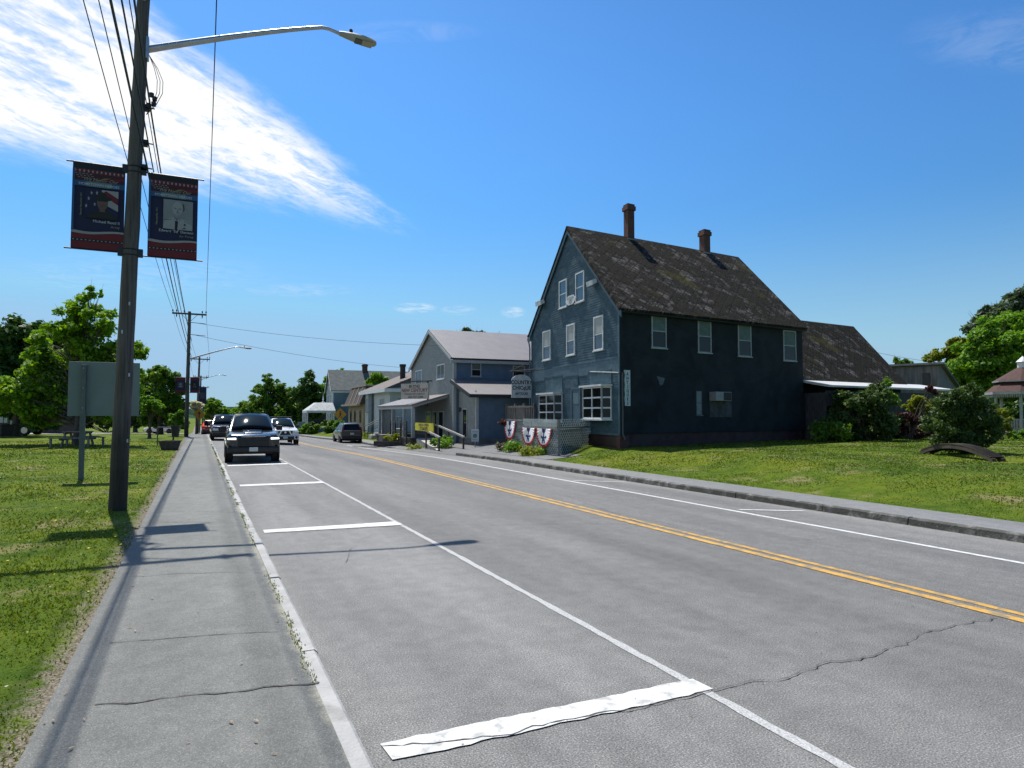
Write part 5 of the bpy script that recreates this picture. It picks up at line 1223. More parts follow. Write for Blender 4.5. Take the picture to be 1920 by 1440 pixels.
mb = MB(); mb.hexa([OF(p) for p in ((-2.4, -1.6, 3.0), (3.4, -1.6, 3.0), (3.4, 2.2, 3.0), (-2.4, 2.2, 3.0))], [OF(p) for p in ((-1.2, -.2, 4.1), (2.2, -.2, 4.1), (2.2, 2.0, 4.1), (-1.2, 2.0, 4.1))]); mb.build('roof', M('pale porch roof', (.42, .45, .44), .6), po)
mb = MB(); mb.box(-2.4, 3.4, -1.6, -1.45, 2.7, 2.999, OF); mb.box(-2.4, -2.25, -1.45, 2.2, 2.7, 2.999, OF); mb.build('beam', WTRIM, po)
for x in (-2.3, -.4, 1.5, 3.3):
    mb = MB(); mb.tube([OF((x, -1.5, 0)), OF((x, -1.5, 2.75))], .09, 8); mb.build('post', WTRIM, po)
mb = MB(); mb.tube([OF((-2.3, 2.0, 0)), OF((-2.3, 2.0, 2.75))], .09, 8); mb.build('post', WTRIM, po)
mb = MB(); mb.box(-2.5, 3.5, -1.7, 2.2, -.2, .6, OF); mb.build('deck', SLB, po)
mb = MB(); mb.box(-2.3, 3.3, -1.5, -1.44, 1.3, 1.4, OF)
for i in range(22): mb.box(-2.2 + i * .25, -2.16 + i * .25, -1.49, -1.45, .6, 1.3, OF)
mb.build('balustrade', WTRIM, po)
mb = MB(); mb.lathe([(.25, 4.1), (.05, 4.4), (.12, 4.6), (.02, 5.3)], 8, lambda p: OF((.5 + p[0], .9 + p[1], p[2]))); mb.build('finial', WTRIM, po)
for k, (px, D, r, n, s, lab, mt) in enumerate(((585, 88, 13, 1200, .22, 'round clipped bush left of the white porch', L_MID), (568, 90, 10, 800, .2, 'yellowish low bush at the far road edge beyond the white pickup', L_VIV), (614, 84, 15, 1700, .22, 'bushy dark shrub in front of the slate blue house, next to the yellow pedestrian sign', L_MID), (634, 80, 13, 1100, .2, 'leafy shrub behind the parked grey wagon', L_VIV), (550, 100, 12, 800, .25, 'shaded bush under the loose open tree', L_DARK))):
    b0 = at_base(px, D); rr = r * D / FPX
    tree('shrub', lab, 'shrub', b0, [(b0 + Vector((0, 0, rr * 1.0)), rr, rr), (b0 + Vector((rr * .6, .2, rr * .7)), rr * .7, rr * .7)], n, s, mt, .05, 80 + k, per=8, stems=5)
# dark red-brown barn far behind the ash tree
bp = at_base(600, 150); bmk = thing('brown_barn', 'dark brown barn half hidden behind the conifer', 'barn', bp)
mb = MB(); mb.box(-8.5, 2.5, 0, 8, -1, 6.6); mb.prism([(-9, 6.4), (3, 6.4), (-3, 8.6)], -.3, 8.3); mb.build('wall', M('dark barn boards', (.05, .038, .032), .9, .2, 2), bmk)
mb = MB(); mb.box(-5, -3, -.05, 0, 0, 4); mb.build('door', DKW, bmk)
# brown house at the far left
lp = at_base(12, 64); lh, LHF, lfr2, lsd2 = gable_house('brown_house', 'brown house roof peeking out at the left edge behind the box truck', 'house', lp, az(80), az(-10), 6, 8, 3.4, 5.6, M('brown siding', (.16, .11, .085), .8), M('rust brown shingles', (.16, .11, .09), .85, .2, 3, bmp=.3))
# ================================================================ GAZEBO
zp = at_base(1921, 40.5)
gz_ = thing('gazebo', 'octagonal gazebo with two-tier red-brown roof at the right edge', 'gazebo', zp)
GRR = M('red brown shingles', (.062, .026, .02), .85, .2, 5, bmp=.4)
def octa(r, z): return [Vector((r * math.cos(math.pi / 8 + k * math.pi / 4), r * math.sin(math.pi / 8 + k * math.pi / 4), z)) for k in range(8)]
mb = MB(); mb.hexa(octa(1.95, 2.62), octa(1.30, 3.22)); mb.hexa(octa(1.55, 3.30), octa(.30, 4.10)); mb.build('roof', GRR, gz_)
mb = MB(); mb.hexa(octa(1.97, 2.46), octa(1.97, 2.615)); mb.hexa(octa(1.32, 3.225), octa(1.32, 3.295)); mb.hexa(octa(1.57, 3.22), octa(1.57, 3.298))
for k in range(8):
    p, q = octa(1.90, 2.3)[k], octa(1.90, 2.3)[(k + 1) % 8]
    for i in range(12):
        t = (i + .5) / 12; c = p.lerp(q, t); mb.box(c.x - .03, c.x + .03, c.y - .03, c.y + .03, 2.30, 2.459)
mb.build('fascia', WTRIMS, gz_)
mb = MB(); mb.hexa(octa(.28, 4.10), octa(.28, 4.45)); mb.hexa(octa(.36, 4.45), octa(.02, 4.8)); mb.build('cupola', WTRIM, gz_)
for k in range(8):
    p = octa(1.78, 0)[k]; mb = MB(); mb.box(p.x - .06, p.x + .06, p.y - .06, p.y + .06, 0, 2.5); mb.build('post', WTRIMS, gz_)
mb = MB()
for k in range(8):
    if k == 5: continue
    p, q = octa(1.78, 0)[k], octa(1.78, 0)[(k + 1) % 8]
    mb.tube([p + Vector((0, 0, .95)), q + Vector((0, 0, .95))], .04, 4); mb.tube([p + Vector((0, 0, .35)), q + Vector((0, 0, .35))], .03, 4)
    for i in range(1, 10):
        c = p.lerp(q, i / 10); mb.box(c.x - .018, c.x + .018, c.y - .018, c.y + .018, .35, .95)
mb.build('balustrade', WTRIMS, gz_)
mb = MB(); mb.hexa(octa(1.9, -.1), octa(1.9, .22)); mb.build('floor', WOOD_G, gz_)
# ================================================================ LAWN THINGS (right)
fl0 = at_base(1808, 24.0)
fl = tree('flowering_shrub', 'round shrub dotted with white flowers beside the low timber arch', 'shrub', fl0,
          pblobs([(1800, 745, 30), (1770, 762, 30), (1835, 765, 30), (1800, 785, 48), (1762, 795, 30), (1845, 800, 32), (1790, 825, 36, .7), (1830, 825, 32, .7), (1815, 735, 22), (1805, 838, 26, .6)], 23.0, 30), 15000, .072, L_SHB, .03, 51, per=10, stems=14)
rr = random.Random(9); cl = [(c - fl0, r * 1.15) for c, r in blob_clumps(pblobs([(1800, 745, 28), (1770, 762, 28), (1835, 765, 28), (1800, 785, 46), (1760, 795, 26), (1845, 800, 28), (1790, 822, 34, .7)], 23.6, 30), 51, 10, .34)]
np_mesh('flowers', leaf_cloud(cl, 800, .07, 52, aspect=1.0), None, 4, L_WHITE, fl)['kind'] = 'stuff'
aL, aM, aR = ground_at(1738, 851), ground_at(1805, 850), ground_at(1876, 866)
ar_ = thing('timber_arch', 'low curved weathered timber arch lying on the lawn under the round shrub', 'garden arch', aM)
d_ = (aR - aL); d_.z = 0; Lh = d_.length; d_.normalize(); AFm = Frame(aL - aM, d_, Vector((d_.y, -d_.x, 0)))
for y in (-.10, .18):
    mb = MB(); n = 14; lo = []; up = []
    for i in range(n + 1):
        t = i / n; h = .32 * (1 - (2 * t - 1) ** 2); lo.append((t * Lh, h - .03)); up.append((t * Lh, h + .10))
    for i in range(n): mb.prism([lo[i], lo[i + 1], up[i + 1], up[i]], y - .05, y + .05, AFm)
    mb.build('curved_beam', M('brown grey timber', (.055, .045, .035), .9, .25, 5), ar_)
mb = MB()
for i in range(1, 40):
    t = i / 40; h = .32 * (1 - (2 * t - 1) ** 2) + .101; mb.box(t * Lh - Lh / 82, t * Lh + Lh / 82, -.14, .24, h, h + .03, AFm)
mb.build('slats', M('brown grey timber', (.13, .11, .085)), ar_)
clump_plant('grass_clump', 'tall arching ornamental grass at the far end of the shaded house wall', 'ornamental grass', at_base(1560, 33), 1.0, 1.0, 2200, .11, L_MID, 91)
b1 = at_base(1521, 36.6)
bar = thing('plastic_barrel', 'pale blue plastic barrel standing at the back corner of the blue house', 'barrel', b1)
BAR = M('pale blue plastic', (.20, .27, .33), .45, .1, 3)
mb = MB(); mb.lathe([(.02, 0), (.26, .0), (.28, .08), (.30, .3), (.28, .34), (.30, .38), (.30, .6), (.28, .64), (.29, .68), (.27, .9), (.2, .94), (.02, .94)], 18); mb.build('drum', BAR, bar, True)
mb = MB(); mb.lathe([(.06, .94), (.06, .98), (.01, .98)], 10, lambda p: Vector((p[0] + .12, p[1], p[2]))); mb.build('bung', WTRIM, bar)
b2 = thing('plastic_barrel', 'second pale blue barrel, half hidden by the tall ornamental grass', 'barrel', at_base(1536, 36.2))
for ch in list(bar.children):
    c2 = ch.copy(); C.objects.link(c2); c2.parent = b2
# ================================================================ UTILITY POLES, LAMPS, BANNERS, WIRES
def pole_mat():
    m, nt, b = nodes('weathered pole wood'); v = coords(nt, (14, 14, .5)); v2 = coords(nt)
    n = noise(nt, 2.2, 6, .65, vec=v); n2 = noise(nt, 1.2, 4, vec=v2)
    s = nt.nodes.new('ShaderNodeSeparateXYZ'); lk(nt, v2, s.inputs[0])
    c = ramp(nt, n.outputs[0], [(.28, (.035, .029, .024)), (.45, (.085, .074, .064)), (.7, (.145, .13, .115))]).outputs[0]
    c = mixc(nt, .5, c, ramp(nt, n2.outputs[0], [(.3, (.6, .58, .55)), (.7, (1.2, 1.2, 1.2))]).outputs[0], 'MULTIPLY')
    tar = ramp(nt, mathn(nt, 'ADD', mathn(nt, 'DIVIDE', s.outputs[2], 3.0), mathn(nt, 'MULTIPLY', mathn(nt, 'SUBTRACT', n2.outputs[0], .5), .5)), [(.2, (.35, .33, .31)), (.62, (1, 1, 1))]).outputs[0]
    c = mixc(nt, 1, c, tar, 'MULTIPLY')     # creosote still black in the butt of the pole
    lk(nt, c, b.inputs['Base Color']); b.inputs['Roughness'].default_value = .85; bump(nt, b, n.outputs[0], .8, .02); return m
POLE = pole_mat()
GALV = M('galvanised metal', (.42, .43, .44), .35, .1, 6, metal=.75)
INS = M('dark porcelain', (.03, .022, .02), .3)
WIRE = M('black wire', (.012, .012, .013), .6)
DIFF = M('lamp lens', (.32, .29, .20), .35, .1, 8)
def luminaire(root, head, dirv):
    """cobra-head lamp at `head` (thing-local), pointing along dirv"""
    F = Frame(head, dirv, Vector((-dirv.y, dirv.x, 0)))
    prof = [(-.02, .055, .05), (.06, .075, .065), (.25, .12, .085), (.45, .15, .085), (.62, .145, .07), (.72, .10, .045), (.745, .03, .02)]
    mb = MB(); n = 12; vs = []
    for x, wd, h in prof:
        for j in range(n):
            a = 2 * math.pi * j / n; zz = math.sin(a); vs.append(F((x, wd * math.cos(a), h * zz if zz > 0 else h * .55 * zz)))
    k = len(prof); mb.add(vs, [(i * n + j, i * n + (j + 1) % n, (i + 1) * n + (j + 1) % n, (i + 1) * n + j) for i in range(k - 1) for j in range(n)] + [list(range(n))[::-1], list(range((k - 1) * n, k * n))])
    h = mb.build('lamp_head', M('lamp housing', (.33, .34, .33), .5, .06, 4), root, True)
    mb = MB(); mb.box(.44, .66, -.10, .10, -.062, -.035, F); mb.build('lens', DIFF, h, bevel=.01)
    mb = MB(); mb.box(.30, .44, -.09, .09, -.058, -.03, F); mb.build('reflector_door', M('dark lamp door', (.07, .07, .065), .5), h)
    mb = MB(); mb.lathe([(.035, .07), (.04, .13), (.03, .15), (.005, .152)], 10, lambda p: F((.22 + p[0], p[1], p[2] + .01))); mb.build('photocell', INS, h, True)
def utility_pole(label, base, top, r0, r1, arm_z, arm_half, lamp=None, lamp_len=4.2, lamp_rise=1.2, brackets=(), group='utility poles along the left pavement'):
    root = thing('utility_pole', label, 'utility pole', base, group=group); T = Vector(top) - Vector(base); n = 26
    ax = lambda z: Vector((T.x * z / T.z, T.y * z / T.z, z)); rad = lambda z: r0 + (r1 - r0) * z / T.z
    rr = random.Random(int(abs(base[1] * 10)) + 1); mb = MB()
    zs = [-.3] + [T.z * i / n for i in range(n + 1)]
    mb.tube([ax(max(z, -.3)) + Vector((rr.uniform(-.006, .006), rr.uniform(-.006, .006), 0)) for z in zs], [rad(max(0, z)) * rr.uniform(.985, 1.015) for z in zs], 16)
    mb.build('shaft', POLE, root, True)
    za = arm_z - base[2]; p = ax(za)
    mb = MB(); mb.box(p.x - arm_half, p.x + arm_half, p.y - rad(za) - .11, p.y - rad(za), za - .06, za + .06); ca = mb.build('crossarm', POLE, root, bevel=.008)
    mb = MB()
    for sgn in (-1, 1): mb.tube([(p.x + sgn * arm_half * .45, p.y - rad(za) - .06, za - .06), (p.x, p.y - rad(za) - .02, za - .62)], .018, 5)
    mb.build('brace', GALV, ca)
    for x in (-.96, -.74, -.30, .74, .96):
        mb = MB(); X = p.x + x * arm_half; Y = p.y - rad(za) - .055
        mb.lathe([(.012, .06), (.014, .12), (.05, .13), (.055, .17), (.035, .19), (.05, .21), (.04, .26), (.01, .27)], 8, lambda q: Vector((X + q[0], Y + q[1], za + q[2])))
        if x in (-.74, .74): mb.lathe([(.01, -.06), (.045, -.08), (.035, -.14), (.045, -.18), (.02, -.26), (.005, -.3)], 8, lambda q: Vector((X + q[0], Y + q[1], za + q[2])))
        mb.build('insulator', INS, ca, True)
    if lamp is not None:
        lz = lamp - base[2]; q = ax(lz) + Vector((rad(lz), 0, 0)); L = lamp_len
        pts = [q + Vector((L * t, 0, lamp_rise * (1 - (1 - t) ** 1.13))) for t in (0, .1, .2, .35, .5, .65, .78, .88, .95)]
        e = pts[-1]; pts += [e + Vector((.12, 0, .005)), e + Vector((.26, 0, -.02)), e + Vector((.36, 0, -.045))]
        mb = MB(); mb.tube(pts, [.066, .063, .06, .056, .05, .046, .042, .039, .037, .036, .035, .035], 12); mb.build('lamp_arm', GALV, root, True)
        mb = MB(); mb.box(q.x - .03, q.x + .02, -.09 + q.y, .09 + q.y, lz - .2, lz + .2); mb.build('mounting_plate', GALV, root, bevel=.01)
        luminaire(root, pts[-1], Vector((1, 0, -.06)).normalized())
    return root, ax, rad
pb_ = ground_at(220, 956); pb_.z = gz(pb_.x, pb_.y)
# lean measured where the pole leaves the frame
ptop = on_plane(269, 0, pb_, Vector((0, 1, 0))); k = 10.0 / (ptop.z - pb_.z)
P1b = pb_; P1t = pb_ + (ptop - pb_) * k
R1 = 15.4 / FPX * 11.6
lampz = on_plane(281, 93, pb_, Vector((0, 1, 0))).z
lend = on_plane(652, 63, pb_, Vector((0, 1, 0)))
lx = lend.x - (pb_.x + (ptop.x - pb_.x) * (lampz - pb_.z) / (ptop.z - pb_.z)) - .1
p1, ax1, rad1 = utility_pole('big near weathered wooden pole with street lamp arm, standing in the grass by the pavement', P1b, P1t, R1 * 1.02, R1 * .70, P1t.z - .28, 1.25, lampz, lx - .36, lend.z - lampz + .04)
# hardware on the near pole
for z in (lampz - 1.1, lampz - 1.75, lampz - 2.2):
    mb = MB(); q = ax1(z - P1b.z); r = rad1(z - P1b.z); mb.box(q.x + r - .02, q.x + r + .07, q.y - .06, q.y + .03, z - P1b.z - .05, z - P1b.z + .06); mb.tube([q + Vector((r, -.05, 0)), q + Vector((r + .16, -.12, -.03))], .012, 5); mb.build('cable_clamp', IRON, p1)
mb = MB()
for dx, dz in ((.10, .18), (.14, .02), (.06, -.02), (.15, .12)):
    z = lampz - 1.05 + dz - P1b.z; q = ax1(z); r = rad1(z); mb.lathe([(.01, -.05), (.04, -.04), (.04, .03), (.01, .05)], 8, lambda s: q + Vector((r + dx + s[0], -.1 + s[1], s[2])))
mb.build('cable_splice', IRON, p1)
mb = MB(); rr = random.Random(4)
for k in range(3):
    z0 = lampz - .15 - P1b.z; pts = [ax1(z0 - t * 1.1) + Vector((rad1(z0) + .03 + .16 * math.sin(t * 3.1) * (1 + k * .3), -.1, 0)) for t in (0, .2, .4, .6, .8, 1)]; mb.tube(pts, .007, 4)
mb.build('lamp_cable', WIRE, p1)
mb = MB(); z = 2.3; 
for a_, z in ((-.9, 2.35), (-1.3, 3.6), (-.7, 1.2), (-2.0, 3.1)):
    q = ax1(z); r = rad1(z); mb.box(q.x + r * math.cos(a_) - .012, q.x + r * math.cos(a_) + .012, q.y + r * math.sin(a_) - .012, q.y + r * math.sin(a_) + .02, z - .03, z + .03)
mb.build('staple', GALV, p1)
# ---- banners
def cm(name, c, r=.7): return M(name, c, r, .06, 6)
NAVY = cm('banner navy', (0.007, 0.009, 0.041)); BRED = cm('banner red', (0.127, 0.008, 0.012)); BDRED = cm('banner dark red', (0.047, 0.007, 0.009)); BBLU = cm('banner blue', (0.019, 0.072, 0.165)); BTEAL = cm('banner pale blue', (0.110, 0.165, 0.171))
BWHT = cm('banner white', (0.275, 0.275, 0.264)); BBLK = cm('banner black', (0.008, 0.008, 0.010)); BGRY = cm('photo grey', (0.198, 0.209, 0.204)); BDG = cm('photo dark grey', (0.050, 0.052, 0.055)); BSK = cm('photo skin', (0.121, 0.066, 0.050)); BGLD = cm('banner gold', (0.165, 0.143, 0.072)); BOLV = cm('uniform olive', (0.012, 0.012, 0.008)); BMG = cm('photo mid grey', (0.121, 0.129, 0.129))
BM = [NAVY, BRED, BDRED, BBLU, BTEAL, BWHT, BBLK, BGRY, BDG, BSK, BGLD, BOLV, BMG]
def star_pts(x, z, r): return [(x + (r if i % 2 == 0 else r * .42) * math.sin(i * math.pi / 5), z + (r if i % 2 == 0 else r * .42) * math.cos(i * math.pi / 5)) for i in range(10)]
def oval(x, z, rx, rz, n=20): return [(x + rx * math.cos(2 * math.pi * i / n), z + rz * math.sin(2 * math.pi * i / n)) for i in range(n)]
def banner(label, corner, F, w, h, left, name1, name2, town, group='hometown heroes banners on the poles', rods=None):
    """corner: thing origin at bottom-left of cloth (world); F local frame x right, y towards viewer, z up"""
    root = thing('pole_banner', label, 'banner', corner, group=group)
    mb = MB(); n = 10
    curve = lambda z: .012 * math.sin(z / h * 3.1)
    for i in range(n):
        z0, z1 = h * i / n, h * (i + 1) / n
        mb.add([F((0, curve(z0), z0)), F((w, curve(z0), z0)), F((w, curve(z1), z1)), F((0, curve(z1), z1))], [(0, 1, 2, 3)])
    o = mb.build('cloth', NAVY, root); sm = o.modifiers.new('thickness', 'SOLIDIFY'); sm.thickness = .004; sm.offset = 0
    pr_ = MB(); lay = [0]
    def put(pts, m, o=None):
        lay[0] += 1; e = .016 + lay[0] * .00035
        pr_.add([F((x * w, e + curve(z * h), z * h)) for x, z in pts], [list(range(len(pts)))], m)
    R4 = lambda x0, x1, z0, z1: [(x0, z0), (x1, z0), (x1, z1), (x0, z1)]
    put(R4(0, 1, .93, 1), 6); put(R4(.0, 1, .885, .93), 1); put(R4(0, 1, .79, .885), 2)
    put([(.30, .79), (.9, .86), (1, .86), (1, .84), (.5, .79)], 1); put([(.45, .80), (.6, .845), (.75, .85), (.6, .825)], 10)
    for i in range(12): put(star_pts(.05 + i * .082, .907, .020 * h / 1.5 / w * .5 + .012), 5)
    for j in range(3):
        for i in range(5): put(R4(.04 + i * .07 + j * .03, .085 + i * .07 + j * .03, .868 - j * .022, .874 - j * .022), 5)
    put(R4(0, 1, .725, .79), 3); put(R4(.25, .75, .728, .787), 4)
    # bottom waves
    put([(0, 0), (1, 0), (1, .20)] + [(1 - i / 12, .19 + .012 * math.sin(i / 12 * 6.28)) for i in range(13)], 1)
    wv_ = [(i / 14, .200 + .014 * math.sin(i / 14 * 5.5 + 3.0)) for i in range(15)]
    put([(x, z - .022 + .010 * x) for x, z in wv_] + [(x, z + .010) for x, z in wv_[::-1]], 5)
    put(R4(0, 1, .082, .112), 6)
    for i in range(13): put(R4(.03 + i * .077, .06 + i * .077, .092, .102), 5)
    put(R4(0, .045, .2, .93), 3)
    # portrait
    x0, x1, zA_, zB_ = (.24, .88, .36, .70) if left else (.30, .90, .345, .705)
    X = lambda t: x0 + (x1 - x0) * t; Z = lambda t: zA_ + (zB_ - zA_) * t
    if left:
        put(R4(x0, x1, zA_, zB_), 0); put([(X(.5), Z(.55)), (X(1), Z(.3)), (X(1), Z(1)), (X(.5), Z(1))], 5); put([(X(.5), Z(.85)), (X(1), Z(.52)), (X(1), Z(.75)), (X(.62), Z(.98))], 1)
        for a_, b_ in ((.12, .66), (.2, .86), (.05, .40), (.30, .48), (.36, .88)): put(star_pts(X(a_), Z(b_), .028), 5)
        put([(X(.08), Z(0)), (X(.14), Z(.16)), (X(.38), Z(.30)), (X(.66), Z(.30)), (X(.9), Z(.14)), (X(.97), Z(0))], 11)
        put([(X(.45), Z(.24)), (X(.61), Z(.24)), (X(.60), Z(.45)), (X(.46), Z(.45))], 9); put(oval(X(.53), Z(.56), .105, .095), 9); put([(X(.38), Z(.60)), (X(.68), Z(.60)), (X(.66), Z(.70)), (X(.40), Z(.70))], 11); put([(X(.49), Z(.445)), (X(.58), Z(.445)), (X(.57), Z(.46)), (X(.50), Z(.46))], 2)
        put(oval(X(.52), Z(.70), .19, .028), 11); put([(X(.38), Z(.70)), (X(.68), Z(.70)), (X(.63), Z(.88)), (X(.52), Z(.93)), (X(.42), Z(.88))], 11)
    else:
        put(R4(x0, x1, zA_, zB_), 7)
        put([(X(.0), Z(0)), (X(.04), Z(.28)), (X(.32), Z(.40)), (X(.62), Z(.38)), (X(.95), Z(.26)), (X(1), Z(0))], 5)
        put([(X(.02), Z(.29)), (X(.30), Z(.32)), (X(.30), Z(.335)), (X(.02), Z(.31))], 8); put([(X(.70), Z(.30)), (X(.95), Z(.22)), (X(.95), Z(.235)), (X(.70), Z(.315))], 8)
        put([(X(.36), Z(.30)), (X(.56), Z(.30)), (X(.60), Z(.50)), (X(.38), Z(.50))], 12); put(oval(X(.49), Z(.68), .13, .105), 7); put(oval(X(.47), Z(.72), .105, .085), 5); put([(X(.66), Z(.60)), (X(.72), Z(.70)), (X(.70), Z(.86)), (X(.64), Z(.92)), (X(.66), Z(.75))], 8)
        put([(X(.34), Z(.72)), (X(.44), Z(.70)), (X(.44), Z(.72)), (X(.35), Z(.745))], 8); put([(X(.50), Z(.70)), (X(.61), Z(.70)), (X(.60), Z(.725)), (X(.50), Z(.715))], 8); put([(X(.43), Z(.56)), (X(.55), Z(.555)), (X(.54), Z(.575)), (X(.44), Z(.58))], 8)
        put([(X(.46), Z(.60)), (X(.51), Z(.60)), (X(.49), Z(.68)), (X(.47), Z(.68))], 12)
        put([(X(.40), Z(.0)), (X(.48), Z(0.0)), (X(.50), Z(.26)), (X(.46), Z(.31)), (X(.40), Z(.28))], 6); put([(X(.36), Z(.40)), (X(.46), Z(.30)), (X(.38), Z(.28))], 5); put([(X(.56), Z(.40)), (X(.46), Z(.30)), (X(.54), Z(.28))], 5)
        put([(X(.62), Z(.02)), (X(.80), Z(.06)), (X(.72), Z(.09))], 8); put(R4(X(.70), X(.76), Z(.14), Z(.22)), 8)
    pr_.build('print', BM, root)
    tx = MB()
    G = lambda p: F((p[0] * w, p[1] + curve(p[2] * h), p[2] * h)); asp = h / w
    def T(s, x, z, size, m, al='RIGHT', sx=1, bold=0, shear=0): tx.text(s, x, z, size / asp * asp, G, .036, m, al, sx * asp, bold, shear)
    T('We Honor Our', .20, .792, .056, 2, 'LEFT', .95, 0, .35); T('HOMETOWN HEROES', .12, .738, .042, 1, 'LEFT', .97, .012)
    T(name1, .92, .305 if not left else .31, .046, 1, 'RIGHT', .95); T(name2, .92, .255 if not left else .26, .042, 2, 'RIGHT', .95)
    vs, fs = text_geo(town, 'LEFT'); sz = .062
    tx.add([F(((.19 - b * sz * .9) * w, .036 + curve((.38 + a * sz * .5) * h), (.38 + a * sz * w / h * 0.95) * h)) for a, b in vs], fs, 2)
    tx.build('lettering', [NAVY, M('banner letter white', (.46, .48, .52), .7), M('banner letter gold', (.26, .24, .15), .7)], root)
    # rods
    for z in (-.01, h + .01):
        mb = MB(); xa, xb = (-.10, w + .16) if left else (-.16, w + .10)
        mb.tube([F((xa, .0, z)), F((xb, .0, z))], .014, 6)
        mb.tube([F((xb - .06 if left else xa + .06, 0, z)), F((xb if left else xa, 0, z))], .035, 8)
        mb.build('rod', IRON, root)
    return root
yb_ = P1b.y
def bspot(px, py):
    p = on_plane(px, py, Vector((0, yb_ - .02, 0)), Vector((0, 1, 0))); return p
BX = Frame((0, 0, 0), (1, 0, 0), (0, -1, 0))
tl, tr_, br_ = bspot(135, 296), bspot(233, 316), bspot(226, 472)
w_l = (tr_.x - tl.x); h_l = tr_.z - br_.z
banner('left banner on the big near pole, soldier in a dark brimmed hat before a flag', Vector((tl.x + .02, yb_ - .02, br_.z)), BX, w_l, h_l, True, 'Michael Reed II', 'Army', 'North Haverhill, NH')
tl2, tr2, br2 = bspot(280, 323), bspot(372, 335), bspot(362, 489)
banner('right banner on the big near pole, grey portrait of a man in a pale uniform', Vector((tl2.x, yb_ - .02, br2.z + .02)), BX, tr2.x - tl2.x, h_l, False, 'Edward "Ed" Davison', 'Air Force', 'Woodsville, NH')
for z in (tr_.z, br_.z):
    mb = MB()
    for dz in (-.05, .05):
        q = ax1(z + dz - P1b.z); r = rad1(z + dz - P1b.z) + .006; mb.tube([q + Vector((r * math.cos(t), r * math.sin(t), 0)) for t in [i * math.pi / 8 for i in range(17)]], .010, 4)
    q = ax1(z - P1b.z); r = rad1(z - P1b.z)
    mb.box(q.x - r - .07, q.x - r + .02, q.y - .06, q.y + .02, z - P1b.z - .07, z - P1b.z + .07); mb.box(q.x + r - .02, q.x + r + .07, q.y - .06, q.y + .02, z - P1b.z - .07, z - P1b.z + .07); mb.build('banner_bracket', IRON, p1)
# ---- second pole with lamp and banners
q2 = at_base(350, 49); P2t = q2 + Vector((.05, 0, 9.25))
p2, ax2, rad2 = utility_pole('second utility pole along the pavement, with lamp arm and two dark banners', q2, P2t, .15, .105, q2.z + 9.05, 1.15, on_depth(352, 672, 49).z, 3.3, 1.05)
for lf, pxs, lab in ((True, (328, 348), 'left one of the two dark banners on the second utility pole'), (False, (356, 373), 'right one of the two dark banners on the second utility pole')):
    a = on_plane(pxs[0], 736, Vector((0, q2.y - .2, 0)), Vector((0, 1, 0))); b = on_plane(pxs[1], 708, Vector((0, q2.y - .2, 0)), Vector((0, 1, 0)))
    root = thing('pole_banner', lab, 'banner', a, group='hometown heroes banners on the poles'); w2 = b.x - a.x; h2 = b.z - a.z
    mb = MB(); mb.box(0, w2, 0, .01, 0, h2); mb.build('cloth', NAVY, root)
    mb = MB(); mb.box(0, w2, -.004, -.001, h2 * .8, h2 * .95); mb.build('red_band', BRED, root); mb = MB(); mb.box(0, w2, -.004, -.001, .02, h2 * .15); mb.build('red_band', BRED, root)
    mb = MB(); mb.box(w2 * .25, w2 * .8, -.005, -.001, h2 * .35, h2 * .7); mb.add([Vector((x * w2, -.007, z * h2)) for x, z in oval(.52, .55, .12, .08)], [list(range(20))], 1); mb.add([Vector((x * w2, -.007, z * h2)) for x, z in ((.32, .355), (.75, .355), (.66, .45), (.40, .45))], [(0, 1, 2, 3)], 1); mb.build('portrait', [BDG if lf else BBLK, BGRY if lf else BSK], root)
    for zz in (h2 + .01, -.01):
        mb = MB(); mb.tube([(-.08, .005, zz), (w2 + .08, .005, zz)], .02, 6); mb.build('rod', IRON, root)
# ---- farther poles
def far_pole(label, px, D, ptop_, half, lamp=None):
    b = at_base(px, D); zt = on_depth(px, ptop_, D).z
    return utility_pole(label, b, Vector((b.x + .1, b.y, zt)), .15, .1, zt - .25, half, lamp, 2.6, .8)
p3 = far_pole('third utility pole, dark and leaning slightly, without lamp', 370, 76, 669, 1.1)
p4 = far_pole('fourth utility pole with a small lamp arm', 374, 104, 704, 1.1, on_depth(374, 711, 104).z)
p5 = far_pole('farthest utility pole, tiny, over the road end', 380, 150, 724, 1.1)
b5 = thing('pole_banner', 'small dark banner on the fourth utility pole', 'banner', on_depth(372, 758, 103), group='hometown heroes banners on the poles')
mb = MB(); mb.box(0, 1.1, 0, .02, 0, 2.7); mb.build('cloth', NAVY, b5)
mb = MB(); mb.box(.2, .9, -.005, -.001, .9, 1.8); mb.build('portrait', BDG, b5)
# ---- wires
def wire(label, a, b, sag, r=.012, name='overhead_wire', group='overhead wires'):
    a, b = Vector(a), Vector(b); n = 24; mid = (a + b) / 2
    pts = [a.lerp(b, i / n) - Vector((0, 0, sag * 4 * (i / n) * (1 - i / n))) - mid for i in range(n + 1)]
    mb = MB(); mb.tube(pts, r, 5); o = mb.build(name, WIRE, None, True); o.location = mid; tag(o, label, 'wire', group); return o
def armpt(pb0, ax, rad, armz, half, x): p = ax(armz - pb0.z); return Vector(pb0) + p + Vector((x * half, -rad(armz - pb0.z) - .055, .22))
z1_, z2_ = P1t.z - .28, q2.z + 9.05
lab = {-.96: 'outermost left wire from the near pole crossarm to the second pole', -.74: 'second wire from the left between the near and second crossarms', -.30: 'wire just left of the pole tops between near and second pole', .96: 'lone right-hand wire dropping to the right end of the second crossarm'}
for x in (-.96, -.74, -.30, .96): wire(lab[x], armpt(P1b, ax1, rad1, z1_, 1.25, x), armpt(q2, ax2, rad2, z2_, 1.15, x), .38)
prev = Vector((P1b.x + .55, -28, P1b.z))
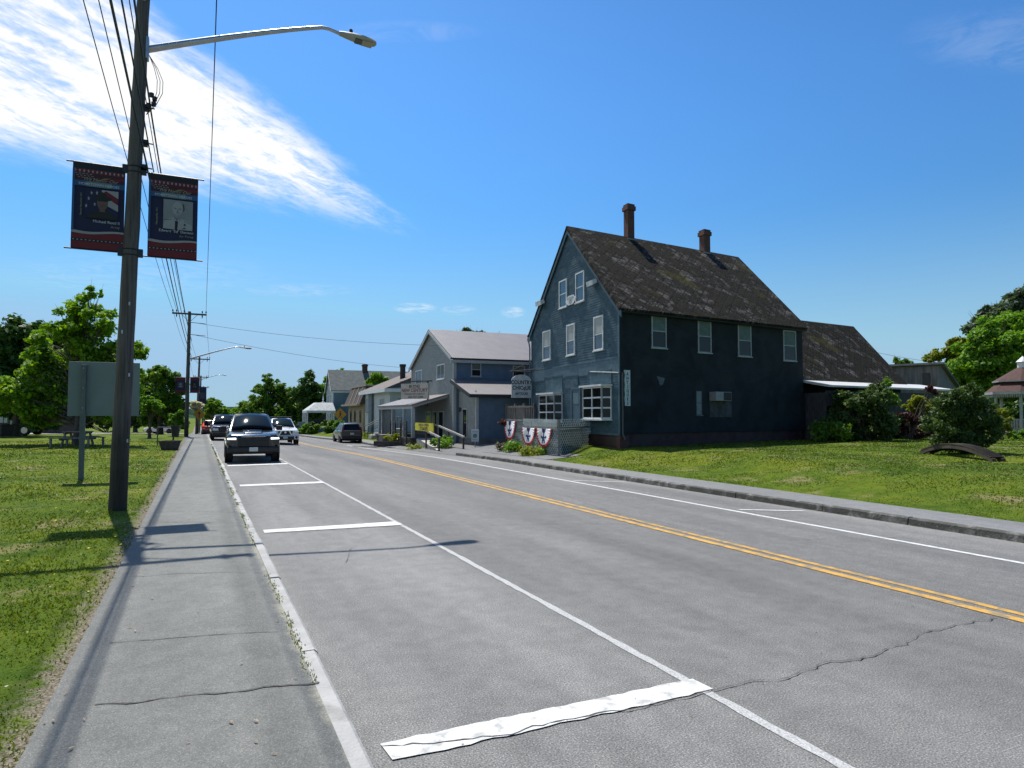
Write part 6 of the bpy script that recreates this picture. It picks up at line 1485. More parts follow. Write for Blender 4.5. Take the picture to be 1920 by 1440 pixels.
for x, l in ((-.96, 'outermost left wire running from the near crossarm back over the viewer'), (-.30, 'wire left of the near pole top running back over the viewer'), (.96, 'right-hand wire running from the near crossarm back over the viewer')):
    wire(l, armpt(P1b, ax1, rad1, z1_, 1.25, x), prev + Vector((x * 1.25, 0, z1_ - P1b.z + .4)), .35)
for k, (z, l, r) in enumerate(((lampz - 1.05, 'thick twisted cable below the lamp arm from the near pole to the second pole', .016), (lampz - 1.75, 'middle cable of the lower three from the near pole to the second pole', .012), (lampz - 2.2, 'lowest cable from the near pole to the second pole, passing behind the right banner', .016))):
    a = Vector(P1b) + ax1(z - P1b.z) + Vector((rad1(z - P1b.z) + .08, -.08, 0)); z2k = q2.z + (z - P1b.z) * .98
    wire(l, a, Vector(q2) + ax2(z2k - q2.z) + Vector((.2, -.1, 0)), .42, r)
    wire(l.replace('from the near pole to the second pole', 'running from the near pole back over the viewer'), a, prev + Vector((-.1 * k, 0, z - P1b.z + .2)), .3, r)
P3, ax3, rad3 = p3[0].location, p3[1], p3[2]
z3 = P3.z + 0
zt3 = on_depth(370, 669, 76).z - .25
for x, l in ((-.96, 'left wire from the second pole crossarm to the third pole'), (-.30, 'inner left wire from the second pole crossarm to the third pole'), (.96, 'right wire from the second pole crossarm to the third pole')):
    wire(l, armpt(q2, ax2, rad2, z2_, 1.15, x), armpt(P3, ax3, rad3, zt3, 1.1, x), .3)
P4, ax4, rad4 = p4[0].location, p4[1], p4[2]; zt4 = on_depth(374, 704, 104).z - .25
for x, l in ((-.96, 'left wire from the third to the fourth pole'), (.96, 'right wire from the third to the fourth pole')):
    wire(l, armpt(P3, ax3, rad3, zt3, 1.1, x), armpt(P4, ax4, rad4, zt4, 1.1, x), .3)
s_a = Vector(q2) + ax2(on_depth(352, 603, 49).z - q2.z); s_b = Vector(q2) + ax2(on_depth(352, 626, 49).z - q2.z)
wire('upper service wire crossing the street to the metal-roofed restaurant', s_a + Vector((.2, 0, 0)), Rp + RFm((2.5, 1.0, rzt + 1.05)), .35, .011)
wire('lower service wire crossing the street to the low white building', s_b + Vector((.2, 0, 0)), wp + WF((2, 4, wze + 1.9)), .4, .011)
mb = MB()
for z in (s_a, s_b): mb.tube([z - Vector(q2), z - Vector(q2) + Vector((1.1, -.1, -.08))], .022, 5)
mb.build('service_bracket', IRON, p2)
wire('thin wire over the grey shed beyond the slate wing', on_depth(1640, 660, 55), on_depth(1780, 682, 60), .1, .012)
# ================================================================ BLANK SIGN BOARD
bs = at_base(148, 16.6)
bb = thing('sign_board', 'large blank grey-green back of a sign board on square posts in the left lawn', 'sign board', bs)
e_l = on_depth(126, 780, 16.6); e_t = on_depth(130, 677, 16.6)
e_r = on_plane(266, 720, Vector((0, e_t.y, 0)), Vector((.02, 1, 0)))
wd_ = e_r.x - e_l.x - .05; z0b, z1b = e_l.z, e_t.z
bdir = Vector((1, -.05, 0)).normalized(); SB = Frame(e_l - bs - Vector((0, 0, e_l.z - bs.z)), bdir, Vector((bdir.y, -bdir.x, 0)))
PNL = M('sign board back', (.165, .20, .185), .6, .07, 1.0, dirt=(.19, .22, .21), dirt_at=.6)
mb = MB(); mb.box(0, wd_, -.03, 0, z0b - bs.z, z1b - bs.z, SB); mb.build('panel', PNL, bb, bevel=.006)
PST = M('grey post paint', (.10, .12, .115), .7, .1, 5)
for s in (.34, wd_ - .42):
    mb = MB(); mb.box(s - .055, s + .055, .001, .10, -.3, z1b - bs.z - .08, SB); mb.build('post', PST, bb, bevel=.008)
mb = MB()
for s in (.34, wd_ - .42):
    for z in (.2, .7, 1.2): mb.tube([SB((s, -.045, z0b - bs.z + z)), SB((s, .112, z0b - bs.z + z))], .012, 6)
mb.build('bolt', GALV, bb)
# ================================================================ PICNIC TABLE
pt0 = at_base(147, 32.6)
pk = thing('picnic_table', 'grey wooden picnic table with attached benches under the bright maple', 'picnic table', pt0)
TF_ = Frame((0, 0, 0), Vector((math.cos(-YAW + .1), math.sin(-YAW + .1), 0)), Vector((-math.sin(-YAW + .1), math.cos(-YAW + .1), 0)))
TW = M('grey picnic wood', (.20, .175, .15), .85, .25, 4, stretch=(1, 8, 8))
mb = MB()
for i in range(5): mb.box(-.55, .55, -.37 + i * .15, -.24 + i * .15, .72, .76, TF_)
mb.build('tabletop', TW, pk)
for y in (-.78, .56):
    mb = MB(); mb.box(-.92, .92, y, y + .24, .42, .46, TF_); mb.build('bench', TW, pk)
for x in (-.45, .45):
    mb = MB(); mb.box(x - .04, x + .04, -.72, .74, .34, .418, TF_); mb.box(x - .04, x + .04, -.35, .37, .64, .719, TF_)
    for sg in (-1, 1): mb.hexa([TF_((x - .035, sg * .62 - .05, -.05)), TF_((x + .035, sg * .62 - .05, -.05)), TF_((x + .035, sg * .62 + .05, -.05)), TF_((x - .035, sg * .62 + .05, -.05))], [TF_((x - .035, sg * .22 - .05, .66)), TF_((x + .035, sg * .22 - .05, .66)), TF_((x + .035, sg * .22 + .05, .66)), TF_((x - .035, sg * .22 + .05, .66))])
    mb.build('leg_frame', TW, pk)
for x in (-.85, .85):
    for y in (-.70, .68):
        mb = MB(); mb.box(x - .04, x + .04, y - .04, y + .04, -.05, .42, TF_); mb.build('bench_leg', TW, pk)
# ================================================================ PLANTER AND BIN BY THE PAVEMENT
pn0 = at_base(320, 31); pln = thing('square_planter', 'tapered dark wooden planter tub on the grass edge near the pavement', 'planter', pn0)
mb = MB(); mb.hexa([TF_(p) for p in ((-.27, -.27, 0), (.27, -.27, 0), (.27, .27, 0), (-.27, .27, 0))], [TF_(p) for p in ((-.36, -.36, .40), (.36, -.36, .40), (.36, .36, .40), (-.36, .36, .40))]); mb.build('tub', DKW, pln)
mb = MB(); mb.box(-.39, .39, -.39, -.31, .401, .44, TF_); mb.box(-.39, .39, .31, .39, .401, .44, TF_); mb.box(-.39, -.31, -.31, .31, .401, .44, TF_); mb.box(.31, .39, -.31, .31, .401, .44, TF_); mb.build('rim', DKW, pln)
mb = MB(); mb.box(-.30, .30, -.30, .30, .402, .42, TF_); mb.build('soil', DIRT, pln)
bn0 = at_base(326, 36); bnn = thing('litter_bin', 'dark round litter bin on a post behind the wooden planter tub', 'litter bin', bn0)
mb = MB(); mb.tube([(0, 0, -.1), (0, 0, 1.2)], .04, 8); mb.build('post', DKW, bnn)
mb = MB(); mb.lathe([(.02, .42), (.17, .42), (.22, .98), (.24, .99), (.24, 1.03), (.2, 1.03), (.17, .5), (.02, .5)], 14, lambda p: Vector((p[0] + .10, p[1] - .2, p[2]))); mb.build('basket', IRON, bnn, True)
mb = MB(); mb.tube([(-.75, -.05, .95), (.35, -.05, .95)], .03, 6); mb.tube([(-.75, -.05, -.1), (-.75, -.05, .97)], .03, 6); mb.build('rail', WOOD_G, bnn)
# ================================================================ ROAD SIGNS
YS = M('yellow sign sheet', (.42, .22, .01), .45, .06, 4)
def diamond_sign(label, base, zc, r, sym):
    root = thing('warning_sign', label, 'road sign', base); F = Frame((0, 0, 0), cdir, Vector((-math.sin(YAW), -math.cos(YAW), 0)))
    mb = MB(); mb.tube([(0, 0, -.2), (0, 0, zc + r * .7)], .035, 6); mb.build('post', GALV, root)
    mb = MB(); mb.prism([(-r, zc), (0, zc - r), (r, zc), (0, zc + r)], .04, .055, F); mb.build('plate', YS, root)
    mb = MB()
    if sym == 'ped':
        mb.prism(oval(.0, zc + r * .42, r * .12, r * .12, 10), .057, .06, F); mb.prism([(-.12 * r, zc + .25 * r), (.14 * r, zc + .25 * r), (.1 * r, zc - .1 * r), (-.08 * r, zc - .1 * r)], .057, .06, F)
        mb.prism([(-.06 * r, zc - .1 * r), (.04 * r, zc - .1 * r), (-.18 * r, zc - .55 * r), (-.28 * r, zc - .5 * r)], .057, .06, F); mb.prism([(0, zc - .1 * r), (.1 * r, zc - .1 * r), (.28 * r, zc - .52 * r), (.18 * r, zc - .56 * r)], .057, .06, F); mb.prism([(.1 * r, zc + .22 * r), (.34 * r, zc + .02 * r), (.3 * r, zc - .04 * r), (.06 * r, zc + .12 * r)], .057, .06, F)
    else:
        mb.prism([(-.08 * r, zc - .5 * r), (.08 * r, zc - .5 * r), (.08 * r, zc + .1 * r), (.3 * r, zc + .1 * r), (0, zc + .5 * r), (-.3 * r, zc + .1 * r), (-.08 * r, zc + .1 * r)], .057, .06, F)
    mb.build('symbol', BLKP, root); return root
s1_ = at_base(638, 75); zc1 = on_depth(638, 777, 75).z - s1_.z
diamond_sign('yellow diamond pedestrian warning sign beside the tan shop', s1_, zc1, .72, 'ped')
mb = MB(); mb
s2_ = at_base(374, 66); zc2 = on_depth(374, 777, 66).z - s2_.z
diamond_sign('yellow diamond warning sign on the left pavement behind the second pole', s2_, zc2, .62, 'arrow')
s3_ = at_base(571, 92); sm_ = thing('name_sign', 'small grey wooden sign board at the far roadside beyond the white pickup', 'sign', s3_)
mb = MB(); mb.box(-.9, .9, -.06, 0, .9, 1.7); mb.build('panel', M('grey green sign', (.22, .27, .25), .7), sm_)
mb = MB(); mb.box(-.8, -.7, .001, .08, -.2, 1.6); mb.box(.7, .8, .001, .08, -.2, 1.6); mb.build('post', WOOD_G, sm_)
# ================================================================ VEHICLES
RUB = M('tyre rubber', (.014, .014, .014), .85, .2, 20)
RIM = M('alloy rim', (.35, .35, .36), .3, .05, 8, metal=.9)
TRIMB = M('black plastic trim', (.012, .012, .013), .5)
CHR = M('chrome', (.65, .66, .68), .12, .03, 5, metal=1)
CGL = glassmat('car glass', (.006, .010, .016), .05, .14)
LITE = M('headlight lens', (.75, .78, .80), .1, .05, 10)
TAIL = M('tail light lens', (.24, .012, .012), .15, .1, 10)
PLT = M('number plate', (.52, .55, .50), .5, .05, 10)
def paint(name, c, rough=.22, met=.0): return M(name, c, rough, .05, 2, metal=met, coat=.8)
def loft(mb, st, m=0):
    """stations: y, zb, zs, zt, wb, ws, wt"""
    vs = []; n = 10
    for y, zb, zs, zt, wb, ws, wt in st:
        half = [(wb * .9, zb), (wb, zb + .05), (ws, zb + (zs - zb) * .45), (ws * .985, zs), (wt, zt)]
        for x, z in half: vs.append((x, y, z))
        for x, z in half[::-1]: vs.append((-x, y, z))
    k = len(st)
    fs = [(i * n + j, i * n + (j + 1) % n, (i + 1) * n + (j + 1) % n, (i + 1) * n + j) for i in range(k - 1) for j in range(n)] + [list(range(n))[::-1], list(range((k - 1) * n, k * n))]
    return mb.add(vs, fs, m)
def wheel(root, x, y, r, w_, rim=RIM):
    F = lambda p: Vector((x + p[2], y + p[0], r + p[1])); s = 1 if x > 0 else -1
    mb = MB(); mb.lathe([(r * .62, -w_ / 2), (r * .93, -w_ / 2), (r, -w_ * .36), (r, w_ * .36), (r * .93, w_ / 2), (r * .62, w_ / 2)], 24, F, cap=False); wh = mb.build('wheel', RUB, root, True)
    mb = MB(); o = s * w_ * .42
    mb.lathe([(r * .63, o - .02 * s), (r * .60, o + .01 * s), (r * .5, o - .03 * s), (.02, o - .03 * s)], 20, F)
    for k in range(5):
        a = 2 * math.pi * k / 5; mb.hexa([F((math.cos(a + d) * q, math.sin(a + d) * q, o - .028 * s)) for d, q in ((-.5, .05), (.5, .05), (.12, r * .6), (-.12, r * .6))], [F((math.cos(a + d) * q, math.sin(a + d) * q, o + .012 * s)) for d, q in ((-.5, .05), (.5, .05), (.12, r * .6), (-.12, r * .6))])
    mb.build('rim', rim, wh, True)
def cabin(root, bo, ro, pnt, hw, hwr, zb, zr, glass=CGL, pill=.07, rear_glass=True, posts=(.5,), name='cabin'):
    """bo=(y rear, y front) at belt, ro the same at the roof"""
    (b0, b1), (r0, r1) = bo, ro
    lo = [(-hw, b0, zb), (hw, b0, zb), (hw, b1, zb), (-hw, b1, zb)]; hi = [(-hwr, r0, zr), (hwr, r0, zr), (hwr, r1, zr), (-hwr, r1, zr)]
    mb = MB(); mb.hexa([Vector(p) for p in lo], [Vector(p) for p in hi])
    rz2 = zr + .055; cr_ = [(-hwr * .8, r0 + .12, rz2), (hwr * .8, r0 + .12, rz2), (hwr * .8, r1 - .16, rz2), (-hwr * .8, r1 - .16, rz2)]
    mb.hexa([Vector(p) - Vector((0, 0, .002)) for p in hi], [Vector(p) for p in cr_])
    cb = mb.build(name, pnt, root, True, bevel=.03)
    lo = [Vector(p) for p in lo]; hi = [Vector(p) for p in hi]
    def pane(nm, a, b, c, d, e0=.05, e1=.05, ev0=.06, ev1=.08):
        # a,b bottom, c,d top (c over b)
        n = (b - a).cross(d - a).normalized(); ctr = (a + b + c + d) / 4
        if n.dot(ctr - Vector((0, (b0 + b1) / 2, (zb + zr) / 2))) < 0: n = -n
        bl = lambda s, t: (a.lerp(b, s)).lerp(d.lerp(c, s), t)
        q = [bl(e0, ev0), bl(1 - e1, ev0), bl(1 - e1, 1 - ev1), bl(e0, 1 - ev1)]
        m2 = MB(); m2.hexa([p - n * .01 for p in q], [p + n * .012 for p in q]); m2.build(nm, glass, root)
    a, b, c, d = lo[3], lo[2], hi[2], hi[3]; wn_ = Vector((0, d.z - a.z, a.y - d.y)).normalized(); bow = (b - a).length * .062; ns, nv = 14, 6; m2 = MB(); vs = []
    for j in range(nv + 1):
        for i in range(ns + 1):
            s = .045 + .91 * i / ns; t = .02 + .92 * j / nv; p = (a.lerp(b, s)).lerp(d.lerp(c, s), t); vs.append(p + wn_ * (.012 + bow * (1 - (2 * s - 1) ** 2) + .035 * (1 - (2 * t - 1) ** 2)))
    m2.add(vs, [(j * (ns + 1) + i, j * (ns + 1) + i + 1, (j + 1) * (ns + 1) + i + 1, (j + 1) * (ns + 1) + i) for j in range(nv) for i in range(ns)]); wo = m2.build('windshield', glass, root, 'all')
    sm = wo.modifiers.new('thickness', 'SOLIDIFY'); sm.thickness = .01
    if rear_glass: pane('rear_window', lo[0], lo[1], hi[1], hi[0], .07, .07, .1, .1)
    for s in (0, 1):
        A1, B1, C1, D1 = (lo[1], lo[2], hi[2], hi[1]) if s else (lo[0], lo[3], hi[3], hi[0])
        cuts = [0.03] + list(posts) + [.97]
        for c0, c1 in zip(cuts[:-1], cuts[1:]):
            a, b = A1.lerp(B1, c0 + .015), A1.lerp(B1, c1 - .015); d, c = D1.lerp(C1, c0 + .015), D1.lerp(C1, c1 - .015)
            pane('side_window', a, b, c, d, .03, .03, .05, .12)
    return cb
def box_part(root, name, mat, *b, bevel=.02):
    mb = MB(); mb.box(*b); return mb.build(name, mat, root, bevel=bevel)
def arch_trim(root, x, y, r):
    mb = MB(); s = 1 if x > 0 else -1
    mb.lathe([(r * 1.12, -.02), (r * 1.12, .03), (.03, .03), (.03, -.02)], 24, lambda p: Vector((x + s * p[2], y + p[0], r + p[1]))); mb.build('wheel_arch', TRIMB, root, True)
def mirrors(root, x, y, z, pnt, sz=.13):
    for s in (-1, 1):
        mb = MB(); mb.box(s * x, s * (x + .08), y - .03, y + .03, z - .02, z + .02); mb.box(s * (x + .05), s * (x + .05 + sz * 1.5), y - .06, y + .06, z - sz * .55, z + sz * .65); mb.build('mirror', pnt, root, bevel=.02)
def plate(root, y, z, face, tx='', w_=.32, h=.16):
    mb = MB(); mb.box(-w_ / 2, w_ / 2, min(y, y + face * .012), max(y, y + face * .012), z - h / 2, z + h / 2); p = mb.build('number_plate', PLT, root)
    return p
def pickup(label, loc, rz, pnt, k=1.0, dark_front=True, lights_on=False, grp=None, frontier=False):
    root = thing('pickup_truck', label, 'pickup truck', loc, rz); root.scale = (k, k, k)
    mb = MB(); loft(mb, [(2.90, .62, .90, 1.02, .80, .90, .76), (2.80, .50, .98, 1.12, .90, .97, .84), (2.45, .48, 1.02, 1.19, .94, 1.0, .88), (1.45, .46, 1.06, 1.27, .95, 1.0, .90), (1.2, .45, 1.08, 1.26, .95, 1.0, .90), (-.95, .45, 1.10, 1.27, .95, 1.0, .92), (-2.75, .50, 1.10, 1.30, .95, 1.0, .94), (-2.9, .60, 1.08, 1.28, .92, .98, .92)])
    mb.build('body', pnt, root, True, bevel=.02)
    mb = MB(); mb.hexa([Vector(p) for p in ((-.42, 1.5, 1.262), (.42, 1.5, 1.262), (.36, 2.6, 1.165), (-.36, 2.6, 1.165))], [Vector(p) for p in ((-.36, 1.5, 1.305), (.36, 1.5, 1.305), (.28, 2.55, 1.205), (-.28, 2.55, 1.205))]); mb.build('hood_bulge', pnt, root, True, bevel=.03)
    cabin(root, (-.95, 1.38), (-.72, .32), pnt, .90, .70, 1.25, 1.89, posts=(.30, .66))
    box_part(root, 'truck_bed', TRIMB, -.78, .78, -2.75, -1.1, 1.2, 1.315)
    if not frontier:
        box_part(root, 'grille', TRIMB, -.58, .58, 2.80, 2.945, .66, 1.045)
        mb = MB()
        for i in range(6): mb.box(-.55, .55, 2.945, 2.957, .70 + i * .055, .72 + i * .055)
        mb.build('grille_bars', M('gloss black', (.01, .01, .011), .2), root)
        mb = MB(); mb.tube([(-.62, 2.93, 1.065), (-.3, 2.97, 1.08), (0, 2.98, 1.075), (.3, 2.97, 1.08), (.62, 2.93, 1.065)], .030, 6); mb.build('hood_trim', CHR, root)
        box_part(root, 'front_bumper', TRIMB if dark_front else pnt, -.97, .97, 2.72, 3.0, .42, .66, bevel=.06)
    else:
        mb = MB(); mb.prism([(-.46, .74), (.46, .74), (.52, 1.04), (-.52, 1.04)], 2.80, 2.93); mb.build('grille', TRIMB, root)
        mb = MB(); mb.prism([(-.50, .70), (-.40, .70), (-.22, 1.04), (-.34, 1.04)], 2.90, 2.95); mb.prism([(.50, .70), (.40, .70), (.22, 1.04), (.34, 1.04)], 2.90, 2.95); mb.build('grille_bars', CHR, root, bevel=.01)
        mb = MB(); mb.lathe([(.07, 2.935), (.075, 2.96), (.02, 2.965)], 14, lambda p: Vector((p[0], p[2], .92 + p[1]))); mb.build('emblem', CHR, root)
        box_part(root, 'front_bumper', pnt, -.97, .97, 2.74, 3.0, .40, .70, bevel=.08)
        box_part(root, 'lower_grille', TRIMB, -.62, .62, 2.98, 3.01, .42, .64)
        for s in (-1, 1):
            mb = MB(); mb.lathe([(.10, 2.985), (.10, 3.005), (.02, 3.0)], 14, lambda p: Vector((s * .78 + p[0], p[2], .55 + p[1]))); mb.build('fog_lamp', TRIMB, root)
        for s in (-.75, .75):
            mb = MB(); mb.tube([(s, -.65, 1.95), (s, .2, 1.95)], .025, 6); mb.build('roof_rail', TRIMB, root)
        mb = MB(); mb.tube([(-.8, -.4, 2.05), (.8, -.4, 2.05)], .025, 6); mb.tube([(-.75, -.4, 1.95), (-.75, -.4, 2.05)], .02, 5); mb.tube([(.75, -.4, 1.95), (.75, -.4, 2.05)], .02, 5); mb.build('roof_rack_bar', TRIMB, root)
    for s in (-1, 1):
        mb = MB(); mb.hexa([Vector((s * .64, 2.70, .93)), Vector((s * .95, 2.60, .94)), Vector((s * .95, 2.60, 1.0)), Vector((s * .64, 2.70, 1.0))], [Vector((s * .64, 2.985, .93)), Vector((s * .96, 2.90, .94)), Vector((s * .95, 2.89, .99)), Vector((s * .64, 2.96, 1.005))])
        h = mb.build('headlight', LAMPON if lights_on else LITE, root, bevel=.01)
        mb = MB(); mb.box(s * .80, s * .95, -2.94, -2.85, .80, 1.12); mb.build('tail_light', TAIL, root)
    for x in (-.86, .86):
        for y in (1.85, -1.75): arch_trim(root, x * 1.16, y, .41); wheel(root, x, y, .41, .27)
    mirrors(root, .92, 1.05, 1.34, TRIMB, .16)
    plate(root, 3.0, .55, 1)
    mb = MB(); mb.box(-.75, .75, -2.6, 2.5, .34, .47); mb.build('underbody', TRIMB, root)
    return root
LAMPON = M('lit headlight', (.9, .92, .95), .2, .02, 5, emit=2.2)
def suv(label, loc, rz, pnt, k=1.0, name='suv', cat='suv', roof=1.66, hood=1.02, brake=False, L=2.25, rails=True, group=None):
    root = thing(name, label, cat, loc, rz); root.scale = (k, k, k); z = hood
    mb = MB(); loft(mb, [(L, .48, z - .30, z - .20, .70, .80, .66), (L - .10, .36, z - .22, z - .10, .82, .88, .74), (L - .5, .32, z - .12, z - .02, .86, .91, .78), (L - 1.15, .30, z - .06, z + .04, .88, .92, .82), (L - 1.4, .28, z - .04, z + .06, .88, .92, .84), (0, .28, z - .02, z + .06, .88, .92, .85), (-L + .5, .30, z, z + .06, .88, .92, .84), (-L + .1, .36, z - .02, z + .05, .85, .90, .82), (-L, .50, z - .06, z + .02, .78, .86, .78)])
    mb.build('body', pnt, root, True, bevel=.02)
    cabin(root, (-L + .08, L - 1.25), (-L + .42, L - 2.15), pnt, .85, .64, z + .04, roof, posts=(.28, .62))
    box_part(root, 'rear_bumper', TRIMB, -.84, .84, -L - .07, -L + .2, .36, .62, bevel=.05)
    box_part(root, 'front_bumper', TRIMB, -.84, .84, L - .2, L + .05, .34, .52, bevel=.05)
    box_part(root, 'grille', TRIMB, -.42, .42, L - .1, L + .02, .58, z - .24)
    for s in (-1, 1):
        box_part(root, 'headlight', LITE, min(s * .46, s * .80), max(s * .46, s * .80), L - .22, L + .005, z - .38, z - .22)
        mb = MB(); mb.hexa([Vector((s * .66, -L - .012, z - .22)), Vector((s * .87, -L + .02, z - .22)), Vector((s * .88, -L + .25, z - .22)), Vector((s * .66, -L + .2, z - .22))], [Vector((s * .70, -L + .08, z + .34)), Vector((s * .79, -L + .10, z + .34)), Vector((s * .80, -L + .28, z + .34)), Vector((s * .70, -L + .26, z + .34))]); mb.build('tail_light', BRAKE if brake else TAIL, root)
    for x in (-.80, .80):
        for y in (L - .9, -L + .85): arch_trim(root, x * 1.135, y, .35); wheel(root, x, y, .35, .22)
    mirrors(root, .88, L - 1.45, z + .14, pnt, .11)
    plate(root, -L - .02, z - .22, -1)
    if rails:
        for s in (-.58, .58):
            mb = MB(); mb.tube([(s, -L + .6, roof + .07), (s, L - 2.3, roof + .07)], .02, 6); mb.build('roof_rail', TRIMB, root)
    mb = MB(); mb.box(-.7, .7, -L + .3, L - .3, .22, .31); mb.build('underbody', TRIMB, root)
    return root
BRAKE = M('lit tail light', (.8, .05, .03), .2, .02, 5, emit=1.4)
P_BLK = paint('black green paint', (.008, .012, .012), .2); P_WHT = paint('white paint', (.72, .73, .74), .25); P_GRY = paint('dark grey paint', (.055, .05, .05), .28, .3); P_DRK = paint('black paint', (.012, .013, .015)); P_RED = paint('red paint', (.22, .015, .018))
PI = math.pi
a = on_z(471, 866, 0); kp = .93
pickup('black pickup truck parked nearest, facing the viewer with lit headlights and sun on its windshield', Vector((1.93, a.y + 1.85 * kp + .25, road_z(1.93, a.y + 2))), PI - R_(1.5), P_BLK, kp, True, True)
a = on_z(545, 832, -.12)
pickup('white pickup truck with roof rack driving towards the viewer', Vector((5.0, a.y + 1.7, road_z(5.0, a.y))), PI, P_WHT, .86, False, False, frontier=True)
a = on_z(405, 826, 0)
suv('black car with pale roof glare parked behind the nearest black pickup', Vector((1.72, a.y + 2.2, road_z(1.7, a.y))), PI, P_DRK, 1.0, 'parked_car', 'car', 1.72, 1.08)
bcar = suv('red car with glowing tail light beyond the black parked cars', Vector((.0, 0, 0)), 0, P_RED, .95, 'parked_car', 'car', 1.6, 1.0, brake=True)
c = on_depth(386, 808, 66); bcar.location = Vector((max(1.2, c.x), c.y, road_z(1.5, c.y)))
a = on_z(663, 831, -.5)
suv('dark grey wagon-like car parked facing away at the right kerb', Vector((a.x - .15, a.y + 1.8, road_z(a.x, a.y))), R_(-1), P_GRY, .93, 'parked_car', 'car', 1.64, 1.03)
# distant park vehicles
c = at_base(304, 78)
suv('small white car parked far off under the park trees', c, R_(70), P_WHT, .8, 'parked_car', 'car', 1.45, .9, rails=False)
tb0 = at_base(16, 54)
bt = thing('box_truck', 'white box truck standing on the park road at the left edge, half under the maple', 'truck', tb0, -YAW + .12)
TP = M('white truck panel', (.50, .54, .55), .5, .06, 3, dirt=(.40, .43, .44), dirt_at=.62)
mb = MB(); mb.box(-4.8, .55, -1.1, 1.1, .95, 2.9); mb.build('cargo_box', TP, bt, bevel=.02)
mb = MB()
for i in range(9): mb.box(-4.7 + i * .62, -4.66 + i * .62, -1.125, -1.1, .98, 2.86)
mb.box(-4.8, .55, -1.13, -1.1, .93, 1.02); mb.build('rib', TRIMB, bt)
mb = MB(); mb.prism([(.65, .62), (2.35, .62), (2.40, 1.22), (1.65, 1.35), (1.25, 2.05), (.65, 2.05)], -.95, .95); mb.build('cab', TP, bt, True, bevel=.04)
mb = MB(); mb.prism([(.85, 1.38), (1.52, 1.38), (1.17, 1.95), (.85, 1.95)], -.965, -.952); mb.build('side_window', CGL, bt)
mb = MB(); mb.hexa([Vector((1.70, -.85, 1.37)), Vector((1.70, .85, 1.37)), Vector((1.33, .8, 2.0)), Vector((1.33, -.8, 2.0))], [Vector((1.68, -.85, 1.40)), Vector((1.72, .85, 1.40)), Vector((1.35, .8, 2.03)), Vector((1.35, -.8, 2.03))]); mb.build('windshield', CGL, bt)
mb = MB(); mb.box(-4.6, 2.2, -.5, .5, .45, .93); mb.build('chassis', TRIMB, bt); box_part(bt, 'front_bumper', TRIMB, 2.3, 2.5, -.95, .95, .42, .66)
for x, y in ((1.75, -.85), (-2.9, -.85), (1.75, .85), (-2.9, .85)):
    mb = MB(); mb.lathe([(.26, -.14), (.40, -.14), (.42, -.1), (.42, .1), (.40, .14), (.26, .14)], 20, lambda p: Vector((x + p[0], y + p[2], .42 + p[1])), cap=False); wh = mb.build('wheel', RUB, bt, True)
    mb = MB(); mb.lathe([(.27, -.12), (.2, -.09), (.02, -.09)], 16, lambda p: Vector((x + p[0], y + (p[2] if y < 0 else -p[2]), .42 + p[1]))); mb.build('rim', RIM, wh, True)
db0 = at_base(3, 46); db = thing('dumpster', 'dark metal bin at the very left edge in front of the box truck', 'bin', db0, -YAW)
mb = MB(); mb.hexa([Vector(p) for p in ((-.9, -.5, .1), (.45, -.5, .1), (.45, .5, .1), (-.9, .5, .1))], [Vector(p) for p in ((-.95, -.6, .85), (.5, -.6, .85), (.5, .6, .85), (-.95, .6, .85))]); mb.build('body', IRON, db, bevel=.02)
mb = MB(); mb.box(-.97, .52, -.62, .62, .852, .9); mb.build('lid', TRIMB, db, bevel=.01)
# ================================================================ FAR HILLS AND ROAD-END TREES
def hill(name, px0, px1, pk, D, mat, seed, n, size):
    rr = random.Random(seed); P0 = on_depth((px0 + px1) / 2, 785, D)
    cl = []
    for i in range(n):
        t = rr.random(); px = px0 + (px1 - px0) * t; top = pk(t) + rr.uniform(-2, 4); py = top + (790 - top) * rr.random() ** 1.6
        c = on_depth(px, py, D + rr.uniform(-12, 12)); cl.append((c, rr.uniform(.5, 1.2) * 5 * D / FPX))
    np_mesh(name, leaf_cloud(cl, n * 42, size, seed), None, 4, mat)
    o = bpy.context.scene.objects[name] if name in bpy.context.scene.objects else None
    return o
L_HILL = leafmat('hill foliage', [(.045, .085, .03), (.06, .10, .035), (.035, .07, .03)], .3)
hill('far_wood', 385, 470, lambda t: 750 + 24 * t ** .8 - 6 * math.sin(t * 9), 190, L_MID, 101, 90, .9)['kind'] = 'stuff'
mb = MB(); vs = []; hx = frange(-500, 500, 20)
for i, x in enumerate(hx):
    y = 620; zt = 1.5 + 2.5 * math.sin(x * .013 + 1) + 1.2 * math.sin(x * .04); vs += [(x, y - 120, -14), (x, y, zt + 3), (x, y + 180, zt * .5)]
mb.add(vs, [(i * 3 + k, i * 3 + k + 1, i * 3 + k + 4, i * 3 + k + 3) for i in range(len(hx) - 1) for k in (0, 1)])
structure('hills', mb, M('wooded hill', (.026, .055, .034), 1.0, .4, .06, spec=0), 'all')
for k, (px, D, bl, n, s, mt, lab) in enumerate((
    (400, 150, [(398, 760, 12), (405, 768, 12), (392, 772, 10)], 1800, .5, L_MID, 'rounded green tree at the end of the street, left side'),
    (425, 170, [(420, 772, 10), (430, 776, 10), (412, 774, 9)], 1400, .55, L_VIV, 'low paler tree at the end of the street, by the distant hill'))):
    tree('far_tree', lab, 'tree', at_base(px, D), pblobs(bl, D, k), n, s, mt, .3, 110 + k, per=8)
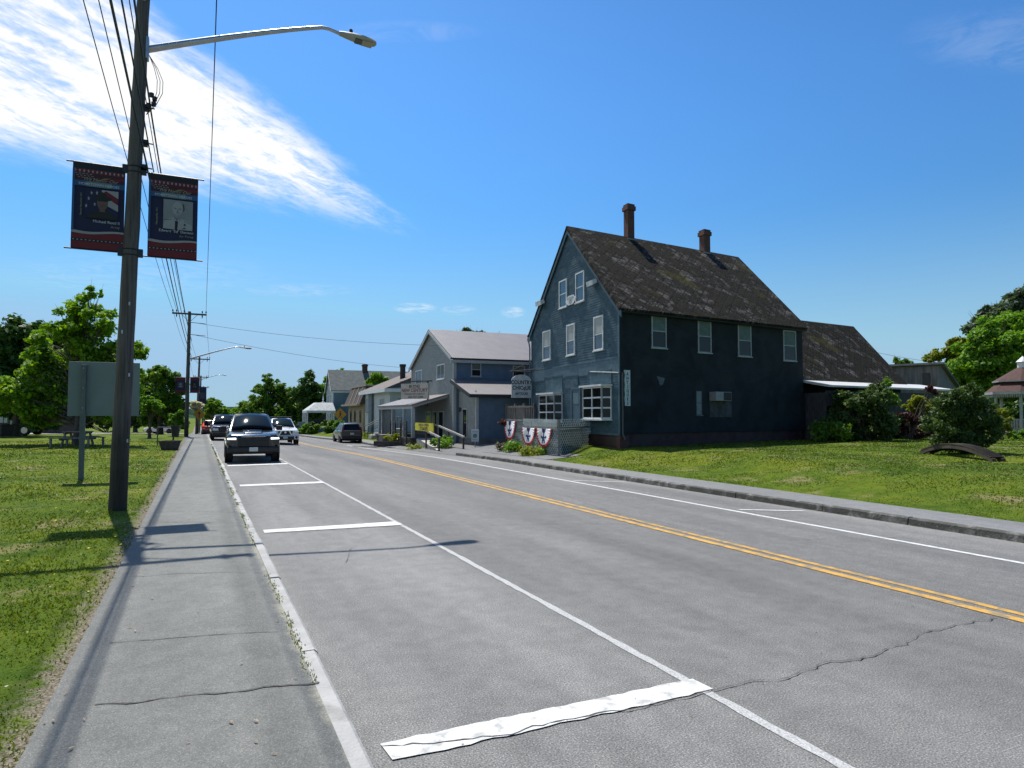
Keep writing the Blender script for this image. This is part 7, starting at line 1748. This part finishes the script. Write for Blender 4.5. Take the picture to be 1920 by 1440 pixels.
# treeline closing the park and the yards behind the buildings
for k, (px, D, bl, n, mt, lab) in enumerate((
    (-60, 80, [(-80, 700, 60), (-30, 690, 60), (-60, 750, 60)], 4000, L_DARK, 'tall dark tree outside the left edge of the view'),
    (255, 95, [(255, 760, 30), (220, 765, 28), (285, 765, 24), (250, 780, 26)], 3000, L_DARK, 'far dark tree closing the park behind the sign board'),
    (930, 100, [(930, 720, 40), (900, 740, 40), (960, 740, 40)], 3000, L_MID, 'tree hidden behind the restaurant roof'),
    (1990, 60, [(1990, 640, 60), (2030, 690, 60), (1980, 720, 60)], 5000, L_MID, 'broad tree just outside the right edge'),
    (1760, 70, [(1720, 720, 40), (1680, 730, 36), (1760, 725, 40), (1830, 725, 36), (1870, 740, 40), (1900, 760, 40)], 5500, L_MID, 'green tree low behind the grey shed'))):
    tree('background_tree', lab, 'tree', at_base(px, D), pblobs(bl, D, 40 + k), n, .4, mt, .3, 130 + k, per=8)
# ================================================================ GRASS BLADES, WEEDS, DANDELIONS
GRS = leafmat('grass blade', [(.075, .135, .005), (.115, .18, .007), (.165, .21, .010), (.06, .115, .005), (.19, .20, .025)], .3)
GRS2 = leafmat('mown grass blade', [(.055, .11, .006), (.08, .14, .008), (.11, .16, .010), (.05, .10, .006), (.14, .15, .03)], .3)
def blades(name, n, d0, d1, a0, a1, seed, ok, h0, wmul=1.0, mat=None):
    g = np.random.default_rng(seed); d = np.exp(g.uniform(math.log(d0), math.log(d1), n)); a = g.uniform(a0, a1, n)
    X = d * np.sin(a); Y = d * np.cos(a); k = ok(X, Y); X, Y, d = X[k], Y[k], d[k]
    patch = .5 + .5 * np.sin(X * 1.9 + np.sin(Y * 1.3) * 1.5) * np.sin(Y * 1.7 + np.sin(X * .9))
    big = np.sin(X * .7 + 2 * np.sin(Y * .45)) * np.sin(Y * .6 + 1)
    keep = g.random(len(X)) < (.6 + .4 * patch) * np.where(big > .78, .25, 1); X, Y, d, patch = X[keep], Y[keep], d[keep], patch[keep]
    Z = np.array([gz(x, y) for x, y in zip(X.tolist(), Y.tolist())])
    m = len(X); h = (h0 + .0009 * d) * (.55 + .6 * patch) * g.uniform(.5, 1.4, m); wd = (.0035 + .00085 * d) * wmul * g.uniform(.7, 1.3, m)
    th = g.uniform(0, 6.283, m); lean = g.normal(0, .7, (m, 2)) * h[:, None]
    B = np.stack([X, Y, Z - .006], 1); t = np.stack([np.cos(th), np.sin(th), np.zeros(m)], 1) * wd[:, None]
    tip = B + np.stack([lean[:, 0], lean[:, 1], h], 1)
    v = np.stack([B - t, B + t, tip], 1).reshape(-1, 3)
    o = np_mesh(name, v, None, 3, mat or GRS); tag(o, kind='stuff'); return o
def edge_ok(X, Y): return X < -.74 - np.random.default_rng(5).exponential(.10, X.shape) * (1 + .8 * np.sin(Y * .9) * np.sin(Y * .37 + 1)) - .02 * np.sin(Y * 7)
tag(blades('lawn_grass', 230000, 2.3, 48, R_(-68), R_(-1.5), 201, edge_ok, .024), 'short lawn grass in the left park', 'grass')
tag(blades('lawn_grass', 150000, 13.5, 48, R_(20), R_(72), 202, lambda X, Y: (X > 12.98) & ~((Y > 24.2) & (X < 14.9)) & (Y < 32) & ~((Y > 24.5) & (X < 17.3)), .014, mat=GRS2), 'mown lawn grass right of the blue house', 'grass')
tag(blades('lawn_grass', 26000, 40, 75, R_(8), R_(22), 203, lambda X, Y: (X > 13.4) & (Y > 49), .06), 'rough grass in front of the low white building', 'grass')
# dandelions and clover heads
g = np.random.default_rng(9)
def dots(name, n, d0, d1, a0, a1, seed, ok, size, mat, zoff):
    g = np.random.default_rng(seed); d = np.exp(g.uniform(math.log(d0), math.log(d1), n)); a = g.uniform(a0, a1, n); X = d * np.sin(a); Y = d * np.cos(a); k = ok(X, Y); X, Y = X[k], Y[k]
    Z = np.array([gz(x, y) for x, y in zip(X.tolist(), Y.tolist())]) + zoff; m = len(X); s = size * g.uniform(.6, 1.3, m)
    q = [np.stack([X + s * cx, Y + s * cy, Z + s * .2 * cz], 1) for cx, cy, cz in ((-1, 0, 0), (0, -1, 0), (1, 0, 1), (0, 1, 1))]
    o = np_mesh(name, np.stack(q, 1).reshape(-1, 3), None, 4, mat); tag(o, kind='stuff'); return o
tag(dots('dandelion_flowers', 130, 5, 34, R_(-66), R_(-3), 301, edge_ok, .016, M('dandelion yellow', (.75, .50, .02), .8), .05), 'scattered yellow dandelions in the left lawn', 'flowers')
tag(dots('clover_flowers', 200, 5, 34, R_(-66), R_(-3), 302, edge_ok, .011, L_WHITE, .05), 'tiny white clover heads in the left lawn', 'flowers')
# weeds and grass tufts along the back edge of the kerb
def tufts(name, n, seed, xf, y0, y1, h0, mat):
    g = np.random.default_rng(seed); Y = y0 + (y1 - y0) * g.random(n) ** 1.4; cl_ = np.sin(Y * 2.1) * np.sin(Y * .83 + 1) + .35 * np.sin(Y * 9); k = cl_ > -.1; Y = Y[k]; m = len(Y)
    X = xf + g.normal(0, .016, m); Z = .13 + np.minimum(0, -.022 * (Y - 57)) * (Y > 57) + .002; h = h0 * g.uniform(.3, 1.3, m); th = g.uniform(0, 6.28, m); wd = (.0022 + .0006 * Y) * g.uniform(.7, 1.4, m)
    B = np.stack([X, Y, Z], 1); t = np.stack([np.cos(th), np.sin(th), 0 * th], 1) * wd[:, None]; tip = B + np.stack([g.normal(0, .6, m) * h, g.normal(0, .6, m) * h, h], 1)
    o = np_mesh(name, np.stack([B - t, B + t, tip], 1).reshape(-1, 3), None, 3, mat); tag(o, kind='stuff'); return o
tag(tufts('kerb_weeds', 2600, 401, .690, 2.6, 40, .018, GRS), 'weeds growing in the joint behind the left kerb', 'weeds')
# leaf litter and pebbles on the pavement
def litter(name, n, seed, x0, x1, y0, y1, size, mat, zf):
    g = random.Random(seed); mb = MB()
    for _ in range(n):
        x = g.uniform(x0, x1); y = y0 + (y1 - y0) * g.random() ** 1.5; s = size * g.uniform(.5, 1.4); a = g.uniform(0, 6.28); z = zf(x, y) + .010
        c, d = math.cos(a) * s, math.sin(a) * s
        mb.add([(x - c, y - d, z), (x + d * .4, y - c * .4, z + s * .25), (x + c, y + d, z + s * .1), (x - d * .4, y + c * .4, z + s * .3)], [(0, 1, 2, 3)])
    o = mb.build(name, mat); tag(o, kind='stuff'); return o
tag(litter('fallen_leaves', 60, 501, -.85, .66, 3.2, 20, .018, M('dry leaf', (.34, .25, .16), .8, .4, 30), walk_z), 'dry leaves and petals on the left pavement', 'leaves')
tag(litter('road_grit', 90, 502, .95, 6.2, 3.2, 14, .010, M('dark grit', (.04, .038, .034), .9, .3, 30), road_z), 'loose grit on the road', 'grit')
b_ = 0
SC.cycles.use_denoising = True
SC.cycles.max_bounces = 6; SC.cycles.transparent_max_bounces = 6; SC.cycles.caustics_reflective = False; SC.cycles.caustics_refractive = False
